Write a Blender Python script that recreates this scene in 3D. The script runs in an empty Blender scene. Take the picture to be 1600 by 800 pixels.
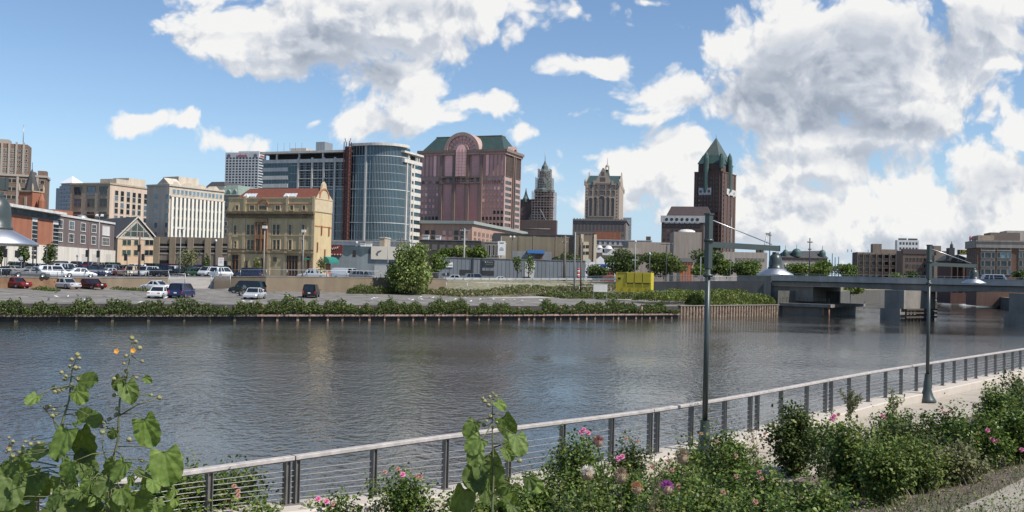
import bpy, bmesh, math, random
import numpy as np
from mathutils import Vector, Matrix
R = math.radians
S = bpy.context.scene
COL = S.collection
random.seed(7)
# ------------------------------------------------------------------ camera
F, EYE = 1550.0, 5.6                      # focal length in 1600-px units, eye height over the water
PITCH, ROLL = math.atan(34/1550), R(1.4)
fw = Vector((0, math.cos(PITCH), math.sin(PITCH)))
up0 = Vector((0, -math.sin(PITCH), math.cos(PITCH)))
rt0 = Vector((1, 0, 0))
rt = rt0*math.cos(ROLL) + up0*math.sin(ROLL)
up = up0*math.cos(ROLL) - rt0*math.sin(ROLL)
cam = bpy.data.cameras.new('camera'); camo = bpy.data.objects.new('camera', cam); COL.objects.link(camo)
m = Matrix((rt, up, -fw)).transposed().to_4x4(); m.translation = Vector((0, 0, EYE)); camo.matrix_world = m
cam.sensor_width = 36; cam.lens = 36*F/1600; cam.clip_start = .1; cam.clip_end = 20000
S.camera = camo
S.render.resolution_x, S.render.resolution_y = 1024, 512
# ------------------------------------------------------------------ light
SUN_AZ, SUN_EL = R(118), R(50)             # azimuth clockwise from the view direction
S.view_settings.view_transform = 'Standard'; S.view_settings.look = 'None'
S.view_settings.exposure = 0.45; S.view_settings.gamma = 1; S.view_settings.use_curve_mapping = False
sl = bpy.data.lights.new('sun', 'SUN'); sl.energy = 4.2; sl.angle = R(.53); sl.color = (1, .95, .87)
so = bpy.data.objects.new('sun', sl); COL.objects.link(so)
sd = Vector((math.sin(SUN_AZ)*math.cos(SUN_EL), math.cos(SUN_AZ)*math.cos(SUN_EL), math.sin(SUN_EL)))
so.rotation_euler = sd.to_track_quat('Z', 'Y').to_euler()

def ray(px, py):                          # direction through a point of the picture, per metre of depth
    d = fw*F + rt*(px-800) - up*(py-400)
    return d.x/d.y, d.z/d.y
def P(px, py, Y):
    u, v = ray(px, py); return Vector((u*Y, Y, EYE+v*Y))
def onz(px, py, z):
    u, v = ray(px, py); Y = (z-EYE)/v; return Vector((u*Y, Y, z))

# sky with cumulus, all in directions of the world
W = bpy.data.worlds.new('World'); S.world = W; W.use_nodes = True
NT = W.node_tree; NT.nodes.clear()
def cloud_group():
    g = bpy.data.node_groups.new('cloud_density', 'ShaderNodeTree')
    g.interface.new_socket('P', in_out='INPUT', socket_type='NodeSocketVector')
    g.interface.new_socket('D', in_out='OUTPUT', socket_type='NodeSocketFloat'); g.interface.new_socket('G', in_out='OUTPUT', socket_type='NodeSocketFloat')
    N, L = g.nodes, g.links
    gi, go = N.new('NodeGroupInput'), N.new('NodeGroupOutput')
    def mth(op, a, b=None, c=None):
        n = N.new('ShaderNodeMath'); n.operation = op
        for i, x in enumerate((a, b, c)):
            if x is None: continue
            if isinstance(x, (int, float)): n.inputs[i].default_value = x
            else: L.new(x, n.inputs[i])
        return n.outputs[0]
    # wobble the coordinates so the outlines billow
    nz = N.new('ShaderNodeTexNoise'); nz.inputs['Scale'].default_value = 7; nz.inputs['Detail'].default_value = 5
    L.new(gi.outputs[0], nz.inputs['Vector'])
    sub = N.new('ShaderNodeVectorMath'); sub.operation = 'SUBTRACT'; L.new(nz.outputs['Color'], sub.inputs[0]); sub.inputs[1].default_value = (.5, .5, .5)
    mul = N.new('ShaderNodeVectorMath'); mul.operation = 'MULTIPLY'; L.new(sub.outputs[0], mul.inputs[0]); mul.inputs[1].default_value = (.11, .075, 0)
    add = N.new('ShaderNodeVectorMath'); add.operation = 'ADD'; L.new(gi.outputs[0], add.inputs[0]); L.new(mul.outputs[0], add.inputs[1])
    Q = add.outputs[0]
    blobs = [  # picture x, y, half width, half height, weight
        (470, 60, 190, 85, 1), (640, 35, 220, 80, 1), (560, -30, 320, 90, 1), (360, 90, 70, 55, .8),
        (610, 130, 110, 50, 1), (560, 190, 60, 40, .85), (640, 190, 90, 50, 1), (760, 170, 75, 32, .85), (815, 215, 55, 24, .7), (700, 195, 60, 30, .7),
        (925, 95, 72, 26, 1.0), (200, 197, 56, 22, .95), (262, 196, 50, 20, .92), (350, 222, 95, 28, .82), (490, 192, 28, 16, .5), (640, 5, 300, 50, 1),
        (860, 0, 100, 16, .6), (1010, 0, 60, 14, .55), (1130, 70, 90, 60, 1), (1050, 150, 110, 46, 1), (1000, 190, 80, 30, .7), (900, 180, 80, 20, .62),
        (1300, 60, 260, 100, 1.1), (1250, 150, 220, 90, 1.1), (1450, 120, 160, 80, 1), (1540, 60, 160, 70, 1), (1600, 10, 200, 60, 1),
        (1400, 190, 160, 50, 1), (1560, 110, 60, 32, .9), (980, 265, 150, 50, .95), (1100, 300, 160, 60, .8), (1250, 260, 250, 60, .85),
        (1380, 310, 240, 70, .95), (1250, 350, 260, 60, .8), (1560, 280, 110, 90, 1), (1500, 370, 240, 60, .9), (1080, 220, 90, 26, .6), (930, 340, 120, 30, .5), (760, 172, 85, 36, 1), (700, 260, 120, 22, .5), (1620, 230, 120, 60, .9), (1290, 330, 420, 110, .85), (1480, 350, 260, 90, .95), (1340, 90, 250, 90, 1.2), (1300, 215, 220, 50, .95), (1150, 330, 220, 60, .85), (620, 190, 110, 55, .95), (470, 60, 200, 80, 1.1), (1050, 230, 120, 40, .75), (1180, 290, 200, 60, .8), (440, 110, 120, 45, .8), (560, 30, 260, 90, 1), (930, 250, 90, 24, .8), (950, 300, 110, 45, .85)]
    def field(lst, fac, gain, k=.15):
        acc = None
        for (x, y, rx, ry, w_) in lst:
            u, v = ray(x, y)
            mp = N.new('ShaderNodeMapping'); mp.vector_type = 'TEXTURE'
            mp.inputs['Location'].default_value = (u, v, 0); mp.inputs['Scale'].default_value = (rx*fac/F, ry*fac/F, 1)
            L.new(Q, mp.inputs[0])
            gr = N.new('ShaderNodeTexGradient'); gr.gradient_type = 'SPHERICAL'; L.new(mp.outputs[0], gr.inputs[0])
            o = mth('MULTIPLY', gr.outputs['Fac'], w_*gain)
            acc = o if acc is None else mth('SMOOTH_MAX', acc, o, k)
        return acc
    acc = mth('MINIMUM', field(blobs, 1.62, 1.5), 1.3)
    grey = [(1330, 75, 190, 70, 1), (1480, 50, 150, 45, 1), (1180, 150, 90, 45, .9), (1270, 175, 150, 40, .9), (1400, 200, 120, 30, .7), (480, 75, 70, 50, .8), (570, 120, 50, 24, .9), (640, 10, 120, 20, .6), (1560, 285, 60, 40, .7), (1320, 250, 90, 20, .5), (1250, 320, 140, 18, .4), (1450, 365, 150, 18, .4), (1050, 165, 30, 20, .5)]
    L.new(mth('MINIMUM', field(grey, 1.35, 1.5, .1), 1.0), go.inputs[1])
    n1 = N.new('ShaderNodeTexNoise'); n1.inputs['Scale'].default_value = 13; n1.inputs['Detail'].default_value = 9; n1.inputs['Roughness'].default_value = .56
    L.new(Q, n1.inputs['Vector'])
    vo = N.new('ShaderNodeTexVoronoi'); vo.feature = 'SMOOTH_F1'; vo.inputs['Scale'].default_value = 30; vo.inputs['Smoothness'].default_value = .5
    if 'Detail' in vo.inputs: vo.inputs['Detail'].default_value = 3; vo.inputs['Roughness'].default_value = .6
    L.new(Q, vo.inputs['Vector'])
    puff = mth('MULTIPLY', mth('SUBTRACT', .5, vo.outputs['Distance']), .42)
    d = mth('ADD', mth('ADD', acc, mth('MULTIPLY', mth('SUBTRACT', n1.outputs['Fac'], .5), 1.5)), puff)
    L.new(d, go.inputs[0])
    return g
def world():
    N, L = NT.nodes, NT.links
    out = N.new('ShaderNodeOutputWorld')
    sky = N.new('ShaderNodeTexSky'); sky.sky_type = 'NISHITA'; sky.sun_disc = False
    sky.sun_elevation = SUN_EL; sky.sun_rotation = SUN_AZ; sky.air_density = 1.0; sky.dust_density = .1; sky.ozone_density = 4.0; sky.altitude = 200
    bg = N.new('ShaderNodeBackground'); bg.inputs[1].default_value = SKY_STR; L.new(sky.outputs[0], bg.inputs[0])
    tc = N.new('ShaderNodeTexCoord'); sp = N.new('ShaderNodeSeparateXYZ'); L.new(tc.outputs['Generated'], sp.inputs[0])
    def mth(op, a, b=None, c=None, cl=False):
        n = N.new('ShaderNodeMath'); n.operation = op; n.use_clamp = cl
        for i, x in enumerate((a, b, c)):
            if x is None: continue
            if isinstance(x, (int, float)): n.inputs[i].default_value = x
            else: L.new(x, n.inputs[i])
        return n.outputs[0]
    def mr(x, a, b, c=0, d=1):
        n = N.new('ShaderNodeMapRange'); n.interpolation_type = 'SMOOTHSTEP'; L.new(x, n.inputs[0])
        for i, q in enumerate((a, b, c, d)): n.inputs[i+1].default_value = q
        return n.outputs[0]
    # gnomonic coordinates over the city; mirrored behind the viewer so the whole dome has cloud
    ay = mth('MAXIMUM', mth('ABSOLUTE', sp.outputs[1]), .12)
    u = mth('DIVIDE', sp.outputs[0], ay); v = mth('DIVIDE', mth('ABSOLUTE', sp.outputs[2]), ay)
    cb = N.new('ShaderNodeCombineXYZ'); L.new(u, cb.inputs[0]); L.new(v, cb.inputs[1])
    gr = cloud_group()
    def dens(vec, off):
        a = N.new('ShaderNodeVectorMath'); a.operation = 'ADD'; L.new(vec, a.inputs[0]); a.inputs[1].default_value = off
        g = N.new('ShaderNodeGroup'); g.node_tree = gr; L.new(a.outputs[0], g.inputs[0]); return g
    g0 = dens(cb.outputs[0], (0, 0, 0)); D0, G0 = g0.outputs[0], g0.outputs[1]; D1 = dens(cb.outputs[0], (.007, .013, 0)).outputs[0]; D2 = dens(cb.outputs[0], (.02, .045, 0)).outputs[0]
    alpha = mr(D0, .43, .72)
    rim = mr(mth('SUBTRACT', D0, D1), -.22, .22); big = mr(mth('SUBTRACT', D0, D2), -.35, .35)
    thin = mr(D0, .5, 1.5, 1, 0)
    lit = mth('ADD', mth('ADD', mth('MULTIPLY', rim, .27), mth('MULTIPLY', big, .46)), mth('MULTIPLY', thin, .36), cl=True)
    lit = mth('SUBTRACT', mth('ADD', lit, .12), mth('MULTIPLY', G0, .44), cl=True)
    cr = N.new('ShaderNodeValToRGB'); L.new(lit, cr.inputs[0])
    e = cr.color_ramp.elements; e[0].position = 0; e[0].color = (.25, .285, .345, 1); e[1].position = .80; e[1].color = (.68, .675, .665, 1)
    k = e.new(.42); k.color = (.43, .46, .51, 1)
    b2 = N.new('ShaderNodeBackground'); L.new(cr.outputs[0], b2.inputs[0]); b2.inputs[1].default_value = 1
    hz = N.new('ShaderNodeBackground'); hz.inputs[0].default_value = (.32, .45, .62, 1); hz.inputs[1].default_value = 1
    m0 = N.new('ShaderNodeMixShader'); L.new(mr(v, 0, .17, .75, .0), m0.inputs[0]); L.new(bg.outputs[0], m0.inputs[1]); L.new(hz.outputs[0], m0.inputs[2]); bg = m0
    mx = N.new('ShaderNodeMixShader'); L.new(mth('MULTIPLY', alpha, .97), mx.inputs[0]); L.new(bg.outputs[0], mx.inputs[1]); L.new(b2.outputs[0], mx.inputs[2])
    L.new(mx.outputs[0], out.inputs[0])
SKY_STR = .099
world()
W.cycles.sampling_method = 'MANUAL'; W.cycles.sample_map_resolution = 256
# ------------------------------------------------------------------ helpers
MATS = {}
def M(key, col=None, rough=.8, var=.12, scale=2.0, metal=0, bump=0, bscale=20, spec=None, island=0, trans=0, hue=None, coords='Object'):
    """procedural material: base colour broken up by two noises; island = random tint per leaf"""
    if key in MATS: return MATS[key]
    mt = bpy.data.materials.new(key); mt.use_nodes = True; MATS[key] = mt
    N, L = mt.node_tree.nodes, mt.node_tree.links
    bs = N['Principled BSDF']; bs.inputs['Roughness'].default_value = rough; bs.inputs['Metallic'].default_value = metal
    if spec is not None: bs.inputs['Specular IOR Level'].default_value = spec
    tc = N.new('ShaderNodeTexCoord'); vec = tc.outputs[coords]
    nz = N.new('ShaderNodeTexNoise'); nz.inputs['Scale'].default_value = scale; nz.inputs['Detail'].default_value = 6; nz.inputs['Roughness'].default_value = .65
    L.new(vec, nz.inputs['Vector'])
    cr = N.new('ShaderNodeValToRGB'); L.new(nz.outputs['Fac'], cr.inputs[0])
    e = cr.color_ramp.elements; e[0].position = .28; e[1].position = .72
    c2 = hue or col
    e[0].color = tuple(max(0, c*(1-var)) for c in col)+(1,); e[1].color = tuple(min(1, c*(1+var)) for c in c2)+(1,)
    outc = cr.outputs[0]
    if scale <= .6 and not metal and not island:      # rain streaks and stains down big surfaces
        mp = N.new('ShaderNodeMapping'); mp.inputs['Scale'].default_value = (.9, .9, .07); L.new(vec, mp.inputs[0]); ns = N.new('ShaderNodeTexNoise'); ns.inputs['Scale'].default_value = 1.0; ns.inputs['Detail'].default_value = 5; L.new(mp.outputs[0], ns.inputs[0])
        ms = N.new('ShaderNodeMapRange'); L.new(ns.outputs['Fac'], ms.inputs[0]); ms.inputs[1].default_value = .3; ms.inputs[2].default_value = .7; ms.inputs[3].default_value = .80; ms.inputs[4].default_value = 1.08
        hs = N.new('ShaderNodeHueSaturation'); L.new(outc, hs.inputs['Color']); L.new(ms.outputs[0], hs.inputs['Value']); outc = hs.outputs[0]
    if island:
        ge = N.new('ShaderNodeNewGeometry'); hv = N.new('ShaderNodeHueSaturation'); L.new(outc, hv.inputs['Color'])
        a = N.new('ShaderNodeMapRange'); L.new(ge.outputs['Random Per Island'], a.inputs[0]); a.inputs[3].default_value = 1-island; a.inputs[4].default_value = 1+island
        L.new(a.outputs[0], hv.inputs['Value'])
        b = N.new('ShaderNodeMath'); b.operation = 'MULTIPLY_ADD'; L.new(ge.outputs['Random Per Island'], b.inputs[0]); b.inputs[1].default_value = -.05; b.inputs[2].default_value = .525
        L.new(b.outputs[0], hv.inputs['Hue']); outc = hv.outputs[0]
    L.new(outc, bs.inputs['Base Color'])
    if bump:
        n2 = N.new('ShaderNodeTexNoise'); n2.inputs['Scale'].default_value = bscale; n2.inputs['Detail'].default_value = 5; L.new(vec, n2.inputs['Vector'])
        bp = N.new('ShaderNodeBump'); bp.inputs['Strength'].default_value = bump; bp.inputs['Distance'].default_value = .05
        L.new(n2.outputs['Fac'], bp.inputs['Height']); L.new(bp.outputs[0], bs.inputs['Normal'])
    if trans:
        tr = N.new('ShaderNodeBsdfTranslucent'); L.new(outc, tr.inputs[0]); mx = N.new('ShaderNodeMixShader'); mx.inputs[0].default_value = trans
        L.new(bs.outputs[0], mx.inputs[1]); L.new(tr.outputs[0], mx.inputs[2]); L.new(mx.outputs[0], N['Material Output'].inputs[0])
    return mt
def glassm(key, col=(.03, .045, .055), rough=.08, var=.6, spec=.6, scale=.35, metal=0):
    """window glass; each pane / window object a little different"""
    if key in MATS: return MATS[key]
    mt = M(key, col, rough, var, scale, metal=metal, spec=spec)
    N, L = mt.node_tree.nodes, mt.node_tree.links
    bs = N['Principled BSDF']; oi = N.new('ShaderNodeObjectInfo'); hv = N.new('ShaderNodeHueSaturation')
    pw = N.new('ShaderNodeMath'); pw.operation = 'POWER'; L.new(oi.outputs['Random'], pw.inputs[0]); pw.inputs[1].default_value = 5; a = N.new('ShaderNodeMapRange'); L.new(pw.outputs[0], a.inputs[0]); a.inputs[3].default_value = .6; a.inputs[4].default_value = 5.0 if max(col) < .1 else 1.3
    L.new(a.outputs[0], hv.inputs['Value']); L.new(bs.inputs['Base Color'].links[0].from_socket, hv.inputs['Color']); L.new(hv.outputs[0], bs.inputs['Base Color'])
    return mt
def brickm(key, col, mortar, rough=.9, w=.22, h=.075, bump=.3):
    if key in MATS: return MATS[key]
    mt = M(key, col, rough, .15, .6)
    N, L = mt.node_tree.nodes, mt.node_tree.links
    bs = N['Principled BSDF']; src = bs.inputs['Base Color'].links[0].from_socket
    tc = N.new('ShaderNodeTexCoord'); sp = N.new('ShaderNodeSeparateXYZ'); L.new(tc.outputs['Object'], sp.inputs[0])
    ad = N.new('ShaderNodeMath'); L.new(sp.outputs[0], ad.inputs[0]); L.new(sp.outputs[1], ad.inputs[1])
    cb = N.new('ShaderNodeCombineXYZ'); L.new(ad.outputs[0], cb.inputs[0]); L.new(sp.outputs[2], cb.inputs[1])
    bt = N.new('ShaderNodeTexBrick'); L.new(cb.outputs[0], bt.inputs[0]); bt.inputs['Scale'].default_value = 1
    bt.inputs['Brick Width'].default_value = w; bt.inputs['Row Height'].default_value = h; bt.inputs['Mortar Size'].default_value = h*.13
    L.new(src, bt.inputs['Color1']); L.new(src, bt.inputs['Color2']); bt.inputs['Mortar'].default_value = (*mortar, 1)
    L.new(bt.outputs[0], bs.inputs['Base Color'])
    return mt

class MB:
    def __init__(s): s.v = []; s.f = []; s.m = []; s.sm = []
    def add(s, vs, fs, mat=0, smooth=False):
        b = len(s.v); s.v += [tuple(v) for v in vs]; s.f += [[b+i for i in f] for f in fs]; s.m += [mat]*len(fs); s.sm += [smooth]*len(fs); return s
    def box(s, x0, x1, y0, y1, z0, z1, mat=0):
        if x0 > x1: x0, x1 = x1, x0
        if y0 > y1: y0, y1 = y1, y0
        if z0 > z1: z0, z1 = z1, z0
        return s.add([(x0,y0,z0),(x1,y0,z0),(x1,y1,z0),(x0,y1,z0),(x0,y0,z1),(x1,y0,z1),(x1,y1,z1),(x0,y1,z1)],
                     [(0,3,2,1),(4,5,6,7),(0,1,5,4),(1,2,6,5),(2,3,7,6),(3,0,4,7)], mat)
    def hexa(s, b, t, mat=0):             # bottom and top quads, counter-clockwise from above
        return s.add(list(b)+list(t), [(3,2,1,0),(4,5,6,7),(0,1,5,4),(1,2,6,5),(2,3,7,6),(3,0,4,7)], mat)
    def prism(s, pts, z0, z1, mat=0):     # plan polygon, ccw
        n = len(pts); vs = [(p[0],p[1],z0) for p in pts]+[(p[0],p[1],z1) for p in pts]
        return s.add(vs, [tuple(range(n-1,-1,-1)), tuple(range(n,2*n))]+[(i,(i+1)%n,n+(i+1)%n,n+i) for i in range(n)], mat)
    def ext(s, pts, off, mat=0):          # 3-D outline pushed along off
        n = len(pts); o = Vector(off); vs = [tuple(p) for p in pts]+[tuple(Vector(p)+o) for p in pts]
        return s.add(vs, [tuple(range(n-1,-1,-1)), tuple(range(n,2*n))]+[(i,(i+1)%n,n+(i+1)%n,n+i) for i in range(n)], mat)
    def tube(s, pts, r, n=8, mat=0, cap=True, smooth=True):
        pts = [Vector(p) for p in pts]; rs = r if isinstance(r, (list, tuple)) else [r]*len(pts); vs = []
        for i, p in enumerate(pts):
            d = (pts[min(i+1, len(pts)-1)]-pts[max(i-1, 0)]).normalized()
            a = d.cross(Vector((0,0,1)) if abs(d.z) < .95 else Vector((1,0,0))).normalized(); b = d.cross(a)
            for k in range(n):
                t = 2*math.pi*k/n; vs.append(p+(a*math.cos(t)+b*math.sin(t))*rs[i])
        fs = [(i*n+k, i*n+(k+1)%n, (i+1)*n+(k+1)%n, (i+1)*n+k) for i in range(len(pts)-1) for k in range(n)]
        s.add(vs, fs, mat, smooth)
        if cap:
            b0 = len(s.v)-len(vs)
            s.f += [[b0+k for k in range(n)], [b0+(len(pts)-1)*n+k for k in range(n-1,-1,-1)]]; s.m += [mat]*2; s.sm += [False]*2
        return s
    def lathe(s, prof, c=(0,0,0), n=20, mat=0, smooth=True, sx=1, sy=1):
        vs = [(c[0]+r*math.cos(2*math.pi*k/n)*sx, c[1]+r*math.sin(2*math.pi*k/n)*sy, c[2]+z) for (r, z) in prof for k in range(n)]
        return s.add(vs, [(i*n+k, i*n+(k+1)%n, (i+1)*n+(k+1)%n, (i+1)*n+k) for i in range(len(prof)-1) for k in range(n)], mat, smooth)
    def cyl(s, c, r, h, n=16, mat=0): return s.tube([c, (c[0], c[1], c[2]+h)], r, n, mat)
    def mesh(s, name, mats):
        me = bpy.data.meshes.new(name); me.from_pydata(s.v, [], s.f)
        for x in mats: me.materials.append(x)
        me.polygons.foreach_set('material_index', s.m); me.polygons.foreach_set('use_smooth', s.sm); me.update()
        bm = bmesh.new(); bm.from_mesh(me); bmesh.ops.recalc_face_normals(bm, faces=bm.faces); bm.to_mesh(me); bm.free()
        return me
    def build(s, name, mats, parent=None, loc=None, rz=0):
        if not isinstance(mats, (list, tuple)): mats = [mats]
        return ob(name, s.mesh(name, mats), parent, loc, rz)
def ob(name, me, parent=None, loc=None, rz=0):
    o = bpy.data.objects.new(name, me); COL.objects.link(o)
    if parent is not None: o.parent = parent
    if loc is not None: o.location = loc
    if rz: o.rotation_euler = (0, 0, rz)
    return o
def tag(o, label=None, cat=None, group=None, kind=None):
    if label: o['label'] = label
    if cat: o['category'] = cat
    if group: o['group'] = group
    if kind: o['kind'] = kind
    return o
def thing(name, label, cat, loc=(0,0,0), rz=0, group=None):
    return tag(ob(name, None, None, loc, rz), label, cat, group)
def copy_tree(o, parent=None):
    c = o.copy(); COL.objects.link(c)
    if parent is not None: c.parent = parent
    for ch in o.children: copy_tree(ch, c)
    return c
def text_mesh(name, body, size, mat, parent, loc, rot, depth=.02, align='CENTER', shear=0, sx=1):
    cu = bpy.data.curves.new(name, 'FONT'); cu.body = body; cu.size = size; cu.extrude = depth; cu.align_x = align; cu.align_y = 'CENTER'; cu.shear = shear
    t = bpy.data.objects.new(name, cu); COL.objects.link(t); dg = bpy.context.evaluated_depsgraph_get()
    me = bpy.data.meshes.new_from_object(t.evaluated_get(dg)); me.name = name; bpy.data.objects.remove(t); bpy.data.curves.remove(cu)
    me.materials.clear(); me.materials.append(mat); me.transform(Matrix.Diagonal((sx, 1, 1, 1)))
    o = ob(name, me, parent, loc); o.rotation_euler = rot; return o

# many small faces at once (leaves, blades)
QUAD = (np.array([(-.5,0,0),(.5,0,.0),(.42,1,.12),(-.42,1,.12)], float), [(0,1,2,3)])
LEAF = (np.array([(0,0,0),(-.3,.3,.09),(.3,.3,.09),(-.27,.65,.06),(.27,.65,.06),(0,1,-.1),(0,.33,0),(0,.68,-.02)], float),
        [(0,6,1),(0,2,6),(1,6,7,3),(6,2,4,7),(3,7,5),(7,4,5)])
DIAM = (np.array([(0,0,0),(.34,.5,.08),(0,1,-.06),(-.34,.5,.08)], float), [(0,1,2,3)])
BLADE = (np.array([(-.5,0,0),(.5,0,0),(.35,.55,.12),(-.35,.55,.12),(0,1,.4)], float), [(0,1,2,3),(3,2,4)])
def scatter(name, mat, C, D, U, size, shape=LEAF, parent=None, width=1.0, mats=None, midx=None):
    """C centres, D growth directions, U rough up/normal vectors, size per leaf -> one mesh"""
    C = np.asarray(C, float); n = len(C); D = np.asarray(D, float); U = np.asarray(U, float)
    size = np.broadcast_to(np.asarray(size, float), (n,)); width = np.broadcast_to(np.asarray(width, float), (n,))
    D = D/np.maximum(np.linalg.norm(D, axis=1, keepdims=True), 1e-6)
    X = np.cross(D, U); X /= np.maximum(np.linalg.norm(X, axis=1, keepdims=True), 1e-6); Z = np.cross(X, D)
    T, fs = shape; k = len(T)
    V = C[:, None, :] + size[:, None, None]*(T[None, :, 0:1]*X[:, None, :]*width[:, None, None] + T[None, :, 1:2]*D[:, None, :] + T[None, :, 2:3]*Z[:, None, :])
    V = V.reshape(-1, 3)
    loops = np.concatenate([np.array(f) for f in fs]); nl = len(loops); ln = np.array([len(f) for f in fs]); st = np.concatenate([[0], np.cumsum(ln)[:-1]])
    LI = (loops[None, :] + (np.arange(n)*k)[:, None]).ravel(); LS = (st[None, :] + (np.arange(n)*nl)[:, None]).ravel(); LT = np.tile(ln, n)
    me = bpy.data.meshes.new(name); me.vertices.add(n*k); me.vertices.foreach_set('co', V.ravel())
    me.loops.add(n*nl); me.loops.foreach_set('vertex_index', LI.astype(np.int32)); me.polygons.add(n*len(fs))
    me.polygons.foreach_set('loop_start', LS.astype(np.int32)); me.polygons.foreach_set('loop_total', LT.astype(np.int32))
    for x in (mats or [mat]): me.materials.append(x)
    if midx is not None: me.polygons.foreach_set('material_index', np.repeat(np.asarray(midx, np.int32), len(fs)))
    me.update(calc_edges=True); me.validate()
    return ob(name, me, parent)
RNG = np.random.default_rng(11)
def rdir(n, rng=RNG):
    v = rng.normal(size=(n, 3)); return v/np.linalg.norm(v, axis=1, keepdims=True)
# ------------------------------------------------------------------ land and water
asphalt = M('asphalt', (.15, .138, .12), .9, .3, .35, bump=.2, hue=(.205, .187, .165))
_N, _L = asphalt.node_tree.nodes, asphalt.node_tree.links; _b = _N['Principled BSDF']; _src = _b.inputs['Base Color'].links[0].from_socket   # tar-sealed cracks
_t = _N.new('ShaderNodeTexCoord'); _v = _N.new('ShaderNodeTexVoronoi'); _v.feature = 'DISTANCE_TO_EDGE'; _v.inputs['Scale'].default_value = .16; _L.new(_t.outputs['Object'], _v.inputs['Vector'])
_c = _N.new('ShaderNodeMath'); _c.operation = 'LESS_THAN'; _L.new(_v.outputs['Distance'], _c.inputs[0]); _c.inputs[1].default_value = .016
_m = _N.new('ShaderNodeMixRGB'); _L.new(_c.outputs[0], _m.inputs[0]); _L.new(_src, _m.inputs[1]); _m.inputs[2].default_value = (.07, .065, .06, 1); _L.new(_m.outputs[0], _b.inputs['Base Color'])
gravelm = M('pale_gravel', (.36, .33, .29), .95, .3, .8, bump=.4)
streetm = M('street_asphalt', (.10, .10, .10), .9, .2, .3)
concm = M('concrete', (.40, .36, .31), .85, .12, 1.2, bump=.15)
concd = M('weathered_concrete', (.22, .20, .175), .9, .2, .5, bump=.2)
grassm = M('rough_grass', (.12, .115, .055), .95, .45, 1.5, bump=.5, hue=(.22, .20, .13))
mulchm = M('bark_mulch', (.10, .075, .06), .95, .5, 9, bump=1.0, bscale=30, hue=(.17, .135, .11))
# water: wind ripples as slope noise, darker brown-green body
wm = bpy.data.materials.new('river_water'); wm.use_nodes = True
N, L = wm.node_tree.nodes, wm.node_tree.links; bs = N['Principled BSDF']
bs.inputs['Base Color'].default_value = (.034, .035, .031, 1); bs.inputs['Roughness'].default_value = .05; bs.inputs['IOR'].default_value = 1.333
tc = N.new('ShaderNodeTexCoord')
def wn(scale, sx, sy, rot, det, rg=.5):
    mp = N.new('ShaderNodeMapping'); mp.inputs['Scale'].default_value = (sx, sy, 1); mp.inputs['Rotation'].default_value = (0, 0, rot); L.new(tc.outputs['Object'], mp.inputs[0])
    nz = N.new('ShaderNodeTexNoise'); nz.inputs['Scale'].default_value = scale; nz.inputs['Detail'].default_value = det; nz.inputs['Roughness'].default_value = rg; L.new(mp.outputs[0], nz.inputs[0]); return nz.outputs['Fac']
a = wn(2.7, 1.2, .85, .12, 3, .5); b = wn(1.0, 1.3, .8, -.15, 2); c = wn(4.5, 1, 1, .6, 1); patch = wn(.03, 1, 2.2, .2, 4)
def mm(op, x, y, z=None):
    n = N.new('ShaderNodeMath'); n.operation = op
    for i, q in enumerate((x, y, z)):
        if q is None: continue
        if isinstance(q, (int, float)): n.inputs[i].default_value = q
        else: L.new(q, n.inputs[i])
    return n.outputs[0]
h = mm('ADD', mm('MULTIPLY', a, 1.0), mm('ADD', mm('MULTIPLY', b, 1.0), mm('MULTIPLY', c, .10)))
mr = N.new('ShaderNodeMapRange'); L.new(patch, mr.inputs[0]); mr.inputs[1].default_value = .35; mr.inputs[2].default_value = .65; mr.inputs[3].default_value = .22; mr.inputs[4].default_value = .80
bp = N.new('ShaderNodeBump'); bp.inputs['Distance'].default_value = .092; L.new(mr.outputs[0], bp.inputs['Strength']); L.new(h, bp.inputs['Height']); L.new(bp.outputs[0], bs.inputs['Normal'])
MB().add([(-900,-300,0),(2500,-300,0),(2500,5000,0),(-900,5000,0)], [(0,1,2,3)]).build('river', wm)['kind'] = 'structure'

# far bank: water line from the picture
BANKPX = [(0, 503), (400, 501), (800, 499.5), (1060, 497), (1215, 492.5)]
BK = [onz(x, y, 0) for x, y in BANKPX]
BK = [BK[0]+(BK[0]-BK[1])*6] + BK
ndir = Vector((-.569, .822, 0))
def bdist(p): # distance inland of the far bank line
    best = 1e9
    for a, b in zip(BK[:-1], BK[1:]):
        ab = b-a; t = max(0, min(1, (Vector((p[0], p[1], 0))-a).dot(ab)/ab.length_squared)); q = a+ab*t
        best = min(best, math.hypot(p[0]-q.x, p[1]-q.y))
    return best
def zlot(X, Y): return 1.8+.028*bdist((X, Y))
def onlot(px, py):
    u, v = ray(px, py); lo, hi = 60, 600
    for _ in range(50):
        Y = (lo+hi)/2
        if EYE+v*Y > zlot(u*Y, Y): lo = Y
        else: hi = Y
    return Vector((u*Y, Y, zlot(u*Y, Y)))
def zU(X, Y): # upper street level, rising to the left rear
    b = 3.95+.55*max(0, min(1, (X+71)/29))
    k = max(0, min(1, (-30-X)/40))
    return b + k*2.3*max(0, min(1, (Y-165)/110))
# edge between lot and street: (picture x, base y, wall top z or None, zlow override)
EDGE = [(-900, 448, 4.0), (-300, 449, 4.0), (0, 450, 4.05), (130, 451, 4.1), (262, 450, 4.3), ('ramp',), (334, 451.5, 4.6), (415, 455, 4.85), (540, 457, 5.0), (620, 458, 5.05), (696, 459, 5.05)]
WL = [(onlot(e[0], e[1]), e[2]) if e[0] != 'ramp' else None for e in EDGE]
# right-hand part: slope up to the approach road
RIGHT = [P(699, 437.5, 188), P(760, 437, 196), P(880, 438.5, 197), P(1030, 441, 196), P(1120, 443, 194), P(1207, 446, 188)]
front = [w[0] for w in WL if w] + RIGHT
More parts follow.
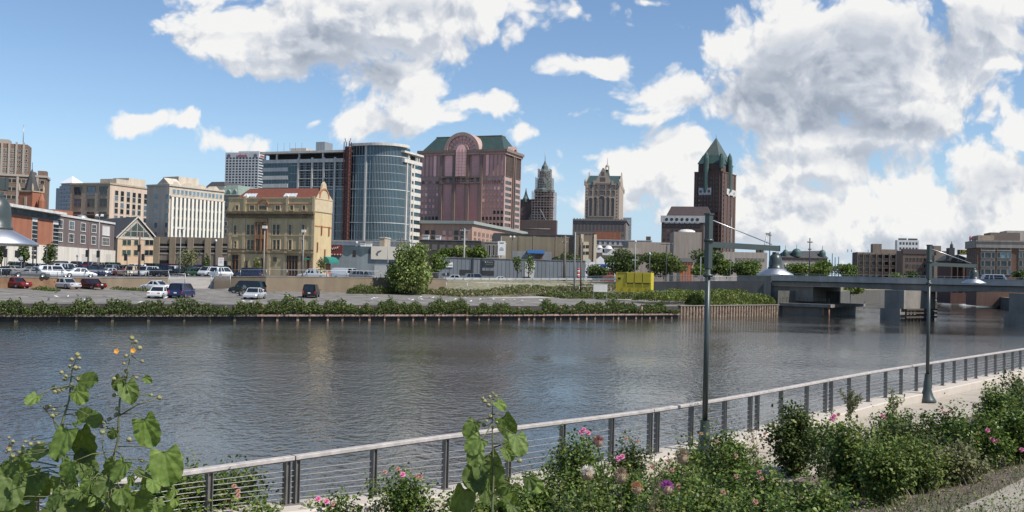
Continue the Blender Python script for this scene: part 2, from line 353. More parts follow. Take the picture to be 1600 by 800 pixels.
# lot surface: strips between the bank and the edge
lot = MB(); lotg = MB()
def bankpt(p):
    best = None
    for a, b in zip(BK[:-1], BK[1:]):
        ab = b-a; t = max(0, min(1, (Vector((p[0], p[1], 0))-a).dot(ab)/ab.length_squared)); q = a+ab*t
        dd = math.hypot(p[0]-q.x, p[1]-q.y)
        if best is None or dd < best[0]: best = (dd, q)
    return best[1]
samples = []
fl = front
for i in range(len(fl)-1):
    for k in range(6): samples.append(fl[i].lerp(fl[i+1], k/6))
samples.append(fl[-1])
i_lotend = 9*6 # sample index where the wall stops (front list index 9)
rows = []
NR = 14
def edge_z(j):
    # the sample's own upper height
    return samples[j].z
for j, s in enumerate(samples):
    q = bankpt(s); row = []
    for k in range(NR+1):
        t = k/NR; X, Y = q.x+(s.x-q.x)*t, q.y+(s.y-q.y)*t
        z = 1.8+.028*math.hypot(X-q.x, Y-q.y)
        if j > i_lotend:
            w = min(1, (j-i_lotend)/5); tt = max(0, (t-.5)/.5); tt = tt*tt*(3-2*tt)
            z = z*(1-w*tt)+(s.z*w*tt)
        row.append((X, Y, z))
    rows.append(row)
def strip(rows, sel):
    vs = [p for r in rows for p in r]; n = len(rows[0]); fs = []
    for j in range(len(rows)-1):
        for k in range(n-1):
            if sel(j, k): fs.append((j*n+k, (j+1)*n+k, (j+1)*n+k+1, j*n+k+1))
    return vs, fs
vs, fs = strip(rows, lambda j, k: j < i_lotend+2 or (j < i_lotend+22 and k < 8))
o = MB().add(vs, fs, 0, True).build('parking_lot', asphalt); o['kind'] = 'structure'
vs, fs = strip(rows, lambda j, k: not (j < i_lotend+2 or (j < i_lotend+22 and k < 8)))
o = MB().add(vs, fs, 0, True).build('embankment', grassm); o['kind'] = 'structure'
def lotz(X, Y, px_right=False): return zlot(X, Y)
def slope_pt(px, t, dz=0):  # a point on the right-hand slope at picture x and fraction t from bank to road
    u = ray(px, 450)[0]
    bestj = min(range(len(samples)), key=lambda j: abs(rows[j][int(round(t*NR))][0]/rows[j][int(round(t*NR))][1]-u))
    return Vector(rows[bestj][int(round(t*NR))])+Vector((0,0,dz))
# pale gravel apron at the right end of the lot
ap = [onlot(x, y) for x, y in ((905, 466), (1040, 471), (1030, 465), (985, 461.5), (930, 459.5), (860, 459), (800, 461), (760, 466))]
MB().add([(p.x, p.y, p.z+.03) for p in ap], [tuple(range(len(ap)))]).build('gravel_apron', gravelm)['kind'] = 'structure'
# upper ground in strips from the edge to the horizon
gl = front[:]
gm = MB(); YS = [8, 25, 45, 70, 110, 170]
ge = []
for p in [P(-2600, 440, 150)]+gl+[P(1216, 446, 190)]:
    u = p.x/p.y; z0 = zU(p.x, p.y) if p.x < 20 else p.z
    if p.x < 0: z0 = min(z0, 4.6)
    row = [(p.x, p.y, z0)]
    for dy in YS:
        Y = p.y+dy; row.append((u*Y, Y, max(zU(u*Y, Y), z0 if p.x > 20 else -9)))
    row.append((u*600, 600, zU(u*600, 600)+.3)); row.append((u*5000, 5000, 5.0)); ge.append(row)
n = len(ge[0]); vs = [p for r in ge for p in r]; fs = []
ramp_j = 5   # strip between list index 5 and 6 is the gate
for j in range(len(ge)-1):
    for k in range(n-1):
        if j == ramp_j and k < 2: continue
        fs.append((j*n+k, (j+1)*n+k, (j+1)*n+k+1, j*n+k+1))
MB().add(vs, fs, 0).build('street', streetm)['kind'] = 'structure'
a0, a1 = WL[4][0], WL[6][0]; b0, b1 = ge[5][2], ge[6][2]
MB().add([tuple(a0), tuple(a1), b1, b0], [(0,1,2,3)]).build('ramp', M('ramp_concrete', (.33,.30,.26), .9, .2, .4))['kind'] = 'structure'
mb = MB()
for g in (ge[5], ge[6]):
    lowz = zlot(g[0][0], g[0][1])
    mb.add([(g[0][0],g[0][1],lowz-.2), g[2], (g[2][0],g[2][1],g[2][2]-.05), g[1], g[0]], [(0,1,3,4)])
mb.build('ramp_side', concd)['kind'] = 'structure'
# brick retaining wall of the lot, two runs either side of the gate
wallm = brickm('tan_brick_wall', (.215, .16, .105), (.20, .165, .12), w=.4, h=.2)
rustw = M('rust_stained_wall', (.24, .14, .08), .9, .4, .5)
def lowwall(pts, name, label, mat):
    mb = MB()
    for (p, zt), (q, zu) in zip(pts[:-1], pts[1:]):
        d = (q-p); d.z = 0; nrm = Vector((-d.y, d.x, 0)).normalized()*.35
        a, b = p-nrm*.0, q-nrm*.0
        mb.hexa([(a.x,a.y,p.z-.3),(b.x,b.y,q.z-.3),(b.x+nrm.x,b.y+nrm.y,q.z-.3),(a.x+nrm.x,a.y+nrm.y,p.z-.3)],
                [(a.x,a.y,zt),(b.x,b.y,zu),(b.x+nrm.x,b.y+nrm.y,zu),(a.x+nrm.x,a.y+nrm.y,zt)], 0)
        c = nrm*.15
        mb.hexa([(a.x-c.x,a.y-c.y,zt+.002),(b.x-c.x,b.y-c.y,zu+.002),(b.x+nrm.x*1.15,b.y+nrm.y*1.15,zu+.002),(a.x+nrm.x*1.15,a.y+nrm.y*1.15,zt+.002)],
                [(a.x-c.x,a.y-c.y,zt+.13),(b.x-c.x,b.y-c.y,zu+.13),(b.x+nrm.x*1.15,b.y+nrm.y*1.15,zu+.13),(a.x+nrm.x*1.15,a.y+nrm.y*1.15,zt+.13)], 1)
    return tag(mb.build(name, [mat, concd]), label, 'wall')
lowwall(WL[0:4], 'retaining_wall', 'rust stained low wall behind the red and silver cars at the left end of the lot', rustw)
lowwall(WL[3:5], 'retaining_wall', 'tan brick retaining wall left of the gate opening', wallm)
lowwall(WL[6:11]+[(RIGHT[0], 4.7)], 'retaining_wall', 'long tan brick retaining wall right of the gate, running to the bushy tree', wallm)

bay = M('worn_bay_paint', (.24, .23, .21), .9, .35, 3)
mb = MB()
for d_ in (13.5, 31):
    for i in range(46):
        if random.random() < .25: continue
        s_ = i*2.75; p = BK[1]+(BK[3]-BK[1]).normalized()*(s_-20); nr_ = ndir*1.0; q0, q1 = p+nr_*(d_-2.6), p+nr_*(d_+2.4)
        z0_, z1_ = zlot(q0.x, q0.y)+.03, zlot(q1.x, q1.y)+.03; t_ = (BK[3]-BK[1]).normalized()*.07
        mb.add([(q0.x-t_.x,q0.y-t_.y,z0_),(q0.x+t_.x,q0.y+t_.y,z0_),(q1.x+t_.x,q1.y+t_.y,z1_),(q1.x-t_.x,q1.y-t_.y,z1_)], [(0,1,2,3)])
mb.build('bay_markings', bay)['kind'] = 'structure'
# sheet-pile bank of the river
rust = M('rusty_steel', (.13, .075, .05), .85, .55, 1.2, bump=.3, hue=(.32, .2, .14))
rusto = M('orange_rusty_steel', (.14, .085, .06), .85, .5, 2.5, bump=.3, hue=(.31, .23, .17))
darkw = M('dark_wet_wall', (.05, .045, .04), .8, .5, .8)
def bank_run(p, q, pitch, name, label, corr, mats):
    d = q-p; n = max(1, int(d.length/pitch)); nr = Vector((d.y, -d.x, 0)).normalized(); t = d.normalized()
    root = thing(name, label, 'river wall', (p.x, p.y, 0)); L0 = Vector((p.x, p.y, 0))
    mb = MB(); a, b = Vector((0,0,0)), q-L0
    mb.hexa([a-nr*.6+Vector((0,0,-1)), b-nr*.6+Vector((0,0,-1)), b+Vector((0,0,-1)), a+Vector((0,0,-1))][::-1],
            [a-nr*.6+Vector((0,0,1.82)), b-nr*.6+Vector((0,0,1.82)), b+Vector((0,0,1.82)), a+Vector((0,0,1.82))][::-1], 0)
    mb.build('backing', mats[0], root)
    mb = MB()
    if corr:
        for i in range(n):
            c = a+t*(i+.5)*pitch; w = pitch*.27
            mb.hexa([c-t*w-nr*.0+Vector((0,0,-.6)), c-t*w*.6+nr*.28+Vector((0,0,-.6)), c+t*w*.6+nr*.28+Vector((0,0,-.6)), c+t*w+Vector((0,0,-.6))],
                    [c-t*w-nr*.0+Vector((0,0,1.75)), c-t*w*.6+nr*.28+Vector((0,0,1.75)), c+t*w*.6+nr*.28+Vector((0,0,1.75)), c+t*w+Vector((0,0,1.75))], 0)
        mb.build('sheet_piling', mats[1], root)
        c = MB(); c.hexa([a-nr*.2+Vector((0,0,1.83)), a+nr*.34+Vector((0,0,1.83)), b+nr*.34+Vector((0,0,1.83)), b-nr*.2+Vector((0,0,1.83))],
                         [a-nr*.2+Vector((0,0,1.97)), a+nr*.34+Vector((0,0,1.97)), b+nr*.34+Vector((0,0,1.97)), b-nr*.2+Vector((0,0,1.97))])
        c.build('capping', concd, root)
    else:
        for i in range(n):
            c = a+t*(i+.3+.5*random.random())*pitch; w = .09+.08*random.random(); zt = random.choice((1.2, 1.7, 1.5, .8, 1.8))
            mb.hexa([c-t*w+Vector((0,0,-.6)), c-t*w+nr*.14+Vector((0,0,-.6)), c+t*w+nr*.14+Vector((0,0,-.6)), c+t*w+Vector((0,0,-.6))],
                    [c-t*w+Vector((0,0,zt)), c-t*w+nr*.14+Vector((0,0,zt)), c+t*w+nr*.14+Vector((0,0,zt)), c+t*w+Vector((0,0,zt))])
        mb.build('piling', mats[1], root)
        w = MB(); z = .5
        w.hexa([a+nr*.15+Vector((0,0,z)), a+nr*.4+Vector((0,0,z)), b+nr*.4+Vector((0,0,z)), b+nr*.15+Vector((0,0,z))],
               [a+nr*.15+Vector((0,0,z+.22)), a+nr*.4+Vector((0,0,z+.22)), b+nr*.4+Vector((0,0,z+.22)), b+nr*.15+Vector((0,0,z+.22))])
        w.build('waler', mats[2], root)
waler = M('rusty_waler', (.22, .14, .11), .85, .4, 1.0, hue=(.30, .22, .18))
bank_run(BK[0], BK[2], 3.2, 'river_wall', 'low dark mossy river wall below the parked cars on the left', False, [darkw, M('mossy_post', (.10,.09,.06), .9, .5, 1), M('pale_waler', (.16,.13,.10), .9, .4, 1)])
bank_run(BK[2], BK[3], 1.9, 'river_wall', 'rusty river wall with upright bars and long rail below the middle of the lot', False, [darkw, rust, waler])
bank_run(BK[3], BK[4], 1.6, 'river_wall', 'rust streaked river wall below the pale gravel apron', False, [darkw, rust, waler])
bank_run(BK[4], BK[5], .95, 'river_wall', 'corrugated orange brown sheet pile wall beside the bridge abutment', True, [darkw, rusto, waler])
# land beyond the bridge on both banks
quaym = M('quay_wall', (.10, .095, .085), .9, .3, .6)
def land(pts, z, name, mat):
    mb = MB(); n = len(pts)
    mb.add([(p[0],p[1],z) for p in pts]+[(p[0],p[1],-1) for p in pts], [tuple(range(n))], 0)
    mb.f += [[i, (i+1)%n, n+(i+1)%n, n+i] for i in range(n)]; mb.m += [1]*n; mb.sm += [False]*n
    mb.build(name, [mat, quaym])['kind'] = 'structure'
def uY(px, Y): return (ray(px, 452)[0]*Y, Y)
land([(BK[5].x, BK[5].y), uY(1312, 189), uY(1330, 270), uY(1380, 370), uY(1440, 520), uY(1486, 900), uY(1490, 5000), uY(1216, 5000), uY(1216, 190)], 4.45, 'far_bank_ground', grassm)
land([uY(1720, 170), uY(1566, 292), uY(1530, 400), uY(1500, 900), uY(1496, 5000), uY(2600, 5000)], 3.4, 'opposite_bank_ground', grassm)
# ------------------------------------------------------------------ bridge
bsteel = M('bridge_girder_paint', (.19, .178, .155), .6, .2, .6)
bconc = M('bridge_parapet_concrete', (.40, .385, .355), .85, .14, .5)
bl, brr = P(1205, 431, 184), P(1600, 437, 160)
bd = (brr-bl); bd.z = 0; bd.normalize(); bn = Vector((-bd.y, bd.x, 0))   # along and back
LEN = 120
br = thing('road_bridge', 'long low road bridge with pale concrete parapet and dark girders crossing the river', 'bridge', (bl.x, bl.y, 0), math.atan2(bd.y, bd.x))
mb = MB().box(0, LEN, -.15, .25, 6.25, 7.2); mb.box(0, LEN, -.22, .32, 7.2, 7.3)
for i in range(int(LEN/6)): mb.box(i*6+.0, i*6+.06, -.17, -.14, 6.3, 7.15)
mb.build('parapet', bconc, br)
MB().box(0, LEN, 17.7, 18.1, 6.25, 7.2).build('parapet', bconc, br)
MB().box(0, LEN, .25, 17.7, 6.0, 6.3).build('deck', streetm, br)
for y in (.35, 4.5, 9, 13.5, 17):
    mb = MB(); n = 24
    for i in range(n):
        x0, x1 = LEN*i/n, LEN*(i+1)/n
        def bot(x):   # haunch near the piers
            return 5.35-.5*max(0, 1-abs(x-27)/16)**2-.6*max(0, 1-abs(x-52)/18)**2
        mb.hexa([(x0,y,bot(x0)),(x1,y,bot(x1)),(x1,y+.3,bot(x1)),(x0,y+.3,bot(x0))], [(x0,y,6.0),(x1,y,6.0),(x1,y+.3,6.0),(x0,y+.3,6.0)])
    mb.box(0, LEN, y-.12, y+.42, 5.95, 6.05)
    mb.build('girder', bsteel, br)
mb = MB()
for i in range(41): mb.tube([(i*3, .05, 7.3), (i*3, .05, 7.62)], .03, 5)
mb.tube([(0,.05,7.62),(LEN,.05,7.62)], .035, 5); mb.build('hand_rail', M('galvanised', (.35,.36,.37), .45, .1, 3, metal=.6), br)
def pier(px, Y, wpx, label, h=5.1):
    p = P(px, 480, Y); w = wpx*Y/F
    t = thing('bridge_pier', label, 'pier', (p.x, p.y, 0), math.atan2(.65, .75)-math.pi/2)
    MB().box(-w/2, w/2, 0, 11, 2.0, h).build('pier_head', concd, t)
    MB().box(-w/2-.5, w/2-.4, -.5, 11, -1, 2.0).build('footing', concd, t)
    f = MB()
    for k in range(9): f.tube([(w/2+.3, .3+k*1.2, -1), (w/2+.2, .3+k*1.2, 1.7+.3*(k % 2))], .13, 7)
    for z in (.5, 1.2, 1.8): f.box(w/2+.42, w/2+.62, -.2, 10.5, z, z+.28)
    f.build('timber_fender', M('fender_timber', (.07,.055,.045), .9, .4, 2), t)
    return t
pier(1397, 166, 32, 'square concrete bridge pier standing in the river, left of the second lamp pole')
pier(1596, 151, 38, 'square concrete bridge pier cut by the right edge, near the last lamp')
# abutment with the walkway under the bridge
ab = thing('bridge_abutment', 'dark concrete abutment under the left end of the bridge with a railed walkway', 'abutment', (bl.x, bl.y, 0), math.atan2(bd.y, bd.x))
MB().box(-.5, 7.5, 1.0, 18, 2.6, 5.3).build('seat_wall', M('abutment_concrete', (.20,.185,.16), .9, .2, .5), ab)
MB().box(.0, 10.2, -2.2, 19, -1, 1.7).build('dock_base', MATS['abutment_concrete'], ab)
MB().box(-.2, 12.0, -3.0, 19, 1.7, 2.25).build('walkway_slab', concd, ab)
mb = MB()
for i in range(16): mb.box(.2+i*.76, .26+i*.76, -2.8, -2.74, 2.25, 3.3)
for z in (2.5, 2.75, 3.0, 3.28): mb.box(.2, 11.7, -2.79, -2.75, z, z+.03)
mb.build('guard_rail', M('dark_rail_paint', (.05,.05,.05), .5), ab)
mb = MB()
for x in (10.6, 11.6): mb.tube([(x, -2.7, -1), (x, -2.7, 1.7)], .16, 8)
mb.build('timber_pile', M('old_timber', (.25,.13,.08), .9, .4, 2), ab)
# approach wall left of the bridge with metal railing on top
aw = [P(1016, 432, 190), P(1120, 431.5, 188), P(1205, 431, 184)]
root = thing('approach_wall', 'long grey concrete retaining wall rising to the bridge behind the yellow container', 'wall', (aw[0].x, aw[0].y, 0))
mb = MB(); rl = MB(); ptl = [P(880, 441, 197), aw[0], aw[1], aw[2]]
tops = [4.9, 5.75, 6.0, 7.15]
seg = [(P(872,441,197), 4.9), (P(1000, 441, 191), 5.55), (P(1152, 441, 187), 5.75)]
o0 = Vector((aw[0].x, aw[0].y, 0))
for (p, z0), (q, z1) in zip(seg[:-1], seg[1:]):
    d = q-p; d.z = 0; nr = Vector((-d.y, d.x, 0)).normalized()*.4
    p2, q2 = p-o0, q-o0
    mb.hexa([(p2.x,p2.y,1.5),(q2.x,q2.y,1.5),(q2.x+nr.x,q2.y+nr.y,1.5),(p2.x+nr.x,p2.y+nr.y,1.5)], [(p2.x,p2.y,z0),(q2.x,q2.y,z1),(q2.x+nr.x,q2.y+nr.y,z1),(p2.x+nr.x,p2.y+nr.y,z0)])
    k = int(d.length/1.6)
    for i in range(k):
        c = p2.lerp(q2, i/k); z = z0+(z1-z0)*i/k; rl.box(c.x-.03, c.x+.03, c.y, c.y+.06, z, z+1.15)
    for dz in (.3, .55, .8, 1.1): rl.tube([(p2.x,p2.y+.03,z0+dz),(q2.x,q2.y+.03,z1+dz)], .03 if dz < 1 else .06, 5)
p2, q2 = seg[2][0]-o0, aw[2]-o0
mb.hexa([(p2.x,p2.y,1.5),(q2.x,q2.y,1.5),(q2.x,q2.y+.4,1.5),(p2.x,p2.y+.4,1.5)], [(p2.x,p2.y,7.1),(q2.x,q2.y,7.2),(q2.x,q2.y+.4,7.2),(p2.x,p2.y+.4,7.1)])
mb.build('wall_face', M('approach_concrete', (.25,.23,.195), .9, .12, .4), root); rl.build('railing', MATS['galvanised'], root)
MB().hexa([(aw[0].x,aw[0].y+.4,3),(bl.x,bl.y+.3,3),(bl.x+8,bl.y+17,3),(aw[0].x,aw[0].y+22,3)], [(aw[0].x,aw[0].y+.4,5.5),(bl.x,bl.y+.3,6.25),(bl.x+8,bl.y+17,6.25),(aw[0].x,aw[0].y+22,5.5)]).build('bridge_approach', streetm)['kind'] = 'structure'

# ------------------------------------------------------------------ near bank
RAILPX = [(287.5, 735), (698, 679), (1017, 640), (1175, 614.5), (1360, 580), (1600, 544)]
ZT = 2.93
_iy = [(x, 1/onz(x, y, ZT).y) for x, y in RAILPX]
def railpt(px):
    xs = [a for a, b in _iy]; ys = [b for a, b in _iy]
    if px < xs[0]: i = 0
    elif px > xs[-1]: i = len(xs)-2
    else: i = max(k for k in range(len(xs)-1) if xs[k] <= px)
    t = (px-xs[i])/(xs[i+1]-xs[i])
    iy = ys[i]+(ys[i+1]-ys[i])*t
    if 0 <= i < len(xs)-1 and xs[0] <= px <= xs[-1]:   # smooth
        iy = float(np.interp(px, xs, ys))
    Y = 1/iy; yy = 434+.0244*(px-800)+F*(EYE-ZT)*iy
    u = ray(px, yy)[0]; return Vector((u*Y, Y, 0))
def railcurve():
    pts = [railpt(x) for x in range(290, 1600, 15)]
    for _ in range(14): pts = [pts[0]]+[(a+b*2+c)/4 for a, b, c in zip(pts[:-2], pts[1:-1], pts[2:])]+[pts[-1]]
    d0 = (pts[0]-pts[6]).normalized(); d1 = (pts[-1]-pts[-7]).normalized()
    return [pts[0]+d0*30, pts[0]+d0*12, pts[0]+d0*4]+pts+[pts[-1]+d1*10, pts[-1]+d1*60, pts[-1]+d1*160]
RC = railcurve()
def kerbz(p): return 2.0+max(0, min(.35, (p.y < 17)*(17-p.y)*.09))
def rnormal(i):
    d = (RC[min(i+1, len(RC)-1)]-RC[max(i-1, 0)]).normalized(); return Vector((d.y, -d.x, 0))
def rdist(X, Y):
    best = 1e9; q = Vector((X, Y, 0))
    for a, b in zip(RC[:-1], RC[1:]):
        ab = b-a; t = max(0, min(1, (q-a).dot(ab)/ab.length_squared)); e = (a+ab*t-q).length
        if e < best: best = e; side = (q-(a+ab*t)).dot(Vector((ab.y, -ab.x, 0)))
    return best if side > 0 else -best
def znear(r):
    if r < 3.2: return 1.70
    if r < 4: return 1.70+(r-3.2)*.15
    return min(4.05, 1.82+(r-4)*.215)
def strip_surface(rs, zf, name, mat, kind='structure'):
    vs = []; n = len(rs)
    for i, p in enumerate(RC):
        nn = rnormal(i)
        for r in rs:
            q = p+nn*r; vs.append((q.x, q.y, zf(r, p)))
    fs = [(i*n+k, i*n+k+1, (i+1)*n+k+1, (i+1)*n+k) for i in range(len(RC)-1) for k in range(n-1)]
    o = MB().add(vs, fs, 0, True).build(name, mat); o['kind'] = kind; return o
walkm = M('walkway_concrete', (.36, .315, .255), .85, .12, 1.5, bump=.15)
strip_surface([.5, 1.5, 2.75], lambda r, p: 1.70, 'walkway', walkm)
jm = MB()
for i in range(2, len(RC)-2):
    if i % 2: continue
    p, nn_ = RC[i], rnormal(i); d_ = Vector((-nn_.y, nn_.x, 0))*.012; a_, c_ = p+nn_*.47, p+nn_*2.72
    jm.add([(a_.x-d_.x,a_.y-d_.y,1.704),(a_.x+d_.x,a_.y+d_.y,1.704),(c_.x+d_.x,c_.y+d_.y,1.704),(c_.x-d_.x,c_.y-d_.y,1.704)], [(0,1,2,3)])
jm.build('walkway_joints', M('joint_filler', (.10,.09,.08), .9))['kind'] = 'structure'
strip_surface([2.7, 3.2, 4, 5, 6, 7, 8, 9, 10, 11.5, 13, 14.5, 18, 25, 45], lambda r, p: znear(r)+.015, 'planting_bed', mulchm)
# kerb with wide coping along the river, one long body
vs = []; prof = [(-.25, -1.5), (-.25, 0), (.42, 0), (.45, -.03), (.45, -.6)]
for i, p in enumerate(RC):
    nn = rnormal(i); kz = kerbz(p)
    for r, z in prof: q = p+nn*r; vs.append((q.x, q.y, kz+z))
n = len(prof); fs = [(i*n+k, i*n+k+1, (i+1)*n+k+1, (i+1)*n+k) for i in range(len(RC)-1) for k in range(n-1)]
MB().add(vs, fs).build('kerb', M('kerb_concrete', (.46, .41, .35), .85, .1, 2, bump=.12))['kind'] = 'structure'
# pale path that enters at the lower right corner
def slope_hit(px, py):
    u, v = ray(px, py); Y = 2.0
    while Y < 80:
        X = u*Y; z = EYE+v*Y; r = rdist(X, Y)
        if z <= znear(r)+.01: return Vector((X, Y, znear(r)))
        Y += .1
    return Vector((u*Y, Y, 1.7))
pp = [slope_hit(x, y) for x, y in ((1497, 800), (1548, 776), (1600, 752), (1660, 726))]
q2 = [p+Vector((2.6, -1.9, 0)) for p in pp]; q2 = [Vector((q.x, q.y, znear(rdist(q.x, q.y)))) for q in q2]
dd = (pp[0]-pp[1]).normalized(); pp = [pp[0]+dd*3]+pp; q2 = [q2[0]+dd*3]+q2
MB().add([tuple(p+Vector((0,0,.05))) for p in pp]+[tuple(q+Vector((0,0,.09))) for q in q2], [(i, i+1, 6+i-0, 5+i) for i in range(4)]).build('garden_path', walkm)['kind'] = 'structure'

# railing: posts, weathered timber top rail, steel cables
POSTX = [-40, 60, 185, 330, 451, 466, 586, 698, 796, 880, 956, 1016, 1027, 1080, 1132, 1172, 1183, 1220, 1260, 1289, 1298, 1326, 1356, 1383, 1407, 1431, 1453, 1472, 1490, 1508, 1524, 1540, 1554, 1568, 1581, 1593, 1604, 1616, 1630, 1646]
def nearest_on_rc(q):
    best = None
    for a, b in zip(RC[:-1], RC[1:]):
        ab = b-a; t = max(0, min(1, (q-a).dot(ab)/ab.length_squared)); e = a+ab*t; d = (e-q).length
        if best is None or d < best[0]: best = (d, e, ab.normalized())
    return best[1], best[2]
railing = thing('riverside_railing', 'long metal cable railing with pale timber top rail on the near kerb', 'railing', (RC[3].x, RC[3].y, 0))
R0 = Vector((RC[3].x, RC[3].y, 0))
postm = M('railing_steel', (.20, .19, .18), .45, .2, 4, metal=.4)
seen_p = []
for x in POSTX:
    # intersect the picture column with the curve
    u = ray(x, 640)[0]; hit = None
    for a, b in zip(RC[:-1], RC[1:]):
        fa, fb = a.x-u*a.y, b.x-u*b.y
        if fa*fb <= 0 and a.y > 0: hit = a.lerp(b, fa/(fa-fb)) if fa != fb else a; t = (b-a).normalized(); break
    if hit is None: continue
    kz = kerbz(hit); ang = math.atan2(t.y, t.x)
    mb = MB()
    h = ZT-.07-kz
    mb.box(-.04, -.03, -.048, .048, 0, h); mb.box(.03, .04, -.048, .048, 0, h); mb.box(-.03, .03, -.008, .008, 0, h); mb.box(-.09, .09, -.09, .09, 0, .015)
    mb.build('post', postm, railing, Vector((hit.x, hit.y, kz))-R0, ang)
    seen_p.append(hit)
mb = MB(); t2 = MB()
cuts = [railpt(x) for x in (458, 1021, 1293)]
step = [RC[i] for i in range(0, len(RC)-2)]
def sweep(pts, prof):
    vs = []; n = len(prof)
    for i, p in enumerate(pts):
        d = (pts[min(i+1, len(pts)-1)]-pts[max(i-1, 0)]).normalized(); nn = Vector((d.y, -d.x, 0))
        for r, z in prof: q = p+nn*r-R0; vs.append((q.x, q.y, z))
    return vs, [(i*n+k, i*n+(k+1)%n, (i+1)*n+(k+1)%n, (i+1)*n+k) for i in range(len(pts)-1) for k in range(n)]+[tuple(range(n)), tuple(range((len(pts)-1)*n, len(pts)*n))]
railwood = M('weathered_rail_timber', (.40, .365, .34), .7, .28, 6, bump=.2, bscale=60)
segs = []; cur = []
ci = 0
for p in step:
    while ci < len(cuts) and p.y > cuts[ci].y and cur:
        c, t = nearest_on_rc(cuts[ci]); cur.append(c-t*.012); segs.append(cur); cur = [c+t*.012]; ci += 1
    cur.append(p)
segs.append(cur)
for sgm in segs:
    vs, fs = sweep(sgm, [(-.065, ZT-.055), (.065, ZT-.055), (.065, ZT-.010), (.055, ZT), (-.055, ZT), (-.065, ZT-.010)])
    MB().add(vs, fs).build('top_rail', railwood, railing)
    vs, fs = sweep(sgm, [(-.05, ZT-.075), (.05, ZT-.075), (.05, ZT-.0555), (-.05, ZT-.0555)])
    MB().add(vs, fs).build('rail_bracket', postm, railing)
cabm = M('steel_cable', (.40, .38, .37), .5, .05, 5, metal=.6)
for k in range(6):
    pts = [Vector((p.x-R0.x, p.y-R0.y, kerbz(p)+.09+(k*.108)*(ZT-.07-kerbz(p))/.86)) for p in step]
    MB().tube(pts, .0055, 5, cap=False).build('cable', cabm, railing)

# lamp poles with a hanging bell shade
lampm = M('lamp_green_black', (.045, .058, .055), .38, .15, 3, spec=.5)
zincm = M('spun_aluminium', (.58, .59, .61), .42, .12, 2.5, metal=.95)
def lamp(px, Y, adir, label, z0=1.72):
    p = P(px, 540, Y); p.z = z0
    t = thing('street_lamp', label, 'street lamp', p, math.atan2(adir[1], adir[0]), 'lamps along the near walkway')
    H = 7.05-z0
    m1 = MB(); m1.lathe([(.0,0),(.30,0),(.30,.04),(.27,.10),(.20,.22),(.14,.42),(.118,.7),(.105,.75),(.095,.95)], n=12); m1.build('base', lampm, t)
    m1 = MB(); m1.tube([(0,0,.85),(0,0,H-1.1)], [.060,.055], 8); m1.box(-.062,.062,-.062,.062,H-1.15,H); m1.box(-.08,.08,-.08,.08,H,H+.03)
    for z in (H-.55, H-1.3): m1.lathe([(.09,z-.03),(.105,z-.03),(.105,z+.03),(.09,z+.03)], n=12)
    m1.build('pole', lampm, t)
    m1 = MB(); m1.box(0, 2.33, -.05, .05, H-.695, H-.575); m1.box(2.31,2.34,-.055,.055,H-.70,H-.57); m1.build('arm', lampm, t)
    MB().tube([(.05,0,H-.1),(2.1,0,H-.55)], .012, 6).build('stay_rod', zincm, t)
    lx = 2.24; zb = 5.80-z0
    top = H-.72-zb
    MB().lathe([(.0,top),(.07,top),(.075,top-.05),(.05,top-.09),(.055,top-.17),(.09,top-.19),(.10,top-.22)], (lx,0,zb), 16).build('neck', lampm, t)
    MB().lathe([(.02,.50),(.07,.485),(.115,.445),(.14,.38),(.148,.28),(.148,.19),(.165,.18),(.165,.155),(.12,.15)], (lx,0,zb), 20).build('lamp_housing', lampm, t)
    s = MB().lathe([(.13,.175),(.15,.165),(.17,.15),(.40,.03),(.405,.0),(.392,.0),(.38,.022),(.15,.14)], (lx,0,zb), 32).build('lamp_shade', zincm, t)
    MB().lathe([(.0,.03),(.07,.04),(.09,.08),(.09,.14)], (lx,0,zb), 14).build('bulb_glass', M('frosted_glass', (.7,.7,.68), .3, .05), t)
    return t
lamp(-468, 8.47, (.77, .64), 'nearest lamp whose big grey bell shade is cut by the left edge', 1.72)
lamp(1104, 21.2, (.80, .60), 'dark lamp pole in the middle right with arm toward the bridge and stay rod')
lamp(1450, 33.9, (.89, .45), 'farthest lamp pole standing by the kerb in front of the bridge piers')
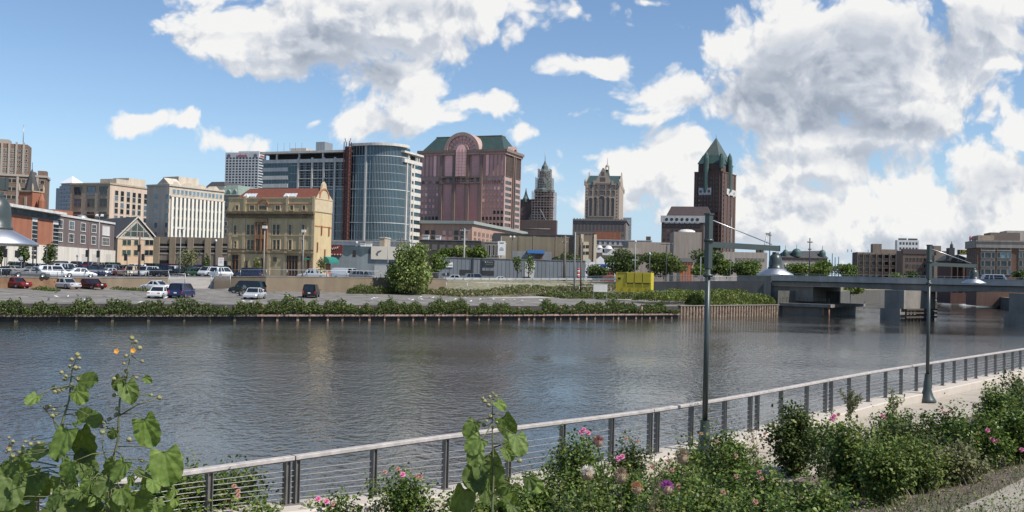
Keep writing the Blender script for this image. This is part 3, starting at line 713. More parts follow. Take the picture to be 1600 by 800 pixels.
# ------------------------------------------------------------------ buildings
WINCAP = 90
wframe = M('pale_window_frame', (.50,.47,.42), .7)
dframe = M('dark_window_frame', (.08,.075,.07), .6)
pane = glassm('window_pane')
pane2 = glassm('blue_pane', (.04,.075,.095), .06, .5)
class B:
    def __init__(s, label, cat, near, pxn, pyT, pxa, pxb, D, rot, z0, wall, w=None, d=None, name='building', group=None, body=True, hh=None):
        r = R(rot); c, sn = math.cos(r), math.sin(r); s.r = r; s.z0 = z0
        p = P(pxn, pyT, D); s.h = (p.z-z0) if hh is None else hh
        def hit(px, dx, dy, py=400):
            u = ray(px, pyT)[0]; return (u*p.y-p.x)/(dx-u*dy)
        if near == 'R':
            s.w = w or hit(pxa, -c, -sn); s.d = d or hit(pxb, -sn, c); o = Vector((p.x-c*s.w, p.y-sn*s.w, z0))
        else:
            s.w = w or hit(pxb, c, sn); s.d = d or hit(pxa, -sn, c); o = Vector((p.x, p.y, z0))
        s.o = o; s.c, s.sn = c, sn; s.n = 0; s.rest = MB(); s.restm = []; s.wall = wall
        s.e = thing(name, label, cat, o, r, group); s.cache = {}
        if body: s.box('wall', 0, s.w, 0, s.d, -3, s.h, wall)
    def box(s, name, x0, x1, y0, y1, z0, z1, mat, parent=None):
        return MB().box(x0, x1, y0, y1, z0, z1).build(name, mat, parent or s.e)
    def line(s, face):
        c, sn, w, d = s.c, s.sn, s.w, s.d
        if face == 'F': return s.o, Vector((c, sn, 0))
        if face == 'R': return s.o+Vector((c*w, sn*w, 0)), Vector((-sn, c, 0))
        return s.o+Vector((-sn*d, c*d, 0)), Vector((sn, -c, 0))
    def s_at(s, face, px, py=380):
        A, t = s.line(face); u = ray(px, py)[0]; return (u*A.y-A.x)/(t.x-u*t.y)
    def z_at(s, face, px, py):
        A, t = s.line(face); k = s.s_at(face, px, py); Y = A.y+t.y*k; return EYE+ray(px, py)[1]*Y-s.z0
    def q(s, face, k, o, z):
        if face == 'F': return (k, -o, z)
        if face == 'R': return (s.w+o, k, z)
        return (-o, s.d-k, z)
    def fb(s, mb, face, s0, s1, z0, z1, o0, o1, mat=0):
        a, b = s.q(face, s0, o0, 0), s.q(face, s1, o1, 0); return mb.box(a[0], b[0], a[1], b[1], z0, z1, mat)
    def band(s, name, faces, z0, z1, o, mat, o0=-.05):
        mb = MB(); x0 = -o if 'L' in faces else 0; x1 = s.w+o if 'R' in faces else s.w
        if 'F' in faces: mb.box(x0, x1, -o, o0*-1, z0, z1)
        if 'R' in faces: mb.box(s.w-.05, s.w+o, .05, s.d, z0, z1)
        if 'L' in faces: mb.box(-o, .05, .05, s.d, z0, z1)
        return mb.build(name, mat, s.e)
    def win(s, face, k, z, ww, wh, pm=None, fm=None, ft=.12, fo=.08, detail=False, cross=False, name='window', nx=1, ny=1, arch=False):
        """window centred at k along the face, sill height z"""
        pm = pm or pane; fm = fm or wframe
        key = (round(ww,2), round(wh,2), pm.name, fm.name, ft, fo, nx, ny, name, arch)
        def geo(mb, fr, mats_off=1):
            if arch:
                n = 10; pts = [(-ww/2, -.02, 0), (ww/2, -.02, 0)]+[(ww/2*math.cos(math.pi*i/n), -.02, wh-ww/2+ww/2*math.sin(math.pi*i/n)) for i in range(n+1)]
                mb.ext(pts, (0, .03, 0), 0)
                for i in range(n):
                    a0, a1 = math.pi*i/n, math.pi*(i+1)/n; zc = wh-ww/2; r0, r1 = ww/2, ww/2+ft
                    fr.hexa([(r0*math.cos(a0),-fo,zc+r0*math.sin(a0)),(r1*math.cos(a0),-fo,zc+r1*math.sin(a0)),(r1*math.cos(a1),-fo,zc+r1*math.sin(a1)),(r0*math.cos(a1),-fo,zc+r0*math.sin(a1))],
                            [(r0*math.cos(a0),0.01,zc+r0*math.sin(a0)),(r1*math.cos(a0),0.01,zc+r1*math.sin(a0)),(r1*math.cos(a1),0.01,zc+r1*math.sin(a1)),(r0*math.cos(a1),0.01,zc+r0*math.sin(a1))], mats_off)
            else:
                mb.box(-ww/2, ww/2, -.02, .01, 0, wh, 0)
                if ft: fr.box(-ww/2-ft, ww/2+ft, -fo, .01, wh, wh+ft, mats_off)
            if ft:
                zt = wh-ww/2 if arch else wh
                fr.box(-ww/2-ft, -ww/2, -fo, .01, 0, zt, mats_off); fr.box(ww/2, ww/2+ft, -fo, .01, 0, zt, mats_off)
                fr.box(-ww/2-ft, ww/2+ft, -fo-.04, .01, -ft, 0, mats_off)
                t = min(.06, ft*.5)
                for i in range(1, nx): x = -ww/2+ww*i/nx; fr.box(x-t/2, x+t/2, -.045, 0, 0, wh-(.2 if arch else 0), mats_off)
                for i in range(1, ny): zz = wh*i/ny; fr.box(-ww/2, ww/2, -.042, 0, zz-t/2, zz+t/2, mats_off)
        pos = s.q(face, k, 0, z); rz = {'F': 0, 'R': math.pi/2, 'L': -math.pi/2}[face]
        if s.n >= WINCAP:
            mb = MB(); geo(mb, mb); c, q = math.cos(rz), math.sin(rz)
            s.rest.add([(pos[0]+x*c-y*q, pos[1]+x*q+y*c, pos[2]+zz) for x, y, zz in mb.v], mb.f, 0)
            s.rest.m[-len(mb.f):] = mb.m; s.restm = [pm, fm]; return
        s.n += 1
        if key not in s.cache:
            mb = MB()
            if detail:
                fr = MB(); geo(mb, fr, 0); s.cache[key] = (mb.mesh(name, [pm]), fr.mesh('window_frame', [fm]))
            else: geo(mb, mb); s.cache[key] = (mb.mesh(name, [pm, fm]), None)
        a, b = s.cache[key]; o = ob(name, a, s.e, pos, rz)
        if b: ob('window_frame', b, o)
    def grid(s, face, ks, zs, ww, wh, **kw):
        for z in zs:
            for k in ks: s.win(face, k, z, ww, wh, **kw)
    def lin(s, a, b, n): return [a+(b-a)*(i+.5)/n for i in range(n)]
    def end(s):
        if s.rest.v: s.rest.build('window', s.restm, s.e)['kind'] = 'stuff'
        return s
def hiproof(b, x0, x1, y0, y1, z0, z1, ix, iy, mat, name='roof'):
    return MB().hexa([(x0,y0,z0),(x1,y0,z0),(x1,y1,z0),(x0,y1,z0)], [(x0+ix,y0+iy,z1),(x1-ix,y0+iy,z1),(x1-ix,y1-iy,z1),(x0+ix,y1-iy,z1)]).build(name, mat, b.e)

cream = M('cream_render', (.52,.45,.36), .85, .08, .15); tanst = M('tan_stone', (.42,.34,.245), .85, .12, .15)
brownb = M('brown_brick', (.19,.125,.09), .9, .15, .2); redb = M('red_brick', (.33,.13,.075), .9, .12, .3); greyb = M('grey_brown_brick', (.15,.115,.11), .9, .1, .3)
whitest = M('white_stone', (.62,.60,.56), .8, .06, .2); limest = M('limestone', (.50,.46,.40), .85, .08, .2)
slate = M('dark_slate', (.06,.06,.062), .8, .2, .4); roofgrey = M('grey_flat_roof', (.20,.20,.19), .9, .15, .4)

# 1 brown high-rise, upper left
b = B('tall brown apartment tower with pale vertical ribs at the upper left edge', 'tower', 'R', 43, 226, -60, 0, 650, 18, 8, brownb, d=18)
mb = MB(); rib = M('pale_rib', (.36,.31,.26), .85)
for k in b.lin(0, b.w, 9): b.fb(mb, 'F', k-.6, k+.6, 0, b.h+1.2, 0, .7)
mb.build('rib', rib, b.e)
zs = [b.h-5-3.1*i for i in range(14)]
b.grid('F', [x for x in b.lin(b.w*.45, b.w, 15)], zs, 1.7, 1.5, fm=rib, ft=.3)
b.box('penthouse', b.w*.3, b.w*.7, 3, 14, b.h, b.h+3, rib); b.end()
MB().tube([(b.w*.9, 8, b.h), (b.w*.9, 8, b.h+14)], .25, 5).build('antenna', MATS['galvanised'], b.e)
# 2 brown block behind the church
b = B('brown brick apartment block with rows of small dark windows behind the church steeple', 'apartment block', 'R', 72, 276, -60, 0, 420, 20, 6, brownb, d=16)
zs = [b.h-3.2-3.45*i for i in range(9)]
b.grid('F', b.lin(b.w*.42, b.w-.5, 10), zs, 1.5, 1.5, fm=rib, ft=.12, pm=glassm('black_pane', (.012,.013,.014), .1))
mb = MB()
for px in (27, 58, -5): k = b.s_at('F', px, 300); b.fb(mb, 'F', k-.45, k+.45, -1, b.h+.2, 0, .3)
mb.build('pier', rib, b.e); b.band('cornice', 'FR', b.h-.5, b.h+.4, .4, rib)
for px0, px1, t in ((37, 50, 2), (54, 68, 2.6), (20, 27, 2)):
    b.box('roof_housing', b.s_at('F', px0), b.s_at('F', px1), 3, 9, b.h, b.h+t, brownb)
b.end()
# 3 church
p = P(47, 360, 330); t = thing('church', 'red brick church tower with thin dark pointed spire', 'church', (p.x, p.y, 6), R(-14)); s5 = 330/F
zt = P(47, 299, 330).z-6; za = P(48, 262, 330).z-6
MB().box(-2.6,2.6,-2.6,2.6,-3,zt).build('tower', redb, t)
mb = MB()
for z in (zt-.3, zt-7.5): mb.box(-2.85,2.85,-2.85,2.85,z,z+.4)
for x in (-2.6,2.6):
    for y in (-2.6,2.6): mb.lathe([(.35,zt),(.35,zt+1.2),(0,zt+2.6)], (x,y,0), 6)
mb.build('stone_trim', tanst, t)
MB().lathe([(2.3,zt+.3),(1.2,zt+4.5),(.35,za-1.2),(.0,za)], n=8, smooth=False).build('spire', slate, t)
MB().tube([(0,0,za-.4),(0,0,za+1.8)], .09, 5).build('finial', slate, t)
MB().box(-.5,.5,-2.72,-2.55,zt-5.5,zt-2).build('louvre', tanst, t)
MB().box(3.2,10,-1,18,-3,zt-6).build('nave', redb, t); MB().lathe([(1.1,zt-8),(1.1,zt-3.2),(0,zt-.3)], (4.9,-1,0), 8, smooth=False).build('turret', redb, t)
# 4 grey tower with white pyramid
b = B('slim grey stepped office tower with a white pyramid top far behind the brown blocks', 'tower', 'R', 113, 290, 93, 0, 900, -30, 8, M('grey_concrete_tower', (.36,.37,.39), .8, .05, .1), d=14)
b.box('side_wing', -9, 0, 3, 16, -3, b.h-1.5, b.wall); b.grid('F', b.lin(1.5, b.w-1.5, 4), [b.h-4-3.6*i for i in range(13)], 1.6, 1.6, ft=0)
b.box('upper_tier', 1, b.w-1, 1, 12, b.h, b.h+2.4, b.wall)
mb = MB().add([(-.5,-.5,b.h+2.4),(b.w+.5,-.5,b.h+2.4),(b.w+.5,13,b.h+2.4),(-.5,13,b.h+2.4),(b.w/2,6.5,b.h+9.5)], [(0,1,4),(1,2,4),(2,3,4),(3,0,4),(3,2,1,0)]); mb.build('pyramid_roof', M('white_roof', (.75,.76,.76), .5), b.e)
for i in range(11): b.band('floor_band', 'F', b.h-5-3.6*i, b.h-4.4-3.6*i, .25, M('floor_band_grey', (.45,.46,.47), .8)) if i < 6 else 0
b.end()
# 5 school along the side street
b = B('long red and grey brick school with white base and white roof overhang', 'school', 'R', -30, 318, 0, 180, 193, 4, 6.2, greyb, w=30, name='school_building')
zt = b.z_at('R', 90, 338); top = b.h
b.h = top
k88 = b.s_at('R', 88, 350)
b.box('brick_wing', b.w-.5, b.w+.35, 0, k88, 1, top-1.2, redb)
b.box('white_base', b.w-.3, b.w+.5, -.2, b.d+.02, -3, b.z_at('R', 130, 388), M('white_masonry', (.66,.61,.53), .85, .05, .3))
b.box('roof_overhang', b.w-9, b.w+1.8, -2, k88+1.5, top+.15, top+.75, whitest)
b.box('clerestory', b.w-.4, b.w+.2, 0, k88, top-1.2, top+.15, glassm('clerestory_glass', (.12,.16,.17), .15))
b.box('parapet', b.w-8, b.w+.25, k88, b.d, top+.0, top+.5, whitest)
# stair tower glazing strips
for px0, px1 in ((47, 55), (80, 88)):
    s0, s1 = b.s_at('R', px0, 360), b.s_at('R', px1, 360)
    mb = MB(); b.fb(mb, 'R', s0, s1, .5, top-1.3, .36, .45, 1)
    n = 9
    for i in range(n): z = 1+(top-3)*i/n; b.fb(mb, 'R', s0, s1, z, z+.75, .45, .5, 0)
    mb.build('stair_glazing', [pane, whitest], b.e)
z1, z0_ = b.z_at('R', 130, 349), b.z_at('R', 130, 368)
for px in (94, 112, 130, 147):
    k = b.s_at('R', px, 350)
    for zz in (z1-1.9, z0_-1.9): b.win('R', k, zz, 3.0, 1.9, pm=pane, fm=whitest, ft=.18, detail=True, nx=3, ny=2)
k = b.s_at('R', 166, 350)
b.win('R', k, z1-2.3, 5.5, 2.4, pm=whitest, fm=whitest, ft=.1, detail=True); b.win('R', k, z0_-1.9, 5.5, 1.9, fm=whitest, ft=.18, detail=True, nx=5, ny=2)
for px in (129, 145, 166): k = b.s_at('R', px, 400); MB().box(b.w+.5, b.w+.56, k-2, k+2, -.5, b.z_at('R', px, 397)).build('garage_door', M('pale_door', (.5,.47,.43), .7), b.e)
mb = MB(); b.fb(mb, 'R', b.s_at('R', 19, 400), b.s_at('R', 36, 400), 1.2, 2.6, .5, .56); mb.build('shop_window', pane, b.e)
MB().lathe([(1.6,0),(1.5,.7),(.9,1.3),(0,1.5)], (b.w-4, b.s_at('R', 152, 350), top+.3), 12).build('roof_vent', MATS['galvanised'], b.e); b.end()
# 6 tan hotel block with dark left face
b = B('tan block with a shaded left face and sunlit right face of paired windows', 'apartment block', 'R', 172, 287, 110, 236, 330, -21, 6, tanst)
zs = [b.z_at('R', 172, y)-1.4 for y in (297.5, 306, 316.5, 326, 337, 347, 358)]
ks = []
for px in (181.5, 190.5, 200, 209, 217.5, 227, 234): ks.append(b.s_at('R', px, 320))
b.grid('R', ks, zs, 1.5, 1.6, fm=cream, ft=.12); MB().box(b.w-.05, b.w+.02, 0.1, b.d, -3, b.h+.1).build('sunlit_face', M('sunlit_tan_render', (.56,.44,.34), .85, .05, .2), b.e)  # paler sheet over the right face, sunlight put into its colour
for px in (121, 142, 161): b.grid('F', [b.s_at('F', px, 320)], zs[::2], 3.2, 2.6, fm=M('dark_tan', (.22,.17,.12), .9), ft=.2, nx=2, ny=2)
b.band('cornice', 'FR', b.h-.2, b.h+.35, .3, tanst); b.band('floor_band', 'F', zs[3]-.8, zs[3]-.4, .2, MATS['dark_tan'])
for (x0,x1,y0,y1,hh) in ((b.w-9, b.w-2, 5, 11, 2.2), (b.w-10, b.w-3, 12, 20, 3.2)): b.box('penthouse', x0, x1, y0, y1, b.h, b.h+hh, cream)
b.end()
# 7 cream hotel with piers
b = B('big cream hotel with tall white piers and green window strips on its sunlit side', 'hotel', 'R', 265, 288.5, 230, 350.5, 300, -30, 6, cream)
n = 13; ks = b.lin(1, b.d-.6, n); mb = MB(); gs = MB()
green = glassm('green_pane', (.06,.10,.085), .15)
ztop = b.h-3.6
for i in range(n+1): k = 1+(b.d-1.6)*i/n; b.fb(mb, 'R', k-.42, k+.42, -3, ztop, 0, .55)
mb.build('pier', M('white_pier', (.68,.64,.56), .8), b.e)
for j in range(8):
    for k in ks: b.win('R', k, ztop-2.9-2.95*j, .95, 2.1, pm=green, fm=M('green_frame', (.15,.22,.18), .6), ft=.08, fo=.05)
b.grid('R', ks, [b.h-2.6], 1.0, 1.3, ft=.1); 
b.grid('F', [b.s_at('F', px, 330) for px in (244, 261)], [b.h-4.2-2.95*i for i in range(9)], 1.3, 1.5, ft=.1)
b.band('cornice', 'FR', b.h-.35, b.h+.2, .35, cream); b.band('cornice', 'R', ztop, ztop+.35, .6, cream)
g = MB()
for a, c in ((-.2, b.w*.45),): pass
kx = b.s_at('F', 246, 300)
g.ext([(kx-.5,-.1,b.h),(b.w+.2,-.1,b.h),((kx+b.w)/2,-.1,b.h+2.2)], (0,5,0)); 
for i in range(4): k = b.d*(.12+.24*i); g.ext([(b.w+.1,k-1.6,b.h),(b.w+.1,k+1.6,b.h),(b.w+.1,k,b.h+1.2)], (-3,0,0))
g.build('gable', cream, b.e); b.box('penthouse', 0, b.w*.7, 6, 14, b.h, b.h+3.2, cream)
b.end()
# 8 gabled hall
b = B('small peach hall with a glazed gable and steep dark slate roof beside the school', 'hall', 'L', 184, 371, 0, 243, 282, 43, 6.2, M('peach_render', (.55,.40,.27), .85, .08, .3), d=32)
ap_z = b.z_at('F', 215, 341)
g = MB().ext([(.3,0,b.h),(b.w-.3,0,b.h),(b.w/2,0,ap_z)], (0,.5,0)); g.build('gable_wall', M('gable_stone', (.40,.36,.30), .85), b.e)
g = MB().ext([(1.4,-.05,b.h+.5),(b.w-1.4,-.05,b.h+.5),(b.w/2,-.05,ap_z-1.2)], (0,.1,0))
for x in (.3,.5,.7): pass
g.build('gable_glazing', glassm('grey_green_glass', (.07,.10,.09), .15), b.e)
g = MB()
for i in range(1, 6): x = b.w*i/6; hz = b.h+(ap_z-b.h)*(1-abs(2*x/b.w-1))-.6; g.box(x-.08, x+.08, -.12, -.04, b.h+.3, hz)
g.box(1, b.w-1, -.12, -.04, b.h+1.9, b.h+2.05); g.build('glazing_bar', M('gable_stone'), b.e)
sl_ = MB()
for sgn in (0, 1):
    xe, xc = (-.5, b.w/2) if sgn == 0 else (b.w+.5, b.w/2)
    sl_.ext([(xe,-.35,b.h-.3),(xc,-.35,ap_z+.15),(xc,-.35,ap_z+.5),(xe,-.35,b.h+.05)], (0,b.d+.5,0))
sl_.build('roof', slate, b.e)
v = MB()
for sgn in (-1, 1): v.ext([(b.w/2+sgn*(b.w/2+.6),-.55,b.h-.35),(b.w/2,-.55,ap_z+.2),(b.w/2,-.55,ap_z+.65),(b.w/2+sgn*(b.w/2+.6),-.55,b.h+.1)], (0,.18,0))
v.build('barge_board', M('pale_trim', (.55,.50,.42), .8), b.e)
for px in (194.5, 201, 212.5, 229.5, 236):
    k = b.s_at('F', px, 390)
    for y in (383, 399): b.win('F', k, b.z_at('F', px, y), 1.15, 1.5, pm=green if px < 215 else pane, fm=tanst, ft=.12, detail=True)
b.band('floor_band', 'F', b.h-.3, b.h, .15, MATS['pale_trim']); b.end()
# 9 parking garage
b = B('brown concrete parking garage with long dark slots below the cream hotel', 'parking garage', 'R', 357, 372, 243, 0, 262, -6, 5.6, M('garage_concrete', (.19,.16,.125), .9, .15, .2), d=20, name='parking_garage')
blk = M('garage_void', (.008,.008,.008), 1)
cols = [(247,268), (272,296), (299,324), (327,343), (344,356)]
for (x0, x1) in cols:
    for y in (381, 391):
        mb = MB(); s0, s1 = b.s_at('F', x0, y), b.s_at('F', x1, y); z = b.z_at('F', x0, y); b.fb(mb, 'F', s0, s1, z-.6, z+.1, 0, .03); b.fb(mb, 'F', s0, s1, z-1.0, z-.6, 0, .12, 1)
        mb.build('slot_opening', [blk, M('garage_spandrel', (.30,.27,.23), .9)], b.e)
mb = MB()
for px in (245, 270, 298, 325, 343): k = b.s_at('F', px, 390); b.fb(mb, 'F', k-.8, k+.8, -2, b.h-.1, 0, .35)
mb.build('pier', M('garage_pier', (.27,.215,.15), .9, .1, .3), b.e)
mb = MB(); b.fb(mb, 'F', b.s_at('F', 250, 400), b.s_at('F', 275, 400), -1, 2.4, 0, .05); b.fb(mb, 'F', b.s_at('F', 344, 400), b.s_at('F', 357, 400), -1, 2.6, .0, .05); mb.build('entrance', blk, b.e); b.end()
# 10 green roofed block
b = B('tan block with pale green copper roof and dormers left of the yellow brewery', 'apartment block', 'R', 372, 305, 343, 0, 420, -21, 6, tanst, d=22)
hiproof(b, -.6, b.w+.6, -.6, b.d, b.h, b.h+4.5, 2.5, 3, M('green_copper', (.20,.26,.22), .7, .15, .5))
b.grid('F', b.lin(.5, b.w-.5, 4), [b.h-3-3.3*i for i in range(5)], 1.4, 1.6, ft=.12)
mb = MB()
for k in b.lin(0, b.w, 3): mb.ext([(k-1,-.4,b.h+.1),(k+1,-.4,b.h+.1),(k+1,-.4,b.h+1.5),(k,-.4,b.h+2.5),(k-1,-.4,b.h+1.5)], (0,2.5,0))
mb.build('dormer', MATS['green_copper'], b.e); b.end()
b = B('distant pale block with dark lattice roof between the cream hotel and the bank tower', 'apartment block', 'R', 351, 291, 322, 0, 520, -21, 6, cream, d=20)
hiproof(b, 0, b.w, 0, b.d, b.h, b.h+2.6, 2, 2, slate); b.grid('F', b.lin(.5, b.w-.5, 5), [b.h-3.6], 1.3, 1.6, ft=.1); b.end()
# 11 bank tower
bankw = M('bank_white', (.52,.52,.52), .7, .04, .05)
b = B('tall white office tower with a dense window grid and red bank lettering', 'office tower', 'R', 404.5, 238, 352.5, 416, 1400, -14, 8, bankw)
fl = 3.85; zs = [b.h-9.4-fl*i for i in range(30)]
b.grid('F', b.lin(.5, b.w-.5, 10), zs[:9], 3.3, 2.4, ft=0, pm=glassm('black_pane'))
b.grid('R', b.lin(.8, b.d-.8, 8), zs[:9], 3.0, 2.4, ft=0, pm=glassm('black_pane'))
mb = MB()
for z in zs[9:]:
    for k in b.lin(.5, b.w-.5, 10): b.fb(mb, 'F', k-1.65, k+1.65, z, z+2.4, 0, .05)
    for k in b.lin(.8, b.d-.8, 8): b.fb(mb, 'R', k-1.5, k+1.5, z, z+2.4, 0, .05)
mb.build('window', glassm('black_pane'), b.e)['kind'] = 'stuff'
b.box('roof_housing', b.w*.35, b.w*.97, 4, b.d-4, b.h, b.h+2.3, MATS['floor_band_grey'])
ul = M('sign_red', (.42,.05,.06), .6); um = M('sign_grey', (.12,.13,.15), .6)
text_mesh('lettering', 'usbank', 6.2, ul, b.e, (b.w*.5, -.25, b.h-4.4), (R(90),0,0), .15)
for k in (.1, .9): MB().ext([(b.w*k-2.6,-.2,b.h-6.6),(b.w*k+2.6,-.2,b.h-6.6),(b.w*k+2.6,-.2,b.h-3.2),(b.w*k,-.2,b.h-1.8),(b.w*k-2.6,-.2,b.h-3.2)], (0,.15,0)).build('logo_shield', um, b.e)
text_mesh('lettering', 'usbank', 5.2, ul, b.e, (b.w+.25, b.d*.5, b.h-4.4), (R(90),0,R(90)), .15)
b.end()
# 12 glass tower, rounded corner
gl_b = M('tower_glass', (.022,.052,.068), .09, .5, .12, metal=.12, spec=.9)
slab = M('tower_slab', (.60,.57,.51), .8, .05, .3); mull = M('mullion', (.30,.36,.38), .4, .1, 1, metal=.3)
b = B('glass apartment tower under construction with a rounded corner and cream bands', 'apartment tower', 'R', 617, 224, 413, 657.5, 372, -21, 6, gl_b, body=False)
w, d, h = b.w, b.d, b.h; RAD = 9.0; FL = h/15.4; k545 = b.s_at('F', 547, 300)
hl = h-2.2; # left wing height
arc = [(w-RAD+RAD*math.sin(a), RAD-RAD*math.cos(a)) for a in [R(90)*i/12 for i in range(13)]]
MB().box(0, k545, 0, d, -3, hl-3.2).build('glass_body', gl_b, b.e)
MB().prism([(k545,0)]+arc+[(w,d-9),(k545,d-9)], -3, h-.6).build('glass_body', gl_b, b.e)
MB().box(w-20, w, d-9, d+.0, -3, h-6.4).build('glass_body', gl_b, b.e)
MB().prism([(k545-.5,-.8)]+[(w-RAD+(RAD+1.3)*math.sin(a), RAD-(RAD+1.3)*math.cos(a)) for a in [R(90)*i/12 for i in range(13)]]+[(w+1.3,d-12),(k545-.5,d-12)], h-.6, h+.4).build('roof_slab', slab, b.e)
# floor lines and mullions, front and curve and side
fl_ = MB(); mu = MB()
zf = [FL*i for i in range(1, 15)]
for i, z in enumerate(zf):
    t = .26 if (i % 4 == 1) else .12; o = .2 if (i % 4 == 1) else .08
    if z < hl-4: fl_.box(b.s_at('F', 452, 300), k545, -o, .0, z, z+t)
    ar = [(w-RAD+(RAD+o)*math.sin(a), RAD-(RAD+o)*math.cos(a)) for a in [R(90)*j/12 for j in range(13)]]
    fl_.prism([(k545,-o)]+ar+[(w+o,d-9),(w-1,d-9),(w-1,RAD)]+[(k545,1)], z, z+t)
fl_.build('floor_line', M('floor_line', (.50,.51,.50), .6), b.e)
for i in range(22):
    x = k545+(w-RAD-k545)*i/8
    if i <= 8: mu.box(x-.07, x+.07, -.16, 0, 0, h-.6)
for j in range(25):
    a = R(90)*j/24; x, y = w-RAD+(RAD+.08)*math.sin(a), RAD-(RAD+.08)*math.cos(a); mu.tube([(x,y,0),(x,y,h-.6)], .085, 4, cap=False)
for j in range(12): y = RAD+(d-9-RAD)*j/11; mu.box(w, w+.14, y-.07, y+.07, 0, h-3)
for i in range(30): x = k545*i/30; mu.box(x-.05, x+.05, -.1, 0, 0, hl-3.2)
mu.build('mullion', mull, b.e)
# white pilasters
pl = MB()
for px in (466, 487.5, 505.5, 523, 540): k = b.s_at('F', px, 300); pl.box(k-.38, k+.38, -.6, 0, -1, hl-2.5)
for px in (561, 568): k = b.s_at('F', 571, 300); 
pl.box(k-.35, k+.35, -.45, 0, -1, h-.6)
for y in (RAD+1, RAD+(d-RAD)*.36, RAD+(d-RAD)*.55): pl.box(w, w+.5, y-.35, y+.35, -1, h-5)
pl.build('pilaster', slab, b.e)
# cream spandrels on the left, open balconies
k0, k1 = 0, b.s_at('F', 449.5, 300); sp_ = MB()
for i in range(1, 14):
    z = hl-3.2-FL*i-1.25
    if z > 0: sp_.box(-.3, k1, -.35, 0, z, z+1.5)
for i in range(1, 15):
    z = h-6.4-FL*i*.97+.2
    if z > 0: sp_.box(w-.2, w+.35, d-8.6, d+.4, z, z+1.5)
sp_.build('spandrel', slab, b.e)
MB().box(-.4, k545, -.5, 0, hl-4.4, hl-3.0).build('spandrel', slab, b.e)
MB().box(w-.3, w+.7, RAD-2, d+.5, h-6.2, h-4.8).build('spandrel', slab, b.e)
# penthouse floor with open terraces
dk = M('dark_interior', (.03,.03,.032), .8)
MB().box(.8, k545, 2.5, d-2, hl-3.2, hl-.7).build('penthouse_glazing', dk, b.e)
MB().box(-1.2, k545+.5, -1.2, d, hl-.7, hl+.15).build('roof_slab', slab, b.e)
pl = MB()
for px in (414.5, 433, 468, 505, 541): k = b.s_at('F', px, 240); pl.box(k-.3, k+.3, -.3, .3, hl-3.1, hl-.7)
for y in (RAD+2, RAD+9, d-2): pl.box(w-.2, w+.5, y-.3, y+.3, h-4.9, h-2.5)
pl.build('terrace_column', slab, b.e)
MB().box(w-9, w+1.2, RAD-3, d+.6, h-2.6, h-1.9).build('roof_slab', slab, b.e)
MB().box(w-8, w-1.8, RAD, d-1, h-5, h-2.6).build('penthouse_glazing', dk, b.e)
# three storeys of open balconies between the pilasters
pxs = (466, 487.5, 505.5, 523, 540)
for i in range(3):
    for a, c in zip(pxs[:-1], pxs[1:]):
        s0, s1 = b.s_at('F', a, 300)+.4, b.s_at('F', c, 300)-.4; z = hl-4.4-FL*(i+1)+.2
        mb = MB(); mb.box(s0, s1, -.04, .02, z, z+FL-.35, 0); mb.box(s0, s1, -.55, 0, z-.15, z+.1, 1)
        m_ = (s0+s1)/2; mb.box(m_-.6, m_+.3, -.10, -.03, z+.1, z+FL-.4, 2); mb.box(s0, s1, -.52, -.48, z+1.0, z+1.06, 1)
        mb.build('balcony', [dk, slab, M('balcony_door', (.14,.17,.18), .3)], b.e)
for i in range(3):
    mb = MB(); y0, y1 = RAD+(d-RAD)*.36+.5, RAD+(d-RAD)*.55-.4; z = h-6.4-FL*(i+1); mb.box(w-.02, w+.04, y0, y1, z+.3, z+FL-.4, 0); mb.box(w, w+.5, y0, y1, z, z+.3, 1); mb.build('balcony', [dk, slab], b.e)
MB().box(k545+1, b.s_at('F', 569, 300)-.5, -.05, .0, h-4.6, h-.8).build('open_bay', dk, b.e)
for (x0, x1, y, hh, mt) in ((434, 459, 9, 2.6, limest), (472, 486, 10, 5.0, MATS['galvanised'])):
    b.box('roof_plant', b.s_at('F', x0, 220), b.s_at('F', x1, 220), y, y+6, hl+.15, hl+.15+hh, mt)
mb = MB()
for px in (425, 435, 444, 453, 463, 489, 493, 498): k = b.s_at('F', px, 220); mb.tube([(k,4,hl),(k,4,hl+4.2)], .06, 4)
mb.build('rebar_post', dframe, b.e)
MB().box(-4, w+6, -5, 0-.1, -4, 4.2).build('podium', limest, b.e)
hoist = thing('construction_hoist', 'red construction hoist mast climbing the front of the glass tower', 'hoist', b.e.matrix_basis.to_translation(), b.r)
k = b.s_at('F', 545.5, 300); hr = M('hoist_red', (.095,.04,.035), .7, .2, 1); mb = MB()
hoist.location = b.o+Vector((b.c*k+b.sn*2, b.sn*k-b.c*2, 0))
for x in (-1.1, 1.1):
    for y in (-.8, .8): mb.box(x-.12, x+.12, y-.12, y+.12, 0, h+.8)
n = int(h/1.6)
for i in range(n):
    z = i*1.6; mb.box(-1.1, 1.1, -.9, -.8, z, z+.18); s_ = 1 if i % 2 else -1; mb.tube([(-1.1*s_,-.8,z),(1.1*s_,-.8,z+1.6)], .09, 4)
    mb.box(1.05, 1.15, -.8, .8, z, z+.15)
mb.build('mast', hr, hoist); MB().box(-.9,.9,-.5,1.2,0,h-1).build('hoist_screen', hr, hoist)
MB().box(-1.3,1.3,-1.2,.8,h*.05,h*.05+2.4).build('hoist_cage', hr, hoist)
mb = MB()
for x in (-1, 1): mb.tube([(x*.8,0,h+.6),(x*1.3,0,h+2.2)], .15, 4)
mb.build('mast_top', hr, hoist)
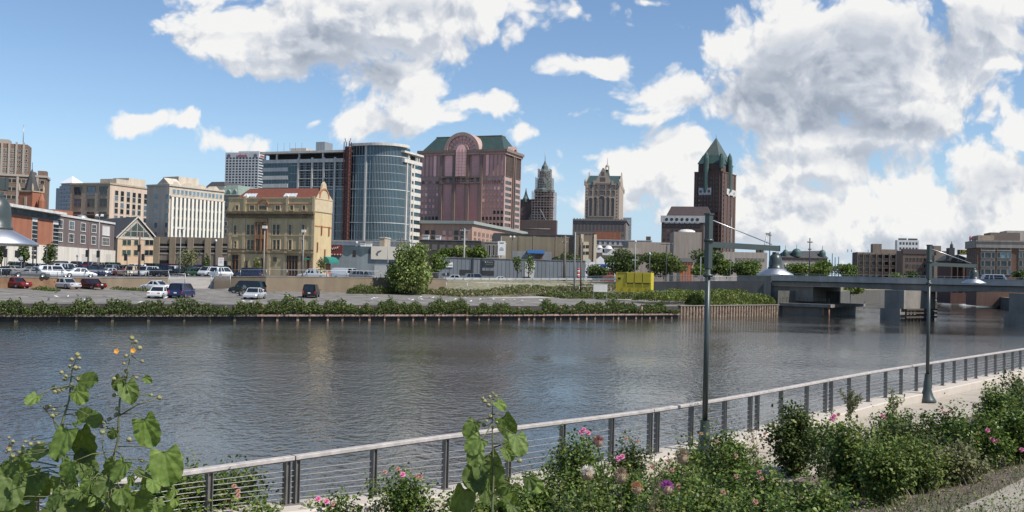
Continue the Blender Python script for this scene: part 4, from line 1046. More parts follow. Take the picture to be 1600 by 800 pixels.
# 13 yellow brewery building
ybr = brickm('yellow_brick', (.56,.43,.235), (.46,.36,.21), w=.4, h=.14); ydk = M('shadowed_cornice', (.17,.125,.07), .9, .4, .8)  # dark cornice brown: shadow bands of the cornice put into the colour
ytrim = M('yellow_stone_trim', (.50,.385,.23), .85, .15, 1); terra = M('terracotta', (.36,.14,.07), .8, .15, 1); oran = M('orange_timber', (.28,.14,.07), .8, .2, 1)
b = B('old yellow brick brewery with red hipped roof and heavy dark cornice', 'brewery', 'R', 492.5, 310, 357.5, 519.5, 215, -18, 4.45, ybr, name='brewery_building')
w, d, h = b.w, b.d, b.h
Z = lambda py, px=492: b.z_at('F', px, py)
zc0, zc1 = Z(341), Z(331)
MB().box(-.5, w+.05, -.75, 0, zc1-.5, zc1).build('cornice', ydk, b.e); MB().box(-.3, w+.02, -.45, 0, zc0, zc1-.5).build('cornice', ydk, b.e)
mb = MB()
for i in range(36): x = -.2+(w+.2)*i/36; mb.box(x, x+.25, -.62, -.4, zc1-.85, zc1-.5)
mb.build('cornice_bracket', ydk, b.e)
for py in (369.5, 392.5, 398): b.band('string_course', 'F', Z(py), Z(py)+.28, .16, ydk if py > 380 else ytrim)
b.band('string_course', 'R', Z(353.5), Z(353.5)+.2, .08, terra); b.band('string_course', 'R', Z(331), Z(331)+.15, .08, ydk)
b.band('coping', 'R', h-.02, h+.2, .15, ytrim); b.band('coping', 'F', h-.02, h+.22, .12, ytrim)
pl = MB()
for px in (360, 381, 401, 421, 447, 470, 489): k = b.s_at('F', px, 370); b.fb(pl, 'F', k-.35, k+.35, 0, zc0, 0, .14)
for px in (383, 449, 490): k = b.s_at('F', px, 320); b.fb(pl, 'F', k-.3, k+.3, zc1, h+.5, 0, .18)
pl.build('pilaster', ytrim, b.e)
dw = glassm('brown_dark_pane', (.018,.017,.016), .12, .4)
def yw(px, y0, y1, wpx, fm, nx=1, ny=2, arch=False, face='F', ft=.16):
    k = b.s_at(face, px, (y0+y1)/2); z0 = b.z_at(face, px, y1); z1 = b.z_at(face, px, y0)
    b.win(face, k, z0, wpx*215/F, z1-z0, pm=dw, fm=fm, ft=ft, fo=.14, detail=True, nx=nx, ny=ny, arch=arch)
for (y0, y1) in ((351, 367.5), (375, 391)):
    for px, fm in ((388.5, ytrim), (395, ytrim), (429, ytrim), (435, ytrim), (453.5, ytrim), (473.5, ytrim)): yw(px, y0, y1, 5.0, fm)
    # bay with orange timber
    for px in (404.5, 413.5): yw(px, y0, y1, 5.4, oran, nx=2)
MB().box(b.s_at('F', 399.5, 370), b.s_at('F', 418.5, 370), -.6, -.02, Z(347)-.1, Z(343)+.1).build('bay_hood', ydk, b.e)
mb = MB()
for px in (400, 409, 418): k = b.s_at('F', px, 370); b.fb(mb, 'F', k-.16, k+.16, Z(394), Z(347), .0, .45)
b.fb(mb, 'F', b.s_at('F', 400, 370), b.s_at('F', 418, 370), Z(374.5), Z(368), 0, .4); mb.build('bay_frame', oran, b.e)
yw(368, 352, 368, 4.5, ytrim, arch=True, ft=.35); yw(368, 377, 387, 4, ytrim)
for px, wp, n in ((370.5, 5.5, 1), (394, 8, 2), (411, 14, 4), (434, 8, 2), (456, 5.5, 1), (475, 5, 1)): yw(px, 321, 328, wp, ytrim, nx=n, ny=1)
# attic arch
k = b.s_at('F', 411, 320); zz = Z(321); mb = MB()
for i in range(14):
    a0, a1 = math.pi*i/14, math.pi*(i+1)/14; r0, r1 = 1.15, 1.45
    mb.hexa([(k+r0*math.cos(a0),-.2,zz+r0*math.sin(a0)),(k+r1*math.cos(a0),-.2,zz+r1*math.sin(a0)),(k+r1*math.cos(a1),-.2,zz+r1*math.sin(a1)),(k+r0*math.cos(a1),-.2,zz+r0*math.sin(a1))],
            [(k+r0*math.cos(a0),0,zz+r0*math.sin(a0)),(k+r1*math.cos(a0),0,zz+r1*math.sin(a0)),(k+r1*math.cos(a1),0,zz+r1*math.sin(a1)),(k+r0*math.cos(a1),0,zz+r0*math.sin(a1))])
mb.build('attic_arch', terra, b.e)
mb = MB(); b.fb(mb, 'F', b.s_at('F', 383, 318), w, Z(319)-.05, Z(319)+.12, 0, .12); mb.build('attic_band', terra, b.e)
# ground floor
for px, y0, y1, wp in ((385.5, 408, 418, 4), (430, 402, 408, 6), (411, 404, 418, 6)): yw(px, y0, y1, wp, ydk, ft=.1, nx=1, ny=1)
shop = M('dark_shopfront', (.03,.028,.022), .5, .4, 2)
for x0, x1, y0 in ((363, 373, 401), (447, 475, 400), (480, 488, 401)):
    s0, s1 = b.s_at('F', x0, 410), b.s_at('F', x1, 410); z1 = Z(y0); mb = MB(); b.fb(mb, 'F', s0, s1, -.5, z1, 0, .1)
    n = max(2, int((s1-s0)/.7))
    for i in range(n+1): k = s0+(s1-s0)*i/n; b.fb(mb, 'F', k-.05, k+.05, -.5, z1, .1, .17, 1)
    b.fb(mb, 'F', s0-.2, s1+.2, z1, z1+.45, .1, .35, 2); b.fb(mb, 'F', s0, s1, z1-1, z1-.9, .1, .16, 1)
    mb.build('shopfront', [shop, oran, ydk], b.e)
for px, y0, y1 in ((502, 353, 367), (513.5, 355, 368), (495.5, 379, 393), (507, 390, 404)): yw(px, y0, y1, 2.3, terra, face='R', ny=2, ft=.08)
# roof and stepped gable on the right end
zr = Z(292)
x1 = w-.3
MB().hexa([(.4,.6,h-.6),(x1,.6,h-.6),(x1,d-.4,h-.6),(.4,d-.4,h-.6)], [(3.3,d*.42,zr),(x1,d*.42,zr),(x1,d*.58,zr),(3.3,d*.58,zr)]).build('roof', M('red_roof_tile', (.17,.055,.035), .85, .2, 2, bump=.3), b.e)
for px in (384, 447):
    k = b.s_at('F', px, 305); mb = MB()
    for i in range(4): x = k-1.5+i*.8; mb.hexa([(x,1.4,h+.35),(x+.7,1.4,h+.35),(x+.7,2.9,h+1.5),(x,2.9,h+1.5)], [(x,1.3,h+.6),(x+.7,1.3,h+.6),(x+.7,2.8,h+1.75),(x,2.8,h+1.75)])
    mb.build('skylight', M('skylight_glass', (.55,.57,.58), .2), b.e)
    MB().lathe([(.25,0),(.3,.4),(.12,.7),(0,.75)], (k+.3, .2, h+.2), 10).build('urn', whitest, b.e)
MB().ext([(w-.35,-.1,zc1),(w-.35,d,zc1),(w-.35,d,h+.2),(w-.35,d*.66,zr-.6),(w-.35,d*.60,zr+.9),(w-.35,d*.5,zr+1.5),(w-.35,d*.40,zr+.9),(w-.35,d*.34,zr-.6),(w-.35,.6,h-.2),(w-.35,-.1,h-.2)], (.42,0,0)).build('end_gable', M('lit_gable', (.50,.40,.26), .85, .12, 1), b.e)
mb = MB(); cx = d*.5
for i in range(12):
    a0, a1 = math.pi*i/12, math.pi*(i+1)/12; r0, r1, zz = 1.9, 2.25, h+.3
    mb.hexa([(w+.2,cx+r0*math.cos(a0),zz+r0*math.sin(a0)),(w+.2,cx+r1*math.cos(a0),zz+r1*math.sin(a0)),(w+.2,cx+r1*math.cos(a1),zz+r1*math.sin(a1)),(w+.2,cx+r0*math.cos(a1),zz+r0*math.sin(a1))],
            [(w,cx+r0*math.cos(a0),zz+r0*math.sin(a0)),(w,cx+r1*math.cos(a0),zz+r1*math.sin(a0)),(w,cx+r1*math.cos(a1),zz+r1*math.sin(a1)),(w,cx+r0*math.cos(a1),zz+r0*math.sin(a1))])
mb.build('gable_arch', terra, b.e)
aw_ = MB(); k = b.s_at('R', 513, 408); za = b.z_at('R', 513, 412)
pr = [(0,1.5),(.7,1.35),(1.2,.95),(1.45,.35),(1.5,0)]
for (a, z1), (c, z2) in zip(pr[:-1], pr[1:]): aw_.ext([(w+a,k-2.2,za+z1),(w+a,k+2.2,za+z1),(w+c,k+2.2,za+z2),(w+c,k-2.2,za+z2)], (0,0,.06))
for y in (k-2.2, k+2.2): aw_.ext([(w,y,za),(w+1.5,y,za),(w+1.45,y,za+.35),(w+1.2,y,za+.95),(w+.7,y,za+1.35),(w,y,za+1.5)], (0,.04,0))
aw_.build('awning', M('green_canvas', (.02,.16,.13), .7), b.e)
MB().box(w, w+.06, k-1, k+1, -.5, za).build('door', terra, b.e)
b.end()
dish = thing('satellite_dish', 'white satellite dish on the right corner parapet of the yellow brewery', 'dish', P(511, 317, 222)); 
MB().lathe([(0,.12),(.5,.18),(.95,.42),(1.0,.45),(.95,.47),(.5,.25),(0,.2)], n=18).build('reflector', whitest, dish).rotation_euler = (R(70), 0, R(20)); MB().tube([(0,0,-.6),(0,0,.2)], .07, 6).build('mount', MATS['galvanised'], dish)
# 14 blue-grey building with red sign
bgw = M('blue_grey_paint', (.24,.275,.29), .85, .1, .4); bgd = M('dark_blue_paint', (.075,.11,.125), .85, .3, .5)
b = B('low blue grey building with red painted sign and blank cream billboard', 'shop building', 'R', 626, 388, 505, 0, 228, -4, 4.5, bgw, d=22)
k580 = b.s_at('F', 580, 400); mb = MB(); n = 40
pts = [(0,-.03,b.h+.25)]+[(k580*i/n, -.03, b.h-1.7+.38*math.sin(i*.55)) for i in range(n+1)]+[(k580,-.03,b.h+.25)]
mb.ext(pts, (0,.05,0)); mb.build('painted_wave', bgd, b.e)
MB().box(k580, b.w+.4, -.35, -.02, b.z_at('F', 600, 405.5), b.h+.35).build('billboard', M('cream_board', (.66,.60,.50), .7, .04, 1), b.e)
k = b.s_at('F', 607, 395); ly = b.z_at('F', 590, 395)
ev = MB(); pts_ = [(-.1,-.8),(.1,-.8),(.15,-.1),(.9,.35),(1.0,.75),(.5,.55),(.0,.4),(-.5,-.3)]
kk = b.s_at('F', 590.5, 395); ev.ext([(kk+a*.9,-.38,ly+c*.9) for a, c in pts_], (0,.02,0)); ev.build('billboard_emblem', um, b.e)
for px, y0, y1, ww in ((554, 391, 401, 5), (558, 424, 431, 12)): k = b.s_at('F', px, y0); MB().box(k-ww*.147/2, k+ww*.147/2, -.06, 0, b.z_at('F', px, y1), b.z_at('F', px, y0)).build('window', dk, b.e)
MB().box(b.w-6, b.w-.5, -.05, 0, 0, 3.2).build('door', M('pale_grey_door', (.42,.42,.40), .8), b.e)
sg = thing('wall_sign', 'dark red sign with white script and scalloped lower edge on the blue grey wall', 'sign', b.o, b.r)
s0, s1 = b.s_at('F', 512, 395), b.s_at('F', 535, 395); z0, z1 = b.z_at('F', 525, 396.5), b.z_at('F', 525, 382.5); mb = MB(); mb.box(s0, s1, -.3, -.05, z0, z1)
for i in range(5): x = s0+(s1-s0)*(i+.5)/5; mb.ext([(x+.34*math.cos(a), -.3, z0+.55*math.sin(a)) for a in [math.pi+math.pi*j/8 for j in range(9)]], (0,.25,0))
mb.build('panel', M('dark_red_board', (.16,.03,.028), .7, .15, 1), sg)
mb = MB()
for i in range(5): x = s0+(s1-s0)*(i+.5)/5; mb.ext([(x+.2*math.cos(a), -.32, z0+.3*math.sin(a)-.02) for a in [math.pi+math.pi*j/8 for j in range(9)]], (0,.01,0))
pts = [(s0+.9+(s1-s0-1.6)*i/22, -.34, (z0+z1)/2+.28*math.sin(i*1.25)+i*.02) for i in range(23)]; mb.tube(pts, .07, 4); mb.build('script_lettering', whitest, sg); b.end()
for i, (px0, px1, y0, y1, D) in enumerate(((563, 570, 381, 387, 236), (572, 580, 380, 387, 238), (554, 559, 375, 386, 236))):
    p = P((px0+px1)/2, y1, D); q = P(px1, y0, D); ww = (px1-px0)*D/F
    u_ = thing('rooftop_vent', ['white square rooftop vent in the middle of the blue grey roof', 'wider white rooftop vent right of the other one', 'round metal rooftop ventilator left of the white vents'][i], 'roof vent', (p.x, p.y, p.z-.3))
    if i < 2: MB().box(-ww/2, ww/2, 0, 1.5, 0, q.z-p.z+.3).box(-ww/2-.1, ww/2+.1, -.1, 1.6, q.z-p.z+.3, q.z-p.z+.4).build('housing', whitest, u_)
    else: MB().lathe([(.3,0),(.3,.9),(.45,1.0),(.5,1.4),(.3,1.7),(0,1.75)], n=14).build('housing', MATS['galvanised'], u_)
b = B('beige brick stair box on the low white podium right of the blue grey roof', 'roof structure', 'R', 601, 372, 593, 0, 245, -10, 4.5, tanst, d=5); b.band('coping', 'FR', b.h, b.h+.25, .15, limest)
b = B('long low white podium wall in front of the glass tower', 'podium', 'R', 640, 379, 519, 0, 300, -16, 5, whitest, d=12); b.band('coping', 'FR', b.h, b.h+.4, .3, limest)
mb = MB()
for k in b.lin(1, b.w, 14): b.fb(mb, 'F', k-1, k+1, b.h-2.2, b.h-1.2, 0, .05)
mb.build('louvre_strip', dk, b.e)
# 15 pink tower
pkg = M('pink_granite', (.43,.30,.26), .75, .08, .2); pkd = M('dark_granite', (.22,.16,.135), .8, .1, .3)
pg = glassm('pink_glass', (.85,.46,.41), .35, .15, metal=.1); grn = M('green_roof', (.032,.062,.056), .6, .12, .2)
b = B('pink granite office tower with dark green mansard roof and big round arched dormer', 'office tower', 'R', 789.5, 236, 654, 815, 450, -21, 6, pkg)
w, d, h = b.w, b.d, b.h
b.band('cornice', 'FR', h-.3, h+.9, 1.5, pkd); b.band('cornice', 'FR', h-1.4, h-.3, .8, pkg)
hiproof(b, 1.2, w-1.0, 1.2, d-1.2, h+.9, h+8.2, 4.2, 7, grn, 'mansard_roof'); MB().box(5.2, w-5, 8, d-8, h+8.2, h+8.6).build('roof_ridge', pkd, b.e)
kc = b.s_at('F', 723, 220); rr = 8.9
mb = MB()
def archring(mb, kc, z, r0, r1, o0, o1, n=18, mat=0, face='F', w_=0):
    for i in range(n):
        a0, a1 = math.pi*i/n, math.pi*(i+1)/n
        def pt(r, a, o): return b.q(face, kc+r*math.cos(a), o, z+r*math.sin(a))
        mb.hexa([pt(r0,a0,o1),pt(r1,a0,o1),pt(r1,a1,o1),pt(r0,a1,o1)], [pt(r0,a0,o0),pt(r1,a0,o0),pt(r1,a1,o0),pt(r0,a1,o0)], mat)
archring(mb, kc, h+.2, rr-1.6, rr, -7, 1.2); archring(mb, kc, h+.2, 2.9, 3.8, .1, 1.5); mb.box(kc-rr, kc-3.2, -1.2, 0, h-1.4, h+.9); mb.box(kc+3.2, kc+rr, -1.2, 0, h-1.4, h+.9); mb.build('arch_dormer', pkg, b.e)
mb = MB(); mb.ext([(kc-2.3,-1.62,b.z_at('F', 723, 276)),(kc+2.3,-1.62,b.z_at('F', 723, 276))]+[(kc+2.3*math.cos(math.pi*i/12),-1.62,h+.9+2.3*math.sin(math.pi*i/12)) for i in range(13)], (0,.3,0)); mb.build('centre_window', pg, b.e)
mb = MB()
for x in (-2.5, -.8, .8, 2.5): mb.box(kc+x-.14, kc+x+.14, -1.75, -1.5, b.z_at('F', 723, 276), h+1.2)
for i in range(9): z = b.z_at('F', 723, 276)+i*1.35; mb.box(kc-2.5, kc+2.5, -1.72, -1.6, z, z+.14)
mb.build('glazing_bar', pkg, b.e)
mb = MB(); archring(mb, kc, h+.2, 3.8, rr-1.6, -5, .35, n=14); mb.build('arch_glazing', pg, b.e)
mb = MB()
for i in range(11):
    a = math.pi*(i+.5)/11; mb.tube([(kc+3.8*math.cos(a), -.45, h+.2+3.8*math.sin(a)), (kc+(rr-1.6)*math.cos(a), -.45, h+.2+(rr-1.6)*math.sin(a))], .14, 4)
archring(mb, kc, h+.2, 5.4, 5.65, .3, .5, 14); mb.build('glazing_bar', pkg, b.e)
# small arch on right face roof
mb = MB(); kr = d*.5; archring(mb, kr, h-.2, 2.2, 3.6, -4, .9, 12, 0, 'R'); mb.build('side_dormer', pkg, b.e)
zA, zB = b.z_at('F', 790, 240), b.z_at('F', 790, 274)
zr_ = [b.z_at('F', 790, y) for y in (283, 292.5, 302, 311.5, 321, 330.5, 340, 349.5, 359)]
kk = lambda px: b.s_at('F', px, 300)
def strip_(px0, px1, z0, z1, n, nz):
    s0, s1 = kk(px0), kk(px1); ww = (s1-s0)/n
    for i in range(n): b.win('F', s0+ww*(i+.5), z0, ww*.74, z1-z0, pm=pg, fm=pkg, ft=.1, fo=.16, nx=1, ny=nz)
strip_(657, 688, zB, zA, 5, 6); strip_(751, 789, zB, zA, 6, 6); strip_(692, 708, zB, zA, 1, 7); strip_(734, 750, zB, zA, 1, 7)
zl0 = b.z_at('F', 790, 352)
for px in (699, 718.5, 738.5): b.win('F', kk(px), zl0, 4.2, zr_[0]-zl0+.3, pm=pg, fm=pkg, ft=.3, fo=.15, nx=4, ny=16)
for z in [zB-2.4]+zr_[:]:
    for px0, px1, n in ((658, 686, 5), (753, 788, 6)):
        s0, s1 = kk(px0), kk(px1)
        for i in range(n): b.win('F', s0+(s1-s0)*(i+.5)/n, z-1.1, 1.15, 1.5, pm=pg, fm=pkd, ft=.08, fo=.06)
for px0, px1 in ((690, 708), (712, 727), (733, 750)):
    s0, s1 = kk(px0), kk(px1)
    for i in range(2): b.win('F', s0+(s1-s0)*(i+.5)/2, zB-2.6, 1.3, 1.6, pm=pg, fm=pkd, ft=.08, fo=.06)
mb = MB()
for px in (689.5, 709.5, 731, 751.5): b.fb(mb, 'F', kk(px)-.7, kk(px)+.7, 0, h-1.4, 0, .9)
for z in (zB-.9, zB-3.6): mb.box(kk(689), kk(752), -1.0, 0, z, z+.7)
b.fb(mb, 'R', d*.5-1.4, d*.5-.8, 0, h-1.4, 0, .9); b.fb(mb, 'R', d*.5+.8, d*.5+1.4, 0, h-1.4, 0, .9); mb.build('buttress', pkd, b.e)
for ks in (b.lin(1.2, d*.5-2, 6), b.lin(d*.5+2, d-1.2, 6)):
    for k in ks: b.win('R', k, zB, 1.2, zA-zB, pm=dw, fm=pkg, ft=.15, fo=.3, ny=6)
    for z in zr_+[b.z_at('F', 790, 366)]:
        for k in ks: b.win('R', k, z-1.1, 1.2, 1.5, pm=pg, fm=pkd, ft=.06, fo=.05)
b.win('R', d*.5, 5, 1.3, zB-2, pm=dw, fm=pkd, ft=.1); b.end()
# 16 podium
b = B('long pink podium with pale grey roof edge at the foot of the pink tower', 'podium', 'R', 738, 350, 640, 822, 388, -15, 5, M('podium_pink', (.40,.26,.20), .8, .08, .3))
b.band('roof_edge', 'FR', b.h, b.h+1.2, .9, M('grey_green_roof_edge', (.28,.31,.28), .7)); 
for px in (672, 699, 718):
    k = b.s_at('F', px, 362)
    for dx in (-1.3, 1.3):
        for dz in (-1.9, .4): b.win('F', k+dx, b.h-4.8+dz, 1.6, 1.7, fm=pkd, ft=.1, pm=dw if px != 699 else pg)
for k in b.lin(1, b.d*.62, 9):
    for dx in (-.9, .9):
        for dz in (-2.2, .2): b.win('R', k+dx, b.h-4.6+dz, .9, 1.6, fm=MATS['podium_pink'], ft=.1, pm=dw)
b.end()
# 17 dark low-rise with roof clutter
b = B('dark flat roofed brick building crowded with vents below the pink podium', 'low building', 'R', 752, 377, 655, 0, 262, -6, 4.5, M('sooty_brick', (.065,.055,.05), .9, .3, .6), d=14)
b.band('coping', 'F', b.h, b.h+.2, .1, roofgrey); mb = MB()
for k in b.lin(1, b.w-1, 7): b.fb(mb, 'F', k-.7, k+.7, b.h-2.6, b.h-1.1, 0, .04)
mb.build('window_strip', M('boarded', (.14,.13,.12), .9), b.e)
for (px, y, s_, nm) in ((668, 396, .9, 'a'), (675, 395, .7, 'b'), (688, 393, .8, 'c'), (707, 390, .9, 'd'), (664, 376, .8, 'e'), (684, 375, .6, 'f')):
    p = P(px, y, 255 if nm in 'abcd' else 265); MB().box(-s_, s_, 0, 1.4, -.2, s_*1.7).box(-s_*1.15, s_*1.15, -.15, 1.5, s_*1.7, s_*1.95).build('roof_unit', whitest if nm != 'd' else tanst, b.e, p-b.o, 0) if nm in 'ef' else None
b.end()
b = B('tan brick building with dark slit windows beside a white signboard', 'low building', 'R', 780, 379, 757, 0, 255, -10, 4.5, M('light_tan_brick', (.30,.26,.20), .9, .1, .6), d=10)
for px in (765, 771.5, 777): k = b.s_at('F', px, 390); b.win('F', k, b.z_at('F', px, 399), .45, 2.6, ft=.08, pm=dk, detail=True)
b.band('coping', 'FR', b.h, b.h+.2, .12, limest); b.end()
sg = thing('billboard', 'white upright signboard with dark lettering beside the tan brick building', 'sign', P(783.5, 399, 246)); sg.location.z -= 1.5
MB().box(-.95, .95, -.1, .1, 1.5, 5.0).build('panel', M('white_sign', (.75,.73,.70), .6, .03, 2), sg); MB().box(-.25, .0, .12, .35, -2, 6.2).build('pole', limest, sg)
mb = MB()
for z, ww in ((4.55, .6), (4.4, .45), (3.3, .35), (3.0, .55), (2.7, .5)): mb.box(-ww, ww, -.12, -.1, z, z+.12+.04*ww)
mb.build('lettering', um, sg)
# 18 long tan brick building
b = B('long blank tan brick warehouse stretching right of the pink podium', 'warehouse', 'L', 772, 365, 0, 905, 330, 3, 4.5, M('tan_brick_blank', (.215,.18,.125), .9, .15, .15), d=20)
b.band('coping', 'F', b.h-.1, b.h+.25, .25, slate); b.box('dark_corner', -.4, 2.5, -.3, 1, b.h-3.2, b.h, slate)
mb = MB()
for px in (783, 812, 835, 870, 885): k = b.s_at('F', px, 380); b.fb(mb, 'F', k-.5, k+.5, 0, b.h-.5, 0, .12)
mb.build('buttress', b.wall, b.e); b.end()
b = B('tan building with two pale vertical strips and small windows in a bay coloured as sunlit right of the warehouse', 'low building', 'R', 931, 368, 900, 0, 315, 6, 4.5, M('umber_brick', (.17,.135,.10), .9, .15, .4), d=14)
mb = MB()
for px in (909, 929.5): k = b.s_at('F', px, 390); b.fb(mb, 'F', k-.45, k+.45, -1, b.h+.3, 0, .3)
mb.build('pale_strip', M('pale_tan', (.50,.42,.30), .85), b.e); mb = MB(); b.fb(mb, 'F', b.s_at('F', 910.5, 390), b.s_at('F', 919, 390), -1, b.z_at('F', 915, 378), 0, .9); mb.build('lit_bay', M('pale_tan'), b.e)  # bay takes the pale tan too: its sunlight is painted in
for px in (912, 915.5, 918): 
    for y in (388, 398): mb = MB(); k = b.s_at('F', px, 390); b.fb(mb, 'F', k-.25, k+.25, b.z_at('F', px, y), b.z_at('F', px, y)+1, .9, .95); mb.build('window', dw, b.e)
b.end()
b = B('low grey shed with a bright blue flat canopy in front of the warehouse', 'shed', 'L', 800, 392, 0, 862, 285, 0, 4.5, M('grey_shed', (.22,.23,.23), .85, .1, .3), d=10)
MB().box(b.s_at('F', 824, 392), b.s_at('F', 851, 392), -1.5, 2, b.h-.6, b.h+.35).build('blue_canopy', M('blue_canopy', (.05,.17,.42), .6), b.e)
MB().box(b.s_at('F', 836, 398), b.s_at('F', 848, 398), -.1, 0, 1, b.h-1).build('doorway', M('brown_door', (.18,.1,.07), .8), b.e); b.end()
# grey metal building
gm_ = M('grey_siding', (.19,.205,.215), .7, .06, .3)
b = B('long grey metal sided building with two wall signs facing the street', 'shop building', 'L', 684, 402.5, 0, 915, 222, 2, 4.5, gm_, d=16)
mb = MB()
for i in range(int(b.w/.9)): b.fb(mb, 'F', i*.9, i*.9+.08, 0, b.h-.1, 0, .05)
mb.build('siding_rib', gm_, b.e); b.band('coping', 'F', b.h, b.h+.15, .12, roofgrey)
for px, y0, y1, wp in ((727, 421.5, 429.5, 17), (763, 423, 430, 18), (694, 426, 430, 4), (700.5, 426, 430, 4)):
    k = b.s_at('F', px, y0); ww = wp*222/F; z0, z1 = b.z_at('F', px, y1), b.z_at('F', px, y0); mb = MB(); b.fb(mb, 'F', k-ww/2, k+ww/2, z0, z1, 0, .08)
    mb.build('window', dk, b.e)
mb = MB(); 
for px in (738.5, 753): k = b.s_at('F', px, 410); b.fb(mb, 'F', k-.12, k+.12, -.2, b.h+.1, .05, .2)
mb.build('downpipe', dk, b.e)
mb = MB(); a_ = [b.s_at('F', px, y) for px, y in ((820, 430), (833, 430), (837, 406), (820, 406))]; zz = [0, 0, b.h-.3, b.h-.3]
mb.ext([(k, -.12, z) for k, z in zip(a_, zz)], (0,.1,0)); mb.build('pale_panel', M('pale_panel', (.50,.48,.44), .8), b.e); b.end()
sg = thing('wall_sign', 'white framed wall sign with dark lettering on the grey metal building', 'sign', b.o, b.r)
k0, k1 = b.s_at('F', 689.5, 414), b.s_at('F', 707.5, 414); z0, z1 = b.z_at('F', 698, 417.5), b.z_at('F', 698, 410); MB().box(k0, k1, -.2, -.06, z0, z1).build('panel', MATS['white_sign'], sg)
text_mesh('lettering', 'Ferrottoes', .56, um, sg, ((k0+k1)/2, -.22, (z0+z1)/2), (R(90),0,0), .01)
sg = thing('wall_sign', 'black wall sign with small pale lettering right of the dark downpipe', 'sign', b.o, b.r)
k0, k1 = b.s_at('F', 754.5, 411), b.s_at('F', 772.5, 411); z0, z1 = b.z_at('F', 763, 415.5), b.z_at('F', 763, 407); MB().box(k0, k1, -.2, -.06, z0, z1).build('panel', dk, sg)
text_mesh('lettering', '● Illumina', .42, M('sign_teal', (.30,.42,.42), .5), sg, ((k0+k1)/2, -.22, z1-.38), (R(90),0,0), .01)
MB().box(k0+.6, k1-.3, -.22, -.2, z0+.15, z0+.5).build('lower_panel', M('sign_olive', (.07,.08,.05), .8), sg)
# white cafe
b = B('small white building with stepped peak and blue awning behind the shrubs', 'cafe', 'L', 911, 409, 0, 962, 262, 0, 4.6, M('white_paint', (.72,.70,.66), .7, .04, 1), d=12)
k = b.s_at('F', 937.5, 405); zz = b.h; MB().ext([(k-1.0,-.1,zz-.5),(k+1.1,-.1,zz-.5),(k+1.1,-.1,zz+.7),(k+.1,-.1,zz+1.6),(k-1.0,-.1,zz+.7)], (0,1,0)).build('peak', b.wall, b.e)
k = b.s_at('F', 943, 420); za = b.z_at('F', 943, 421); mb = MB(); mb.ext([(k-1.1,-.1,za),(k+1.1,-.1,za),(k+1.0,-.1,za+.9),(k+.5,-.1,za+1.4),(k-.5,-.1,za+1.4),(k-1.0,-.1,za+.9)], (0,-1.2,0)); mb.build('awning', M('blue_canvas', (.03,.07,.26), .7), b.e)
MB().box(k+.3, k+.8, -1.34, -1.31, za+.2, za+.7).build('awning_logo', whitest, b.e)
MB().box(k-.9, k+2.8, -.06, 0, -.5, za-.15).build('red_base', M('dark_red_base', (.22,.05,.04), .8), b.e)
for kx in (1.2, 7.2): MB().box(kx, kx+1.2, -.05, 0, .8, 2).build('window', dw, b.e)
# 19 city hall
chb = M('cityhall_brick', (.11,.075,.065), .85, .15, .2); chg = M('cityhall_copper', (.10,.13,.12), .7, .15, .3)
p = P(849, 366, 800); t = thing('city_hall', 'dark old city hall with tall tapering tower and spire', 'city hall', (p.x, p.y, 6), R(-12)); sc = 800/F
Zc = lambda y: P(846, y, 800).z-6
MB().box(-6.5,6.5,-6.5,6.5,-3,Zc(300)).build('tower', chb, t)
MB().lathe([(8.4,Zc(301)),(8.4,Zc(297)),(6.2,Zc(294)),(5.4,Zc(280)),(4.6,Zc(276)),(4.2,Zc(268)),(2.9,Zc(265)),(2.6,Zc(260)),(1.5,Zc(257)),(.5,Zc(252)),(.15,Zc(250))], n=8, smooth=False).build('spire', chg, t)
MB().tube([(0,0,Zc(253)),(0,0,Zc(236))], .28, 5).build('flagpole', M('flagpole_grey', (.35,.36,.38), .5), t)
mb = MB()
for z in (Zc(345), Zc(325), Zc(308), Zc(299)): mb.box(-7,7,-7,7,z,z+.9)
mb.build('cornice', M('cityhall_stone', (.20,.15,.13), .85), t)
for i in range(3):
    for j in range(3): MB().box(-4.6+3.6*i,-2.6+3.6*i,-6.62,-6.5,Zc(342-16*j)-2,Zc(342-16*j)+4).build('window', dk, t)
MB().box(-19,-6.5,-4,30,-3,Zc(312)).build('side_block', chb, t); MB().box(-26,12,-10,-4,-3,Zc(345)).build('front_block', chb, t)
for cx, zt_ in ((-14.5, 305),): MB().lathe([(2.6,Zc(316)),(2.6,Zc(311)),(1.8,Zc(308)),(1.0,Zc(303)),(.1,Zc(294))], (cx,-3,0), 8, smooth=False).build('cupola', chg, t)
MB().add([(-15,-9.5,Zc(358)),(7,-9.5,Zc(358)),(7,2,Zc(358)),(-15,2,Zc(358)),(-7,-6,Zc(326)),(-3,-6,Zc(326)),(-3,0,Zc(326)),(-7,0,Zc(326))], [(0,1,5,4),(1,2,6,5),(2,3,7,6),(3,0,4,7),(4,5,6,7)]).build('hip_roof', slate, t)
MB().tube([(7.2,-9.7,Zc(358)),(-2.8,-6.2,Zc(325.6))], .5, 4).tube([(-15,-9.7,Zc(358.5)),(7.2,-9.7,Zc(358.5))], .5, 4).build('roof_edge', M('pale_edge', (.40,.37,.32), .8), t)
sc_ = thing('scaffolding', 'dense scaffolding wrapped around the city hall tower', 'scaffolding', (p.x, p.y, 6), R(-12)); mb = MB()
scm = M('scaffold_steel', (.30,.24,.22), .7)
